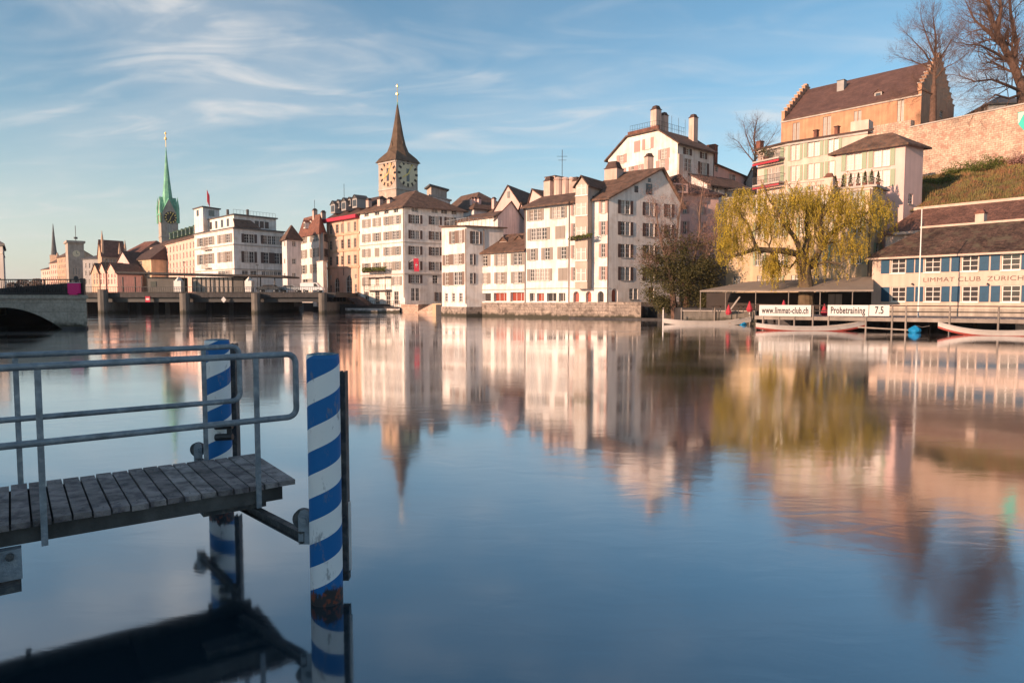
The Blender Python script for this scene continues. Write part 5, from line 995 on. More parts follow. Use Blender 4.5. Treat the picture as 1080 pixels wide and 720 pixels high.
h = House('hillside_house', 'pale house with receding dark eave directly right of the large hillside house', 'house', [(751, 127), (788, 142), ], ZA(172, 127), zb=12, depth=12); h.rf(2.6, 0, (0, 0), matn='tile_dark', ov=.4); h.f[0].row((756, 178), 1.1, [(754, 757.5)], sill=None); h.f[0].row((772, 188), 1.6, [(769, 776, 'WW')], sill=None); h.chimney(751.5, 153, 172, 130, 1.5, ('tile_red', 'tile_red'), cap=False); h.done('plaster_rose')
h = House('hillside_house', 'small dark-roofed house tucked below the pale receding house and left of the bare shrub-like tree', 'house', [(745, 117), (792, 124)], ZA(196, 119), zb=5, depth=9); h.rf(2.4, 0, (0, 0), matn='tile_brown', ov=.9); h.f[0].row((760, 201), 1.7, [(751, 758, 'WW'), (764, 770, 'WW'), (778, 784, 'W')]); h.f[0].row((760, 222), 1.8, [(751, 758, 'WW'), (764, 770, 'WW'), (778, 784, 'W')]); h.done('plaster_old')
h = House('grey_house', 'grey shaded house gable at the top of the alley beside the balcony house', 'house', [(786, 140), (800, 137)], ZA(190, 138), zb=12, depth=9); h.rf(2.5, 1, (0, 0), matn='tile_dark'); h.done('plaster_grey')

# castle-like building with stepped gables
zE = ZA(127, 135); h = House('stepped_gable_hall', 'large ochre hall with crow-stepped gables on top of the hill', 'hall', [(823, 135), (970, 117), (1004, 131)], zE, zb=20)
FL, FR = h.f[0], h.f[1]; rise = ZA(98, 143)-zE; h.rf(rise, 0, (0, 0), matn='roof_spire', ov=.35, fr=.5, gable_ov=-.5)
FL.row((951, 117.5), 4.6, [(946, 953.5, 'WW')], nz=3, glass='glass_curtain', frame='stone_trim'); FL.row((951, 121), 4.2, [(900, 908.5, 'WW')], nz=3, glass='glass_curtain', frame='stone_trim'); FL.row((872, 134.5), 4.0, [(867.5, 876.5, 'WW')], nz=3, glass='glass_curtain', frame='stone_trim'); FL.row((840, 140), 3.8, [(835.5, 843.5, 'WW')], nz=3, glass='glass_curtain', frame='stone_trim')
FR.row((993, 121), 1.3, [(991, 994.5, 'W')], sill=None)
for fi, fc, sg in ((1, FR, 0), (3, h.f[3], 0)):
    m = MB(); n = 9; Lh = fc.L/2; 
    for side in (0, 1):
        for k in range(n):
            s0 = Lh*k/n; s1_ = Lh*(k+1)/n; 
            if side: s0, s1_ = fc.L-s1_, fc.L-s0
            z0 = zE+rise*k/n-.9; z1 = zE+rise*(k+1)/n+.75; m.box(fc.pt(s0, z0, .003), V3(fc.u*(s1_-s0-.004), 0), -V3(fc.n*.62, 0), (0, 0, z1-z0))
            m.m = 1; m.box(fc.pt(s0-.08, z1+.002, .12), V3(fc.u*(s1_-s0+.16), 0), -V3(fc.n*.86, 0), (0, 0, .16)); m.m = 0
    m.box(fc.pt(Lh-.5, zE+rise, .01), V3(fc.u*1.0, 0), -V3(fc.n*.7, 0), (0, 0, 1.3)); h.part('stepped_gable', m, ['plaster_ochre', 'stone_trim'])
h.bands((0,), [zE-.55], .3, .2); h.chimney(888, 85, 92, 133.5, 1.3, ('plaster_grey', 'iron'), cap=False)
for px, py in ((866, 113), (926, 101.5)): h.dormer(px, py+1.5, 133.5 if px < 900 else 123.5, 1.2, .9, 2.2, 0, 'roof_spire', 'stone_trim')
h.done('plaster_ochre')
h = House('dark_roofed_house', 'dark slate roof of a house behind the hall, low beside its right gable', 'house', [(1000, 136), (1040, 122)], ZA(119, 128), zb=18, depth=8); h.rf(2.2, 0, (0, 5), matn='slate'); h.done('plaster_grey')

# retaining wall
m = MB(); A, B_ = G(958, 106.8, 22), G(1118, 90.5, 22); u = (B_-A).normalized(); n = Vector((u.y, -u.x)); zW = 29
nseg = 26
for k in range(nseg):
    a, b_ = A.lerp(B_, k/nseg), A.lerp(B_, (k+1)/nseg); m.hexa([V3(p, 12) for p in (a+n*.6, b_+n*.6, b_-n*1.2, a-n*1.2)], [V3(p, zW) for p in (a, b_, b_-n*1.2, a-n*1.2)])
T = Thing('retaining_wall', 'long high pinkish rubble retaining wall running right below the bare trees', 'wall', V3(A.lerp(B_, .5), 14)); T.part('wall', m, 'wall_rubble', fix=False)
m = MB(); m.hexa([V3(p, zW) for p in (A+n*.15, B_+n*.15, B_-n*1.3, A-n*1.3)], [V3(p, zW+.18) for p in (A+n*.15, B_+n*.15, B_-n*1.3, A-n*1.3)]); T.part('coping', m, 'stone_trim')
m = MB(); A2, B2 = G(905, 112, 24), G(959, 106.7, 24); m.hexa([V3(p, 14) for p in (A2, B2, B2-n*1.2, A2-n*1.2)], [V3(p, 30.2) for p in (A2, B2, B2-n*1.2, A2-n*1.2)]); solo('terrace_wall', m, 'wall_rubble', 'lower stretch of rubble wall with a step up, between balcony house and the hall', 'wall')
plat = MB(); pp = [G(830, 134, 28), A2+Vector((0, 1)), A-n*1.25, B_-n*1.25, Vector((190, 70)), Vector((190, 220)), Vector((75, 220))]; plat.hexa([V3(p, 12) for p in pp], [V3(p, 28.6 if i in (2, 3, 4, 5) else 28.6) for i, p in enumerate(pp)]); struct('castle_ground', plat, 'earth')
# buttress at the left of the wall / below
m = MB(); a, b_ = G(965, 90, 16), G(972, 89, 16); m.hexa([V3(p, 10) for p in (a, b_, b_+Vector((3, 12)), a+Vector((3, 12)))], [V3(p, z) for p, z in ((a, 18), (b_, 18), (b_+Vector((3, 12)), 22), (a+Vector((3, 12)), 22))]); solo('side_wall', m, 'wall_rubble', 'short sloping rubble wall between the pink house and the grassy slope', 'wall')

# long white balcony house
h = House('balcony_house', 'long cream house with green shutters and two red-trimmed balconies at its left end', 'house', [(798, 101), (829, 96.5), (913, 89.5)], ZA(151.5, 96.5), zb=8)
F0, F1 = h.f[0], h.f[1]; h.flat(.25, .55, 'tile_dark')
F1.row((855, 158.5), 2.1, [(831, 846.5, 'SWWS')], shm='shutter_green', glass='glass_curtain'); F1.row((866, 155.5), 2.1, [(848, 868.5, 'SWWS'), (870, 888, 'SWWS')], shm='shutter_green', glass='glass_curtain')
F1.row((850, 181.5), 2.1, [(831, 846.5, 'SWWS'), (848, 868.5, 'SWWS'), (870, 884, 'SWS')], shm='shutter_green', glass='glass_curtain'); F1.row((850, 204), 1.9, [(831, 846.5, 'SWWS'), (848, 868.5, 'SWWS')], shm='shutter_green')
for y in (164, 186.5): F0.row((813, y), 2.5, [(806, 827, 'SWWS')], shm='shutter_green', glass='glass_curtain', sill=None)
for k, y in enumerate((172, 196.5)):
    bo, a, b_, z = balcony(h, F0, 800, 828, y, 1.3, 1.1, 22); h.part('valance', MB().box(F0.pt(a, z-.62, 1.25), V3(F0.u*(b_-a), 0), V3(F0.n*.05, 0), (0, 0, .3)), 'valance_red', parent=bo)
h.part('parapet_block', MB().box(F1.pt(F1.L-2.4, h.zE+.26, -1), V3(F1.u*2.2, 0), -V3(F1.n*2, 0), (0, 0, 1.5)), 'plaster_cream')
h.chimney(801.5, 149, 156, 104, .8, ('tile_red', 'tile_red'), cap=False); h.chimney(861, 137, 146, 98, .5, ('tile_red', 'tile_dark'), cap=False); h.chimney(883, 133, 142, 96, .5, ('tile_red', 'tile_dark'), cap=False)
h.bands((0, 1), [h.zE-.3], .25, .15); h.done('plaster_cream')
p = F0.pt(2.2, F0.hit(805, 172)[1]+.9, .8); T = Thing('balcony_plants', 'bushy green plants on the upper red-trimmed balcony', 'plants', p); m = MB()
for _ in range(260): leaf(m, p+Vector((R.gauss(0, .8), R.gauss(0, .3), R.gauss(.3, .35))), .14)
T.part('foliage', m, 'leaf_dark', fix=False); T.part('pot', MB().cyl(p-Vector((0, 0, .9)), .3, .6, 10, .4), 'tile_red')
# pink house
h = House('pink_house', 'pale pink house with a low hipped brown roof in front of the retaining wall', 'house', [(880, 87), (953, 81.5), (972, 83.5)], ZA(149.5, 81.5), zb=8)
F0, F1 = h.f[0], h.f[1]; h.rf(1.5, 0, (2.5, 2.5), matn='tile_brown', ov=.6); F0.row((925, 167.5), 2.0, [(887.5, 914, 'SWWS'), (916, 944, 'SWWS')], shm='shutter_green', glass='glass_curtain'); F0.row((925, 189), 2.0, [(916, 944, 'SWWS'), (887.5, 914, 'SWWS')], shm='shutter_green', glass='glass_curtain')
F1.row((962, 210), 1.2, [(958, 963)]); h.done('plaster_rose')
# yellow house behind the willow
h = House('yellow_house', 'tall weathered yellow house with green shutters standing behind the willow', 'house', [(766, 88), (918, 78), (932, 81.5)], ZA(197, 78), zb=1)
F0, F1 = h.f[0], h.f[1]; h.flat(.25, .35, 'stone_trim')
for y in (217, 243, 271.5): F0.row((801, y), 2.0, [(794, 808, 'SWWS')], shm='shutter_green', glass='glass_curtain' if y < 250 else 'glass')
for y in (236, 268): F0.row((900, y), 2.2, [(817, 831, 'SWWS'), (840, 853, 'SWWS'), (862, 876, 'SWWS') if y > 250 else (866, 880, 'SWWS'), (896, 912, 'SWWS')], shm='shutter_green'); F1.row((925, y-2), 2.1, [(921, 929.5, 'SWS')], shm='shutter_green')
F0.row((900, 211), 1.9, [(820, 834, 'SWWS'), (862, 876, 'SWWS'), (896, 912, 'SWWS')], shm='shutter_green'); F0.row((801, 297), 1.5, [(773, 781, 'WW'), (798, 806, 'WW'), (817, 827, 'SWS'), (834, 842, 'WW'), (858, 866, 'WW')], shm='shutter_green')
m = MB()
for fc in (F0, F1):
    n = int(fc.L/.5)
    for k in range(n+1): p = fc.pt(fc.L*k/n, h.zE+.25, -.3); m.tube([p, p+Vector((0, 0, 1))], .022, 4)
    m.beam(fc.pt(0, h.zE+1.25, -.3), fc.pt(fc.L, h.zE+1.25, -.3), .05, .05)
h.part('terrace_railing', m, 'iron'); h.pipe(0, F0.L-.15, 1, h.zE-.2); h.chimney(875, 183, 196, 79.5, .9, ('plaster_cream', 'tile_red'))
m = MB(); s0, s1 = F0.sx(770, 14), F0.sx(808, 14); m.poly([F0.pt(s0, h.zE+.02, .02)]*1+[F0.pt(s1, h.zE+.02, .02), F0.pt(s1, h.zE+.5, .02)]) if 0 else None
h.bands((0, 1), [h.zE-.3], .2, .1); h.done('plaster_yellow')
tops = []
for k, px in enumerate((881, 889, 897, 905, 912, 919, 926)):
    Y = lerp(81.5, 79.2, min(1, k/5)); z = h.zE+.25; g = G(px, Y, z); hh = R.uniform(.95, 1.35)
    m = MB()
    for _ in range(330): t_ = R.random(); r = .33*(1-t_)**.7*math.sqrt(R.random()); a = R.random()*6.28; leaf(m, Vector((g.x+r*math.cos(a), g.y+r*math.sin(a), z+.35+t_*hh)), .07)
    if k == 0:
        T = Thing('potted_conifer', 'small dark potted conifer in the row along the terrace above the yellow house', 'potted tree', (g.x, g.y, z), 'potted conifers on the yellow house terrace'); T.part('pot', MB().cyl((g.x, g.y, z), .2, .4, 10, .28), 'tile_red'); T.part('foliage', m, 'leaf_dark', fix=False); first = T
    else: c = copy_tree(first.o); c.location = (g.x, g.y, z); c.scale = (1, 1, hh/1.15); c.rotation_euler = (0, 0, k*1.3)

# ---------------------------------------------------------------- club houses by the water
h = House('club_house', 'long house with a plain red-brown roof and pale ridge behind the blue-shuttered clubhouse', 'house', [(933, 78), (1112, 65.5)], ZA(246, 77.5), zb=1, depth=10)
h.rf(ZA(223.5, 82)-h.zE, 0, (1.5, 0), matn='tile_club_back', ov=.35, fr=.5); f = h.f[0]; m = MB(); m.beam(V3(h.B(.06, .5), ZA(222.5, 82)-.05), V3(h.B(1.02, .5), ZA(222.5, 82)-.05), .9, .35); h.part('ridge_cap', m, 'plaster_club', parent=h.ro)
h.part('eave_board', MB().box(f.pt(1, h.zE-.25, .35), V3(f.u*(f.L-1), 0), V3(f.n*.12, 0), (0, 0, .3)), 'plaster_club'); h.done('plaster_club')
h = House('club_house', 'two-storey clubhouse with blue shutters and lettering on its pinkish river front', 'house', [(919.5, 70), (1112, 57.8)], ZA(270.5, 70), zb=1, depth=9)
f = h.f[0]; h.rf(ZA(246.5, 75)-h.zE, 0, (3.2, 0), matn='tile_club', ov=.55, fr=.5)
h.part('eave_board', MB().box(f.pt(-.4, h.zE-.36, .5), V3(f.u*(f.L+.6), 0), V3(f.n*.1, 0), (0, 0, .17)), 'plaster_club'); 
m = MB(); m.beam(V3(h.B(.17, .5), ZA(246.5, 75)+.2), V3(h.B(1.02, .5), ZA(246.5, 75)+.2), .4, .2); h.part('ridge_cap', m, 'plaster_club', parent=h.ro)
for yr, z_h in ((280.3, 1.45), (310.3, 1.45)):
    z = f.hit(947, yr)[1]; z0, z1 = z-z_h/2, z+z_h/2
    for o_, s_ in (((939.7, 954.8), ((929.5, 938.2), (956.2, 964))), ((975, 991.7), ((965.6, 973.7), (993, 1001.6))), ((1014, 1031.8), ((1003.5, 1012.6), (1033.2, 1043))), ((1056.4, 1076), ((1045, 1054.9), (1077.5, 1087))), ((1100, 1112), ((1089, 1098),))):
        f.win(f.sx(o_[0], z), f.sx(o_[1], z), z0, z1, nx=2, nz=3, sill='white_paint', sh=[(f.sx(a, z), f.sx(b_, z)) for a, b_ in s_], shm='shutter_blue', slat=True, glass='glass')
z = f.hit(1027, 294.3)[1]; s0, s1 = f.sx(974, z), f.sx(1079.5, z); me = text_mesh('LIMMAT CLUB  ZÜRICH', .66, .012, .0); ww = max(v.co.x for v in me.vertices)-min(v.co.x for v in me.vertices)
cx_ = (max(v.co.x for v in me.vertices)+min(v.co.x for v in me.vertices))/2
for v in me.vertices: v.co.x = (v.co.x-cx_)*(s1-s0)/ww; v.co.y *= .9
me.materials.append(MATS['letter_brown']); o = link('lettering', me, h.o); o.location = f.pt((s0+s1)/2, z, .02)-h.l; o.rotation_euler = (math.pi/2, 0, f.rot); o['label'] = 'painted letters LIMMAT CLUB ZÜRICH between the two window rows'
h.chimney(1035, 221, 243, 66.8, .75, ('plaster_club', 'tile_red')); h.plinth((0,), 1.9, .05, 'concrete', 1); h.pipe(0, 1.0, 1.5, h.zE-.3) if 0 else None; h.done('plaster_club')
for px in (963.5, 1043):
    z = f.hit(px, 299)[1]; m = MB().tube([f.pt(f.sx(px, z), z, .01), f.pt(f.sx(px, z), z, .3)], .02, 5); T = Thing('wall_lamp', 'small dark wall lamp under the lettering, %s' % ('near the first letter' if px < 1000 else 'near the middle of the last word'), 'lamp', f.pt(f.sx(px, z), z, .01)); T.part('arm', m, 'iron'); T.part('shade', MB().tube([f.pt(f.sx(px, z), z-.12, .3), f.pt(f.sx(px, z), z+.06, .3)], [.12, .04], 8), 'iron')
g = G(969, 58.6, 3); T = Thing('flagpole', 'tall bare pale pole in front of the blue-shuttered clubhouse', 'flagpole', (g.x, g.y, 1.2)); T.part('pole', MB().tube([V3(g, 1.2), V3(g, ZA(220, 58.6))], [.07, .04], 8), 'white_paint'); T.part('knob', MB().tube([V3(g, ZA(220, 58.6)), V3(g, ZA(219, 58.6))], .07, 8), 'gold')

# deck on posts along the club
DA, DB = G(796, 64.2, 1.2), G(1125, 51.2, 1.2); fd = Fac(DA, DB, 0, 3); zd = 1.22
T = Thing('river_deck', 'long timber deck on posts over the water in front of clubhouse and canopy', 'deck', fd.pt(fd.L/2, 0)); T.part('planking', MB().box(fd.pt(0, zd-.12, 0), V3(fd.u*fd.L, 0), -V3(fd.n*8.5, 0), (0, 0, .12)), 'deck_wood')
T.part('edge_beam', MB().box(fd.pt(0, zd-.34, .04), V3(fd.u*fd.L, 0), -V3(fd.n*.2, 0), (0, 0, .3)), 'post_grey'); q = 0; posts = []
for px in (805, 822, 838, 857.5, 874, 913.5, 941, 955.5, 1001.6, 1053, 1104): 
    s_ = fd.sx(px, zd); p = fd.pt(s_, -1.5, .06); T.part('post', MB().tube([p, Vector((p.x, p.y, zd+.98))], .075, 8), 'post_grey'); 
for k in range(14): p = fd.pt(fd.L*(k+.5)/14, -1.5, -4); T.part('pile', MB().tube([p, Vector((p.x, p.y, zd-.125))], .12, 8), 'dark_wood')
for zz_ in (.98, .5): T.part('rail', MB().beam(fd.pt(0, zd+zz_, .06), fd.pt(fd.L, zd+zz_, .06), .07, .09), 'dark_wood')
T.part('lower_beam', MB().beam(fd.pt(fd.L*.38, .35, .1), fd.pt(fd.L*.55, .2, .1), .12, .12), 'post_grey')
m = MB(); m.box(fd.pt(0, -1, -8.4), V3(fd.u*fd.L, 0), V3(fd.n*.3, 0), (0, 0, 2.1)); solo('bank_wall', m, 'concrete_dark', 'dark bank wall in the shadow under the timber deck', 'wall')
def banner(pxa, pxb, txt, ty, lab, sz, blk=None):
    z0, z1 = fd.hit(pxa, 333)[1], fd.hit(pxa, 321.5)[1]; a, b_ = fd.sx(pxa, 2), fd.sx(pxb, 2); c = fd.pt((a+b_)/2, (z0+z1)/2, .22); t = Thing('banner', lab, 'banner', c)
    t.part('cloth', MB().box(fd.pt(a, z0, .2), V3(fd.u*(b_-a), 0), V3(fd.n*.03, 0), (0, 0, z1-z0)), 'banner_white'); me = text_mesh(txt, sz, .008, .022); xs_ = [v.co.x for v in me.vertices]; ww = max(xs_)-min(xs_); cx = (max(xs_)+min(xs_))/2
    for v in me.vertices: v.co.x = (v.co.x-cx)*ty*(b_-a)/ww
    me.materials.append(MATS['ink']); o = link('lettering', me, t.o); o.location = V3(fd.n*.025, 0)-Vector((0, 0, .0)); o.rotation_euler = (math.pi/2, 0, fd.rot)
banner(801.5, 856, 'www.limmat-club.ch', .9, 'long white banner reading www.limmat-club.ch on the deck rail under the willow', .82)
banner(873.5, 916.5, 'Probetraining', .84, 'white banner reading Probetraining on the deck rail', .82); banner(917.2, 938.5, '7.5', .42, 'small white banner reading 7.5 at the left end of the clubhouse', .86)

# canopy over the terrace
T = Thing('terrace_canopy', 'long pale sloping canopy roof on thin posts below the willow', 'canopy', V3(G(830, 70, 3), 1.7)); a, b_, c, d = V3(G(738, 76, 3.5), 3.62), V3(G(921, 64.5, 3.5), 3.55), V3(G(921, 71.5, 4.5), 5.0), V3(G(790, 80, 4.5), 4.7)
T.part('roof', MB().hexa([a, b_, c, d], [x+Vector((0, 0, .1)) for x in (a, b_, c, d)]), 'canvas'); T.part('fascia', MB().beam(a-Vector((0, .06, .0)), b_-Vector((0, .06, .0)), .06, .12), 'post_grey')
for px in (739.5, 770, 804.5, 840, 872, 903): 
    t_ = (px-738)/183; p = a.lerp(b_, t_); T.part('post', MB().tube([Vector((p.x, p.y+.15, .9)), Vector((p.x, p.y+.15, p.z))], .045, 6), 'post_grey')
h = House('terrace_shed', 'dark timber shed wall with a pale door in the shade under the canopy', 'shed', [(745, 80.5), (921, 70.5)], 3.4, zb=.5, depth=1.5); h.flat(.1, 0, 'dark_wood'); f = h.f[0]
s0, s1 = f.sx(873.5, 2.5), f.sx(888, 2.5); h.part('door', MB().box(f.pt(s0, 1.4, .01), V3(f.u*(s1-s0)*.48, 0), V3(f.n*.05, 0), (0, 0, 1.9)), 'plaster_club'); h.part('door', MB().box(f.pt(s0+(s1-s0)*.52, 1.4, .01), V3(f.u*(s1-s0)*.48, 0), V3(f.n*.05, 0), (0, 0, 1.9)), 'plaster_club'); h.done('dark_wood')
def parasol(px, Y, py, lab):
    g = G(px, Y, 2); z = ZA(py, Y); t = Thing('parasol', lab, 'parasol', V3(g, 1.25)); t.part('pole', MB().tube([V3(g, 1.2), V3(g, z)], .03, 6), 'white_paint'); t.part('canopy', MB().tube([V3(g, z-1.0), V3(g, z-.75), V3(g, z+.1)], [.22, .34, .03], 8), 'valance_red')
parasol(768.5, 72.5, 322, 'half-closed red parasol left of the slanted strut under the canopy'); parasol(790.5, 71, 318.5, 'half-closed red parasol between the slanted strut and the www banner'); parasol(869.5, 63.8, 321.5, 'half-closed red parasol between the two long banners'); parasol(826.5, 66.5, 317.5, 'half-closed red parasol behind the middle of the www banner')
g = G(768, 74, 2); T = Thing('pergola_strut', 'slanted pale strut standing under the left part of the canopy', 'strut', V3(g, 1.3)); T.part('beam', MB().beam(V3(g, 1.3), V3(G(780, 74, 2), ZA(313, 74)), .12, .12), 'stone_trim'); T.part('foot', MB().bx(g.x-.15, g.x+.15, 73.85, 74.15, 1.2, 1.3), 'stone_trim')
for k, px in enumerate((752, 760, 779, 784)):
    g = G(px, 75.5, 2); m = MB(); m.bx(g.x-.4, g.x+.4, 75.1, 75.9, 1.95, 2.0)
    if k == 0: T = Thing('terrace_table', 'small brown table on the shaded terrace under the canopy', 'table', V3(g, 1.22), 'tables under the canopy'); T.part('top', m, 'dark_wood'); T.part('leg', MB().tube([V3(g, 1.22), V3(g, 1.949)], .05, 6), 'iron'); t0 = T
    else: c = copy_tree(t0.o); c.location = V3(g, 1.22)
# low fence behind the first boat
m = MB(); A, B_ = G(718, 79.8, 1), G(798, 76.5, 1); ff = Fac(A, B_, 0, 2); T = Thing('bank_fence', 'low grey board wall with posts behind the left long boat', 'fence', ff.pt(ff.L/2, 0)); T.part('boards', MB().box(ff.pt(0, -.5, 0), V3(ff.u*ff.L, 0), -V3(ff.n*.15, 0), (0, 0, 1.85)), 'pier_stone')
for px in (700, 719, 754, 791): s_ = ff.sx(px, 1); p = ff.pt(s_, -1, .15); T.part('post', MB().tube([p, Vector((p.x, p.y, 1.75))], .09, 8), 'post_grey')
T.part('rail', MB().beam(ff.pt(0, 1.42, .1), ff.pt(ff.L, 1.42, .1), .08, .1), 'stone_trim')
g = G(699.5, 77, 1); T = Thing('mooring_pole', 'thin pale mooring pole at the left tip of the left long boat', 'pole', V3(g, -1)); T.part('pole', MB().tube([V3(g, -1), V3(g, ZA(326.5, 77))], .07, 8), 'white_paint'); T.part('cap', MB().cyl(V3(g, ZA(326.5, 77)), .09, .08, 8), 'iron')

# boats
def boat(xa, Ya, xb, Yb, lab, lower, lift=(.45, .45), hgt=.34, beam=1.5):
    a, b_ = V3(G(xa, Ya, .3), 0), V3(G(xb, Yb, .3), 0); d = (b_-a).normalized(); sd_ = Vector((-d.y, d.x, 0)); Lb = (b_-a).length; c = (a+b_)/2; T = Thing('river_boat', lab, 'boat', c); n = 22
    def sec(k, ins=0):
        t_ = k/n*2-1; e = lift[0] if t_ < 0 else lift[1]; w1 = beam/2*(1-abs(t_)**2.6)+.06-ins; w0 = w1*.72; zb = -.12+e*abs(t_)**2.6*.95+ins; zg = hgt+e*abs(t_)**2.2-(.02 if ins else 0); p = c+d*(Lb/2*t_)
        w1 = max(w1, .02); w0 = max(w0, .015); zm = zb+(zg-zb)*.30
        return [p-sd_*w1+Vector((0, 0, zg)), p-sd_*(w0+(w1-w0)*.3)+Vector((0, 0, zm)), p-sd_*w0+Vector((0, 0, zb)), p+sd_*w0+Vector((0, 0, zb)), p+sd_*(w0+(w1-w0)*.3)+Vector((0, 0, zm)), p+sd_*w1+Vector((0, 0, zg))]
    up, lo, inn, gw, st = MB(), MB(), MB(), MB(), MB()
    for k in range(n):
        s0, s1 = sec(k), sec(k+1)
        for i in range(5): (up if i in (0, 4) else lo).poly([s0[i], s1[i], s1[i+1], s0[i+1]])
        i0, i1 = sec(k, .05), sec(k+1, .05)
        for i in range(5): inn.poly([i0[i], i0[i+1], i1[i+1], i1[i]])
    for side in (0, 5): gw.tube([sec(k)[side] for k in range(n+1)], .035, 5)
    ho = T.part('hull', up, 'boat_white', fix=False); T.part('bottom', lo, lower, parent=ho, fix=False); T.part('inside', inn, 'boat_inner', fix=False); T.part('gunwale', gw, 'boat_white')
    for q in (.3, .55, .75): p = c+d*(Lb*(q-.5)); st = MB().box(p-sd_*.62-d*.12+Vector((0, 0, .2)), sd_*1.24, d*.24, (0, 0, .04)); T.part('seat', st, 'boat_inner')
    return T
boat(700, 74.8, 792, 73.4, 'white long narrow boat moored left, below the dark leafy tree', 'boat_white', (.3, .5)); boat(797, 60.8, 912, 59.2, 'long narrow boat with a red bottom moored under the www banner', 'boat_red', (.3, .55)); boat(989, 54, 1118, 50.2, 'long narrow boat with red bottom cut off by the right edge', 'boat_red', (.65, .3), .34); 
boat(1071, 55.8, 1135, 53.0, 'bow of a second white boat behind the one at the right edge', 'boat_white', (.4, .3), .62)
def tarp(px, Y, lab, s):
    g = G(px, Y, .3); m = MB(); m.sm = True; k = 10; rings = []
    for j in range(6):
        t_ = j/5; rings.append([V3(g, 0)+Vector((s*(math.sin(math.pi*(.18+.8*t_)))*math.cos(6.283*i/k)*(1+.15*math.sin(i*2.1)), s*.8*math.sin(math.pi*(.18+.8*t_))*math.sin(6.283*i/k), -.1+t_*s*1.35+.06*math.sin(i*1.7))) for i in range(k)])
    for a, b_ in zip(rings[:-1], rings[1:]):
        for i in range(k): m.poly([a[i], a[(i+1) % k], b_[(i+1) % k], b_[i]])
    T = Thing('covered_motor', lab, 'outboard cover', V3(g, 0)); T.part('cover', m, 'tarp_blue', fix=False); T.part('rope', MB().tube([V3(g, s*1.2), V3(g, s*.9)+Vector((s*1.6, .3, 0)), V3(g, s*1.1)+Vector((s*3, .5, 0))], .02, 4), 'stone_trim')
tarp(783, 73.6, 'blue tarpaulin bundle at the right tip of the left long boat', .5); tarp(965, 56.3, 'blue tarpaulin bundle floating at the deck posts below the clubhouse', .5)
T = Thing('hanging_banner', 'turquoise and white banner hanging over the retaining wall at the right edge', 'banner', V3(G(1080, 94.5, 29), 25)); p = G(1073.5, 94.6, 27); q = G(1090, 93, 27); m = MB().hexa([V3(p, ZA(146, 94.6)), V3(q, ZA(146, 93)), V3(q+Vector((0, .06)), ZA(146, 93)), V3(p+Vector((0, .06)), ZA(146, 94.6))], [V3(p, ZA(118.5, 94.6)), V3(q, ZA(116, 93)), V3(q+Vector((0, .06)), ZA(116, 93)), V3(p+Vector((0, .06)), ZA(118.5, 94.6))]); T.part('cloth', m, 'banner_teal')
q2 = p.lerp(q, .45); m = MB().hexa([V3(p, ZA(132, 94.6))+Vector((0, -.02, 0)), V3(q2, ZA(119, 94.6))+Vector((0, -.02, 0)), V3(p, ZA(119.5, 94.6))+Vector((0, -.02, 0))], [V3(p, ZA(132, 94.6))+Vector((0, -.03, 0)), V3(q2, ZA(119, 94.6))+Vector((0, -.03, 0)), V3(p, ZA(119.5, 94.6))+Vector((0, -.03, 0))]); T.part('stripe', m, 'banner_white')
# ================================================================ trees and plants
def rot_about(d, ang, az, rr):
    a = d.orthogonal().normalized(); a = Matrix.Rotation(az, 3, d) @ a; return (d*math.cos(ang)+a*math.sin(ang)).normalized()
def grow(mb, p, d, L_, r, lev, rr, up=.1, spread=.7, nb=4, wander=.2, tips=None, ratio=.62, segs=3):
    pts = [p.copy()]; dirs = [d]
    for i in range(segs):
        d = (d+Vector((rr.gauss(0, wander), rr.gauss(0, wander), rr.gauss(0, wander)+up))).normalized(); p = p+d*L_/segs; pts.append(p.copy()); dirs.append(d)
    r1 = max(r*.5, .006); mb.tube(pts, [lerp(r, r1, i/segs) for i in range(segs+1)], 6 if r > .12 else (4 if r > .04 else 3), cap=False)
    if tips is not None and lev <= 1: tips.append(pts[-1]); tips.append(pts[len(pts)//2])
    if lev <= 0: return
    az = rr.random()*6.28
    for k in range(nb):
        t_ = lerp(.3, 1.0, (k+rr.random()*.5)/nb) if k < nb-1 else 1.0; i = min(segs-1, int(t_*segs)); q = pts[i].lerp(pts[i+1], t_*segs-i) if t_ < 1 else pts[-1]
        az += 2.4+rr.gauss(0, .3); a = spread*rr.uniform(.7, 1.3) if k < nb-1 else spread*.35
        grow(mb, q, rot_about(dirs[i+1], a, az, rr), L_*ratio*rr.uniform(.75, 1.25), lerp(r, r1, t_)*.62, lev-1, rr, up, spread, nb, wander, tips, ratio, segs)
def limb(mb, pts, r0, r1, rr, every=1, lev=3, L_=3, spread=.9, nb=4, up=.1, tips=None, start=.3, wander=.2):
    "pts: (px, py, Y) down the length of a limb"
    q = [P(*p) for p in pts]; n = len(q); rs = [lerp(r0, r1, i/(n-1)) for i in range(n)]; mb.tube(q, rs, 8, cap=False)
    for i in range(n-1):
        for k in range(every):
            t_ = (k+rr.random())/every; g = (i+t_)/(n-1)
            if g < start: continue
            d = (q[i+1]-q[i]).normalized(); grow(mb, q[i].lerp(q[i+1], t_), rot_about(d, spread*rr.uniform(.6, 1.2), rr.random()*6.28, rr), L_*(1-.45*g)*rr.uniform(.7, 1.2), max(.02, lerp(r0, r1, g)*.38), lev, rr, up, .65, nb, wander, tips)
    d = (q[-1]-q[-2]).normalized(); grow(mb, q[-1], d, L_*.7, r1*.95, lev, rr, up, .6, nb, wander, tips)
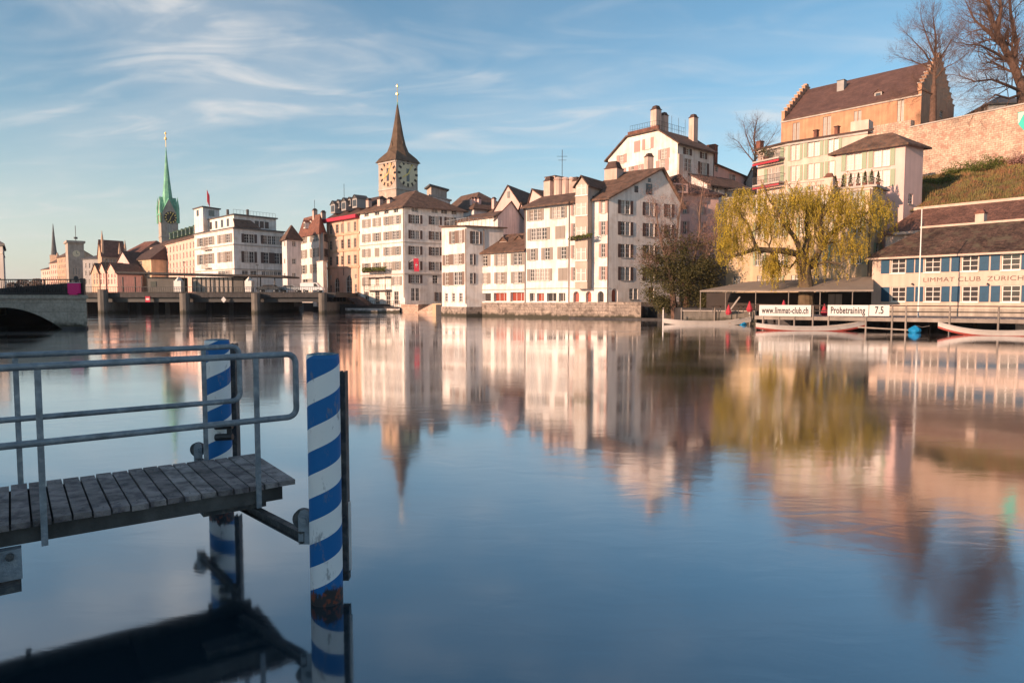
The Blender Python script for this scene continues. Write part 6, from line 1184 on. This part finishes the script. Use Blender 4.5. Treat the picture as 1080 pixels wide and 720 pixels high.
# willow
rw = random.Random(5); YW = 70.5; m = MB(); tips = []
T = Thing('willow_tree', 'big spreading willow with yellow-green hanging shoots rising behind the canopy', 'tree', V3(G(849, YW, 1), 1.2))
tm = MB().tube([P(851, 336, YW), P(850, 318, YW), P(850, 300, YW), P(848, 286, YW), P(846.5, 272, YW)], [.95, .78, .68, .66, .62], 12, cap=False)
limb(m, [(847, 279, YW), (841.5, 268, YW-.3), (826, 264.5, YW-.8), (810, 264, YW-1.1), (797, 262.5, YW-1.3), (787, 266, YW-1.5), (774, 270, YW-1.6)], .42, .14, rw, 2, 2, 1.7, 1.0, 3, .12, tips, .35)
limb(m, [(798, 262.5, YW-1.3), (793.5, 250, YW-1.2), (789.6, 238, YW-.9), (782, 228, YW-.6)], .2, .08, rw, 2, 2, 2.0, .9, 3, .1, tips, .2)
limb(m, [(848, 285, YW), (856, 280, YW+.2), (865, 263, YW+.6), (875, 247, YW+1), (891, 237, YW+1.2), (904, 229, YW+1.4), (916, 224, YW+1.4)], .42, .1, rw, 3, 2, 2.2, .9, 3, .1, tips, .3)
limb(m, [(847, 274, YW), (853, 250, YW+.5), (850.6, 235, YW+1), (852, 224, YW+1), (843, 214, YW+1.1)], .40, .12, rw, 3, 3, 2.2, .8, 3, .1, tips, .3)
limb(m, [(865, 263, YW+.6), (867, 250, YW+.2), (864, 235, YW-.6), (872, 221, YW-1.2), (880, 210, YW-1.5)], .25, .08, rw, 3, 2, 2.2, .8, 3, .1, tips, .2)
limb(m, [(846, 268, YW), (838, 250, YW-.8), (828, 238, YW-1.6), (820, 222, YW-2), (812, 212, YW-2)], .28, .08, rw, 2, 2, 2.2, .8, 3, .1, tips, .3)
limb(m, [(856, 280, YW), (872, 276, YW-.6), (886, 278, YW-1.2), (897, 270, YW-1.6)], .16, .06, rw, 2, 2, 1.5, .8, 3, .05, tips, .3)
limb(m, [(842, 272, YW), (833, 283, YW-.4), (824, 279, YW-.8)], .12, .05, rw, 2, 1, 1.2, .8, 3, .0, tips, .3)
to = T.part('trunk', tm, 'bark_willow'); T.part('branches', m, 'bark_willow', parent=to); m = MB(); tw = MB()
def strand(p, L_, rr, dens=1.0):
    n = max(4, int(L_*10*dens)); d = Vector((rr.gauss(0, .35), rr.gauss(0, .3), -.25)); q = p.copy(); pts = [q.copy()]
    for i in range(n): d = (d+Vector((rr.gauss(0, .05), rr.gauss(0, .05), -.28))).normalized(); q = q+d*L_/n; pts.append(q.copy()); [leaf(m, q+Vector((rr.gauss(0, .06), rr.gauss(0, .06), 0)), .095*rr.uniform(.7, 1.2), rr, .36, 1.2) for _ in range(2)]
    tw.tube([pts[0], pts[len(pts)//2], pts[-1]], [.012, .008, .004], 3, cap=False)
zones = [(868, 218, 66, 22, 3.4, 540), (850, 205, 45, 12, 2.8, 230), (905, 212, 34, 16, 3.2, 200), (775, 226, 20, 24, 2.6, 250), (768, 252, 13, 14, 1.8, 150), (790, 204, 14, 9, 2, 130), (815, 225, 18, 18, 3, 190), (816, 272, 11, 8, 1.3, 170), (880, 250, 36, 12, 2.4, 200), (930, 222, 14, 12, 1.8, 70), (848, 268, 30, 10, 1.6, 100)]
for cx, cy, rx, ry, dy, n in zones:
    cl_ = [(rw.uniform(-1, 1), rw.uniform(-1, 1), rw.uniform(-1, 1)) for _ in range(max(3, n//10))]
    for _ in range(n):
        c = rw.choice(cl_); x, y = c[0]+rw.gauss(0, .26), c[1]+rw.gauss(0, .3)
        if x*x+y*y > 1.25: continue
        strand(P(cx+x*rx, cy+y*ry, YW+c[2]*dy+rw.gauss(0, .5)), rw.uniform(.5, 2.3)*(1.25 if cy > 262 else 1), rw)
for t_ in tips:
    if rw.random() < .3: strand(t_, rw.uniform(.6, 1.6), rw, .8)
cr = T.part('crown', m, 'leaf_willow', fix=False); T.part('hanging_twigs', tw, 'bark_willow', parent=cr, fix=False)
# dark leafy tree with bare pinkish top
rd = random.Random(9); YD = 86; m = MB(); tips = []; T = Thing('bank_tree', 'dark leafy tree with bare pinkish upper twigs at the water between gable house and canopy', 'tree', V3(G(712, YD, 1), 1.4))
tm = MB().tube([P(712, 340, YD), P(711, 325, YD), P(709, 305, YD), P(708, 292, YD)], [.5, .42, .34, .3], 9, cap=False)
tm.tube([P(722, 340, YD+.5), P(724, 318, YD+.5), P(728, 296, YD+.6)], [.4, .33, .25], 8, cap=False); to = T.part('trunk', tm, 'bark')
for pts in ([(709, 300, YD), (704, 280, YD-.5), (698, 258, YD-1), (694, 238, YD-1.4), (692, 222, YD-1.6)], [(708, 295, YD), (712, 270, YD+.3), (714, 245, YD+.4), (717, 222, YD+.4), (720, 206, YD+.5)], [(728, 297, YD+.6), (733, 270, YD+.6), (738, 245, YD+.3), (738, 222, YD), (740, 205, YD-.2)], [(728, 297, YD+.6), (742, 278, YD), (752, 262, YD-.6), (757, 242, YD-.8)], [(709, 305, YD), (696, 292, YD-.5), (686, 282, YD-1)]):
    limb(m, pts, .2, .07, rd, 4, 3, 2.6, .75, 3, .14, tips, .1, .22)
T.part('branches', m, 'twig_pink', parent=to); m = MB(); mp_ = MB()
for _ in range(150):
    x, y, z = rd.gauss(0, 1), rd.gauss(0, 1), rd.gauss(0, 1); l = math.sqrt(x*x+y*y+z*z); f_ = rd.random()**.45/l
    cx, cy = 720+x*f_*44, 283+y*f_*50; Yc = YD+z*f_*3.6; 
    if cy > 330: cy = 330
    dens = 170 if cy > 262 else 75
    c = P(cx, cy, Yc)
    for _ in range(dens): leaf(m, c+Vector((rd.gauss(0, .62), rd.gauss(0, .62), rd.gauss(0, .42))), .11*rd.uniform(.7, 1.3), rd)
cr = T.part('crown', m, 'leaf_dark', fix=False)
for t_ in tips:
    if t_.z > 7 or rd.random() < .2:
        for _ in range(3): leaf(mp_, t_+Vector((rd.gauss(0, .25), rd.gauss(0, .25), rd.gauss(0, .25))), .05, rd)
T.part('buds', mp_, 'leaf_pink', parent=cr, fix=False)
# small evergreens right of it in the shade
for (px, py, Y, rr_, lab) in ((700, 322, 88, 1.5, 'dark rounded evergreen bush left of the trunk at the dark recess'), (745, 322, 83.5, 1.4, 'dark evergreen bush right of the leafy tree at the left tip of the canopy')):
    c = P(px, py, Y); m = MB()
    for _ in range(26):
        d = Vector((rd.gauss(0, 1), rd.gauss(0, 1), rd.gauss(0, 1))).normalized()*rr_*rd.random()**.5; 
        for _ in range(90): leaf(m, c+d+Vector((rd.gauss(0, .3), rd.gauss(0, .3), rd.gauss(0, .3))), .1, rd)
    T = Thing('evergreen_bush', lab, 'bush', (c.x, c.y, 1.5)); T.part('foliage', m, 'leaf_dark', fix=False); T.part('stem', MB().tube([(c.x, c.y, .8), (c.x, c.y, c.z)], .12, 6), 'bark')
# bare trees on the castle hill
rb = random.Random(21)
def bare(name, lab, base, limbs_, tm_pts, lev, L_, every, mt='bark', nb=4, spread=.8):
    T = Thing(name, lab, 'tree', base); tm = MB().tube([P(*p[:3]) for p in tm_pts], [p[3] for p in tm_pts], 12, cap=False); to = T.part('trunk', tm, mt); m = MB()
    for pts, r0, r1, ev in limbs_: limb(m, pts, r0, r1, rb, ev, lev, L_, spread, nb, .07, None, .15, .17)
    T.part('branches', m, mt, parent=to, fix=False); return T
Y1 = 112; bare('bare_tree', 'slender bare tree standing against the right stepped gable', V3(G(984, Y1, 30), 28.5), [
    ([(985, 92, Y1), (986, 65, Y1), (987, 40, Y1), (984, 18, Y1)], .28, .07, 7), ([(986, 75, Y1), (975, 55, Y1-1), (962, 42, Y1-1.5)], .16, .06, 3), ([(986, 80, Y1), (972, 68, Y1+1), (955, 62, Y1+1.5)], .16, .05, 3), ([(986, 70, Y1), (998, 52, Y1), (1006, 38, Y1)], .16, .05, 3), ([(986, 84, Y1), (996, 72, Y1-1), (1008, 66, Y1-2)], .14, .05, 3), ([(986, 60, Y1), (978, 40, Y1), (972, 22, Y1)], .15, .05, 3), ([(985, 100, Y1), (972, 95, Y1-1), (958, 100, Y1-1)], .14, .04, 3)],
    [(983, 150, Y1, .6), (984, 120, Y1, .5), (985, 90, Y1, .38)], 3, 3.2, 4, 'bark', 5)
Y2 = 101; bare('bare_tree', 'huge bare tree at the right edge with a thick leaning trunk above the retaining wall', V3(G(1084, Y2, 28), 28.5), [
    ([(1078, 92, Y2), (1070, 72, Y2), (1058, 48, Y2), (1046, 22, Y2), (1040, -10, Y2)], .62, .2, 6), ([(1066, 66, Y2), (1050, 56, Y2-1), (1034, 48, Y2-2), (1020, 47, Y2-2.5)], .24, .06, 5), ([(1076, 96, Y2), (1062, 90, Y2-1), (1046, 84, Y2-2), (1028, 86, Y2-3), (1012, 80, Y2-3)], .24, .05, 6),
    ([(1058, 48, Y2), (1044, 34, Y2+1), (1028, 22, Y2+2), (1020, 5, Y2+2)], .26, .07, 5), ([(1070, 72, Y2), (1072, 45, Y2+1), (1066, 15, Y2+2), (1064, -15, Y2+2)], .36, .12, 5), ([(1078, 92, Y2), (1092, 60, Y2), (1098, 20, Y2)], .5, .2, 4), ([(1077, 100, Y2), (1064, 104, Y2-1), (1050, 100, Y2-2), (1040, 108, Y2-2)], .22, .06, 3), ([(1052, 35, Y2), (1056, 10, Y2-2), (1052, -20, Y2-2)], .3, .12, 4)],
    [(1084, 135, Y2, 1.35), (1081, 112, Y2, .9), (1078, 92, Y2, .75)], 3, 4.2, 4, 'bark', 5)
Y3 = 138; bare('bare_tree', 'small bare tree on the skyline left of the balcony house', V3(G(796, Y3, 24), 20), [
    ([(796, 175, Y3), (797, 160, Y3), (795, 145, Y3), (797, 135, Y3)], .28, .09, 5), ([(796, 172, Y3), (786, 160, Y3), (779, 150, Y3)], .15, .05, 3), ([(797, 168, Y3), (806, 158, Y3), (812, 148, Y3)], .15, .05, 3), ([(796, 165, Y3), (789, 148, Y3+1), (786, 138, Y3+1)], .14, .05, 3)],
    [(797, 205, Y3, .45), (796, 190, Y3, .38), (796, 175, Y3, .3)], 3, 3.0, 4, 'bark', 4)
# far trees at the left behind the stone bridge
for k, (px, Y, w_, hh) in enumerate(((14, 430, 12, 11), (24, 450, 13, 13), (33, 440, 12, 12), (41, 420, 11, 13), (8, 460, 11, 10))):
    g = G(px, Y, 6); m = MB()
    for _ in range(420):
        a, t_ = rb.random()*6.28, rb.random(); r = w_*.5*math.sqrt(rb.random())*(1-.5*t_); leaf(m, Vector((g.x+r*math.cos(a), g.y+r*math.sin(a), 2+hh*(.25+.75*t_))), .75, rb)
    T = Thing('far_tree', 'hazy reddish-brown bare tree far off behind the stone bridge railing', 'tree', V3(g, .6), 'hazy trees behind the stone bridge'); T.part('crown', m, 'leaf_far', fix=False); T.part('trunk', MB().tube([V3(g, .6), V3(g, hh*.6)], .4, 6), 'bark')
# shrubs and grass on the slope
for (i, v, s, mt, lab) in ((.32, .62, 1.5, 'leaf_bush', 'green rounded shrub on the grassy slope nearest the pink house'), (.44, .72, 1.7, 'leaf_bush', 'second green shrub on the grassy slope right below the middle of the retaining wall'), (.60, .78, 2.0, 'leaf_bush', 'broad green shrub on the slope left of the reddish thicket'), (.80, .70, 1.7, 'leaf_pink', 'reddish leafless thicket on the slope near the right edge'), (.92, .6, 1.9, 'leaf_pink', 'reddish thicket low at the right edge of the slope'), (.12, .45, 1.1, 'leaf_bush', 'low green shrub at the left foot of the grassy slope')):
    c = bankpt(i, v); m = MB()
    for _ in range(30):
        d = Vector((rb.gauss(0, 1)*1.3, rb.gauss(0, .8), abs(rb.gauss(0, .6)))).normalized()*s*rb.random()**.5
        for _ in range(60): leaf(m, c+d+Vector((rb.gauss(0, .35), rb.gauss(0, .3), rb.gauss(0, .25))), .1, rb)
    T = Thing('shrub', lab, 'shrub', c-Vector((0, 0, .2))); T.part('foliage', m, mt, fix=False); T.part('stems', MB().tube([c-Vector((0, 0, .4)), c+Vector((.1, 0, s*.6))], .06, 5).tube([c-Vector((0, 0, .4)), c+Vector((-.5, .2, s*.5))], .05, 5), 'bark')
m = MB()
for _ in range(16000):
    i, v = rb.random(), rb.random(); p = bankpt(i, v); a = rb.random()*6.28; hh = rb.uniform(.12, .5)*(1.3 if math.sin(i*31)+math.cos(v*13+i*9) > .4 else .7); w_ = Vector((math.cos(a), math.sin(a), 0))*.045; m.poly([p-w_, p+w_, p+Vector((rb.gauss(0, .12), rb.gauss(0, .12), hh))])
o = solo('slope_grass', m, 'grass_blade', 'dry yellow-green grass covering the slope below the retaining wall', 'grass', bankpt(.5, .5), fix=False); o['kind'] = 'stuff'

# ================================================================ jetty and mooring posts in the foreground
zD = .96; n0, n1 = PZ(312, 505, zD), PZ(0, 554, zD); f0 = PZ(262, 479, zD); e = (n1-n0); e.z = 0; e.normalize(); c_ = Vector((-e.y, e.x, 0)); c_ = c_ if c_.dot(f0-n0) > 0 else -c_; W_ = (f0-n0).dot(c_)
D = lambda a, b_, z: Vector((n0.x, n0.y, 0))+e*a+c_*b_+Vector((0, 0, z)); LJ = 7.2
T = Thing('jetty', 'weathered plank jetty with pipe railings in the left foreground', 'jetty', D(LJ/2, W_/2, .7)); rj = random.Random(2); a = 0; k = 0
while a < LJ:
    w_ = .137*rj.uniform(.96, 1.04) if k else .17; m = MB(); j0, j1 = rj.uniform(-.025, .01), rj.uniform(-.01, .025); dz = rj.uniform(-.004, .004); t_ = .05
    s0, s1, b0, b1 = a, a+w_, j0, W_+j1; q = [D(s0+.004, b0, zD-t_+dz), D(s1-.004, b0, zD-t_+dz), D(s1-.004, b1, zD-t_+dz), D(s0+.004, b1, zD-t_+dz)]; m.hexa(q, [x+Vector((0, 0, t_)) for x in q]); m2 = bpy.data.materials
    m.m = 1
    for bb in (.09, .15, W_-.15, W_-.09): p = D((s0+s1)/2+rj.uniform(-.02, .02), bb, zD+dz+.0005); m.tube([p, p+Vector((0, 0, .002))], .007, 6)
    m.m = 0; T.part('plank', m, [['deck_wood', 'deck_wood_light', 'deck_wood_dark'][rj.choice((0, 0, 1, 2))], 'iron']); a += w_+.008; k += 1
q = [D(.13, .14, zD-.075), D(LJ, .14, zD-.075), D(LJ, W_-.145, zD-.075), D(.13, W_-.145, zD-.075)]; T.part('shade_sheet', MB().hexa(q, [x+Vector((0, 0, .012)) for x in q]), 'under_deck_shade')  # dark sheet added to block light through plank gaps and blacken the underside
for b_, nm in ((.06, 'edge_beam'), (W_-.14, 'edge_beam')): m = MB(); q = [D(.12, b_, zD-.20), D(LJ, b_, zD-.20), D(LJ, b_+.08, zD-.20), D(.12, b_+.08, zD-.20)]; m.hexa(q, [x+Vector((0, 0, .158)) for x in q]); T.part(nm, m, 'deck_beam')
for a in (.14, 1.3, 2.9, 4.5, 6.2): q = [D(a, .145, zD-.17), D(a+.09, .145, zD-.17), D(a+.09, W_-.145, zD-.17), D(a, W_-.145, zD-.17)]; T.part('cross_beam', MB().hexa(q, [x+Vector((0, 0, .09)) for x in q]), 'under_deck_shade')
def railing(b_, posts, a_end, zt_, zm_):
    m = MB(); m.sm = True; r = .03; path = [D(LJ, b_, zt_), D(a_end+.09, b_, zt_)]; R_ = .09
    for i in range(1, 7): t_ = math.pi/2*i/6; path.append(D(a_end+R_-R_*math.sin(t_), b_, zt_-R_+R_*math.cos(t_)))
    for i in range(0, 7): t_ = math.pi/2*i/6; path.append(D(a_end+R_-R_*math.cos(t_), b_, zm_+R_-R_*math.sin(t_)))
    path.append(D(LJ, b_, zm_)); m.tube(path, r, 12); ro = T.part('handrail', m, 'galvanised')
    for a in posts: m = MB(); m.bx(-.026, .026, -.012, .012, 0, 1) if 0 else None; p = D(a, b_, 0); m.box(p+e*-.024-c_*.012+Vector((0, 0, zD-.22)), e*.048, c_*.024, (0, 0, zt_-zD+.20)); T.part('rail_post', m, 'galvanised')
def along(px, py0, b_):    # distance along the deck of a picture column, on the line b_ from the near edge
    best = min((abs((lambda q: (540+FP*q.x/(q.y*CT-(q.z-CZ)*ST)))(D(a/200, b_, zD))-px), a/200) for a in range(-40, 1440)); return best[1]
zt1, zm1 = 2.245, 1.61
railing(-.03, (along(272.5, 0, -.03), along(46, 0, -.03), 4.4, 6.2), along(313, 0, -.03)-.01, zt1, zm1)
railing(W_+.02, (along(218, 0, W_), along(22, 0, W_), 5.0, 6.6), along(255, 0, W_+.02)+.0, zt1, zm1)
q = [D(along(21, 0, 0), -.035, .50), D(LJ-1.5, -.035, .50), D(LJ-1.5, .055, .50), D(along(21, 0, 0), .055, .50)]; T.part('side_plate', MB().hexa(q, [x+Vector((0, 0, .255)) for x in q]), 'galvanised')
q = [D(along(20, 0, 0), -.14, .43), D(LJ-1.5, -.14, .43), D(LJ-1.5, .055, .43), D(along(20, 0, 0), .055, .43)]; T.part('ledge', MB().hexa(q, [x+Vector((0, 0, .055)) for x in q]), 'galvanised_dark')
p = D(along(9, 0, 0), -.036, .70); T.part('bolt', MB().tube([p, p-c_*.03], .03, 10), 'galvanised_dark')
for aa in (3.3, 5.6): T.part('pile', MB().tube([D(aa, W_/2, -2), D(aa, W_/2, zD-.2)], .12, 12), 'galvanised_dark')
# near mooring post
def post(name, lab, px, Y, ztop, r, pm):
    x = G(px, Y, 1.0).x; t = Thing(name, lab, 'mooring post', (x, Y, 0)); print('POST', x, Y, ztop); m = MB(); m.sm = False; k = 40; ring = lambda z, q: [Vector((x+q*math.cos(6.28318*i/k), Y+q*math.sin(6.28318*i/k), z)) for i in range(k)]
    rs = [ring(z, q) for z, q in ((-1.6, r), (0, r), (ztop-.03, r), (ztop, r*.96))]
    for a, b_ in zip(rs[:-1], rs[1:]):
        for i in range(k): m.poly([a[i], a[(i+1) % k], b_[(i+1) % k], b_[i]])
    m.sm = True; o = t.part('shaft', m, pm, fix=False)
    tc_ = MB(); tc_.poly(rs[-1]); top_ = [Vector((x+r*.5*math.cos(6.28318*i/k), Y+r*.5*math.sin(6.28318*i/k), ztop+.012)) for i in range(k)]; tc_.hexa(ring(ztop+.001, r*.955), top_); t.part('cap', tc_, 'post_top', parent=o); return t, x
TN, xN = post('mooring_post', 'near blue and white spiral-striped mooring post at the end of the jetty', 343, PZ(345, 640, 0).y+.147, ZA(372, 6.36), .147, 'post_paint')
TF, xF = post('mooring_post', 'far blue and white spiral-striped mooring post behind the jetty railing', 231.5, PZ(231, 541, 0).y+.155, ZA(357.5, 9.15), .155, 'post_paint_far')
def chan(t, px, Y, z0, z1, w_, dpt, xo=0):
    x = G(px, Y, 1.2).x+xo; m = MB(); m.bx(x-w_/2, x+w_/2, Y-.0, Y+.012, z0, z1); m.bx(x-w_/2, x-w_/2+.012, Y+.013, Y+dpt, z0, z1); m.bx(x+w_/2-.012, x+w_/2, Y+.013, Y+dpt, z0, z1); return t.part('guide_rail', m, 'galvanised_dark'), x
g_, x = chan(TN, 362, 6.35, .2, 2.12, .058, .12); TN.part('depth_strip', MB().bx(x+.04, x+.062, 6.36, 6.38, .22, .88), 'white_paint', parent=g_); TN.part('rail_foot', MB().bx(x-.03, x+.04, 6.33, 6.42, .13, .199), 'galvanised_dark', parent=g_)
TN.part('rail_bracket', MB().bx(xN+.13, x-.03, 6.37, 6.43, 1.9, 1.98).bx(xN+.13, x-.03, 6.37, 6.43, .5, .58), 'galvanised_dark', parent=g_)
gf, x2 = chan(TF, 246.5, 9.12, .15, 2.2, .07, .12); TF.part('rail_bracket', MB().bx(xF+.13, x2-.03, 9.14, 9.2, 1.9, 1.98).bx(xF+.13, x2-.03, 9.14, 9.2, .6, .68), 'galvanised_dark', parent=gf)
kn = P(232, 449, PZ(231, 541, 0).y-.05); TF.part('cleat', MB().tube([kn+Vector((-.06, 0, 0)), kn+Vector((.16, 0, .01))], [.05, .05], 8).tube([kn+Vector((-.06, .0, -.15)), kn+Vector((.16, 0, -.14))], [.045, .045], 8).tube([kn+Vector((.12, 0, 0)), kn+Vector((.12, 0, -.14))], .035, 8), 'iron')
ri = MB(); pts = [Vector((xN+.152*math.cos(t_), 6.32+.152*math.sin(t_), .74+.02*math.sin(t_+2))) for t_ in [math.pi*2*i/24 for i in range(25)]]; ri.tube(pts, .005, 5); TN.part('cable', ri, 'iron')
# arms from the jetty frame to the posts, with rollers
def arm(p0, p1, axis_d, lab, roller):
    t = Thing('guide_arm', lab, 'bracket', p0); u = (p1-p0).normalized(); m = MB(); m.beam(p0, p1, .012, .10); s_ = u.cross(Vector((0, 0, 1))).normalized(); m.beam(p0+s_*.006+Vector((0, 0, .044)), p1+s_*.006+Vector((0, 0, .044)), .07, .012); m.beam(p0+Vector((0, 0, -.05)), p1+Vector((0, 0, -.05)), .07, .012); t.part('arm', m, 'galvanised_dark')
    pl = MB(); c = p1+Vector((0, 0, .10)); w_ = axis_d.cross(Vector((0, 0, 1))).normalized(); q = []
    prof = [(-.055, -.17), (.055, -.17), (.055, .10), (.035, .145), (0, .155), (-.035, .145), (-.055, .10)]; a = [c+w_*x+Vector((0, 0, z)) for x, z in prof]; pl.hexa(a, [x+axis_d*.014 for x in a]); t.part('plate', pl, 'galvanised')
    t.part('roller', MB().tube([c+axis_d*.018-w_*.02+Vector((0, 0, .06)), c+axis_d*.075-w_*.02+Vector((0, 0, .06))], .095, 20), 'galvanised_dark'); ax = c-axis_d*.03+Vector((0, 0, .06)); t.part('axle_bolt', MB().tube([ax, ax+axis_d*.03], .03, 6).tube([ax+axis_d*.016, ax+axis_d*.029], .045, 14), 'galvanised'); return t
p0, p1 = P(250, 529, 7.15), P(321, 566, 6.22); arm(p0, p1, Vector((0, 1, 0)), 'steel guide arm with roller from the jetty to the near striped post', True)
p0, p1 = P(247, 500, 8.0), P(209, 487, 8.95); arm(p0, p1, Vector((0, 1, 0)), 'steel guide arm with roller from the jetty to the far striped post', True)
q = [D(.25, .18, zD-.28), D(.85, .18, zD-.28), D(.85, .42, zD-.28), D(.25, .42, zD-.28)]; bpy.data.objects['jetty']; T.part('arm_mount', MB().hexa(q, [x+Vector((0, 0, .078)) for x in q]), 'galvanised_dark')
# unseen houses added left of the view to shade jetty and stone bridge
for k, (x, y, lx, hh, lab) in enumerate(((-34, -22, 24, 15, 'plain unseen house added for shade on the near bank furthest back'), (-58, 8, 22, 17, 'plain unseen house added for shade on the near bank in the middle'), (-84, 36, 24, 18, 'plain unseen house added for shade on the near bank nearest the stone bridge'))):
    d = Vector((-.62, .78)).normalized(); nrm = Vector((-d.y, d.x)); c = Vector((x, y)); pts = [c+d*lx/2, c-d*lx/2, c-d*lx/2+nrm*-11, c+d*lx/2+nrm*-11]
    pts = [c+d*lx/2+nrm*11, c-d*lx/2+nrm*11, c-d*lx/2, c+d*lx/2] 
    h = House('shade_house', lab, 'house', [Vector((p.x, p.y)) for p in (c-d*lx/2, c+d*lx/2, c+d*lx/2+nrm*11, c-d*lx/2+nrm*11)], hh, zb=1.1, raw=True)
    for fl in range(4):
        for j in range(6): s_ = lx*(j+.5)/6; h.f[0].win(s_-.55, s_+.55, 2.6+fl*3.3, 4.3+fl*3.3)
    h.rf(4, 0, (0, 0)); h.done('plaster_old')
# ================================================================ morning air
hzm = bpy.data.materials.new('morning_haze'); hzm.use_nodes = True; t = hzm.node_tree; t.nodes.clear(); vo = nn('ShaderNodeVolumePrincipled', t); vo.inputs['Color'].default_value = (.93, .95, 1, 1); vo.inputs['Density'].default_value = .00012; vo.inputs['Anisotropy'].default_value = .2
ou = nn('ShaderNodeOutputMaterial', t); t.links.new(vo.outputs[0], ou.inputs['Volume']); MATS['haze'] = hzm
o = link('haze', MB().bx(-9500, 9500, -300, 12500, -4, 160).mesh('haze', 'haze')); o['kind'] = 'stuff'
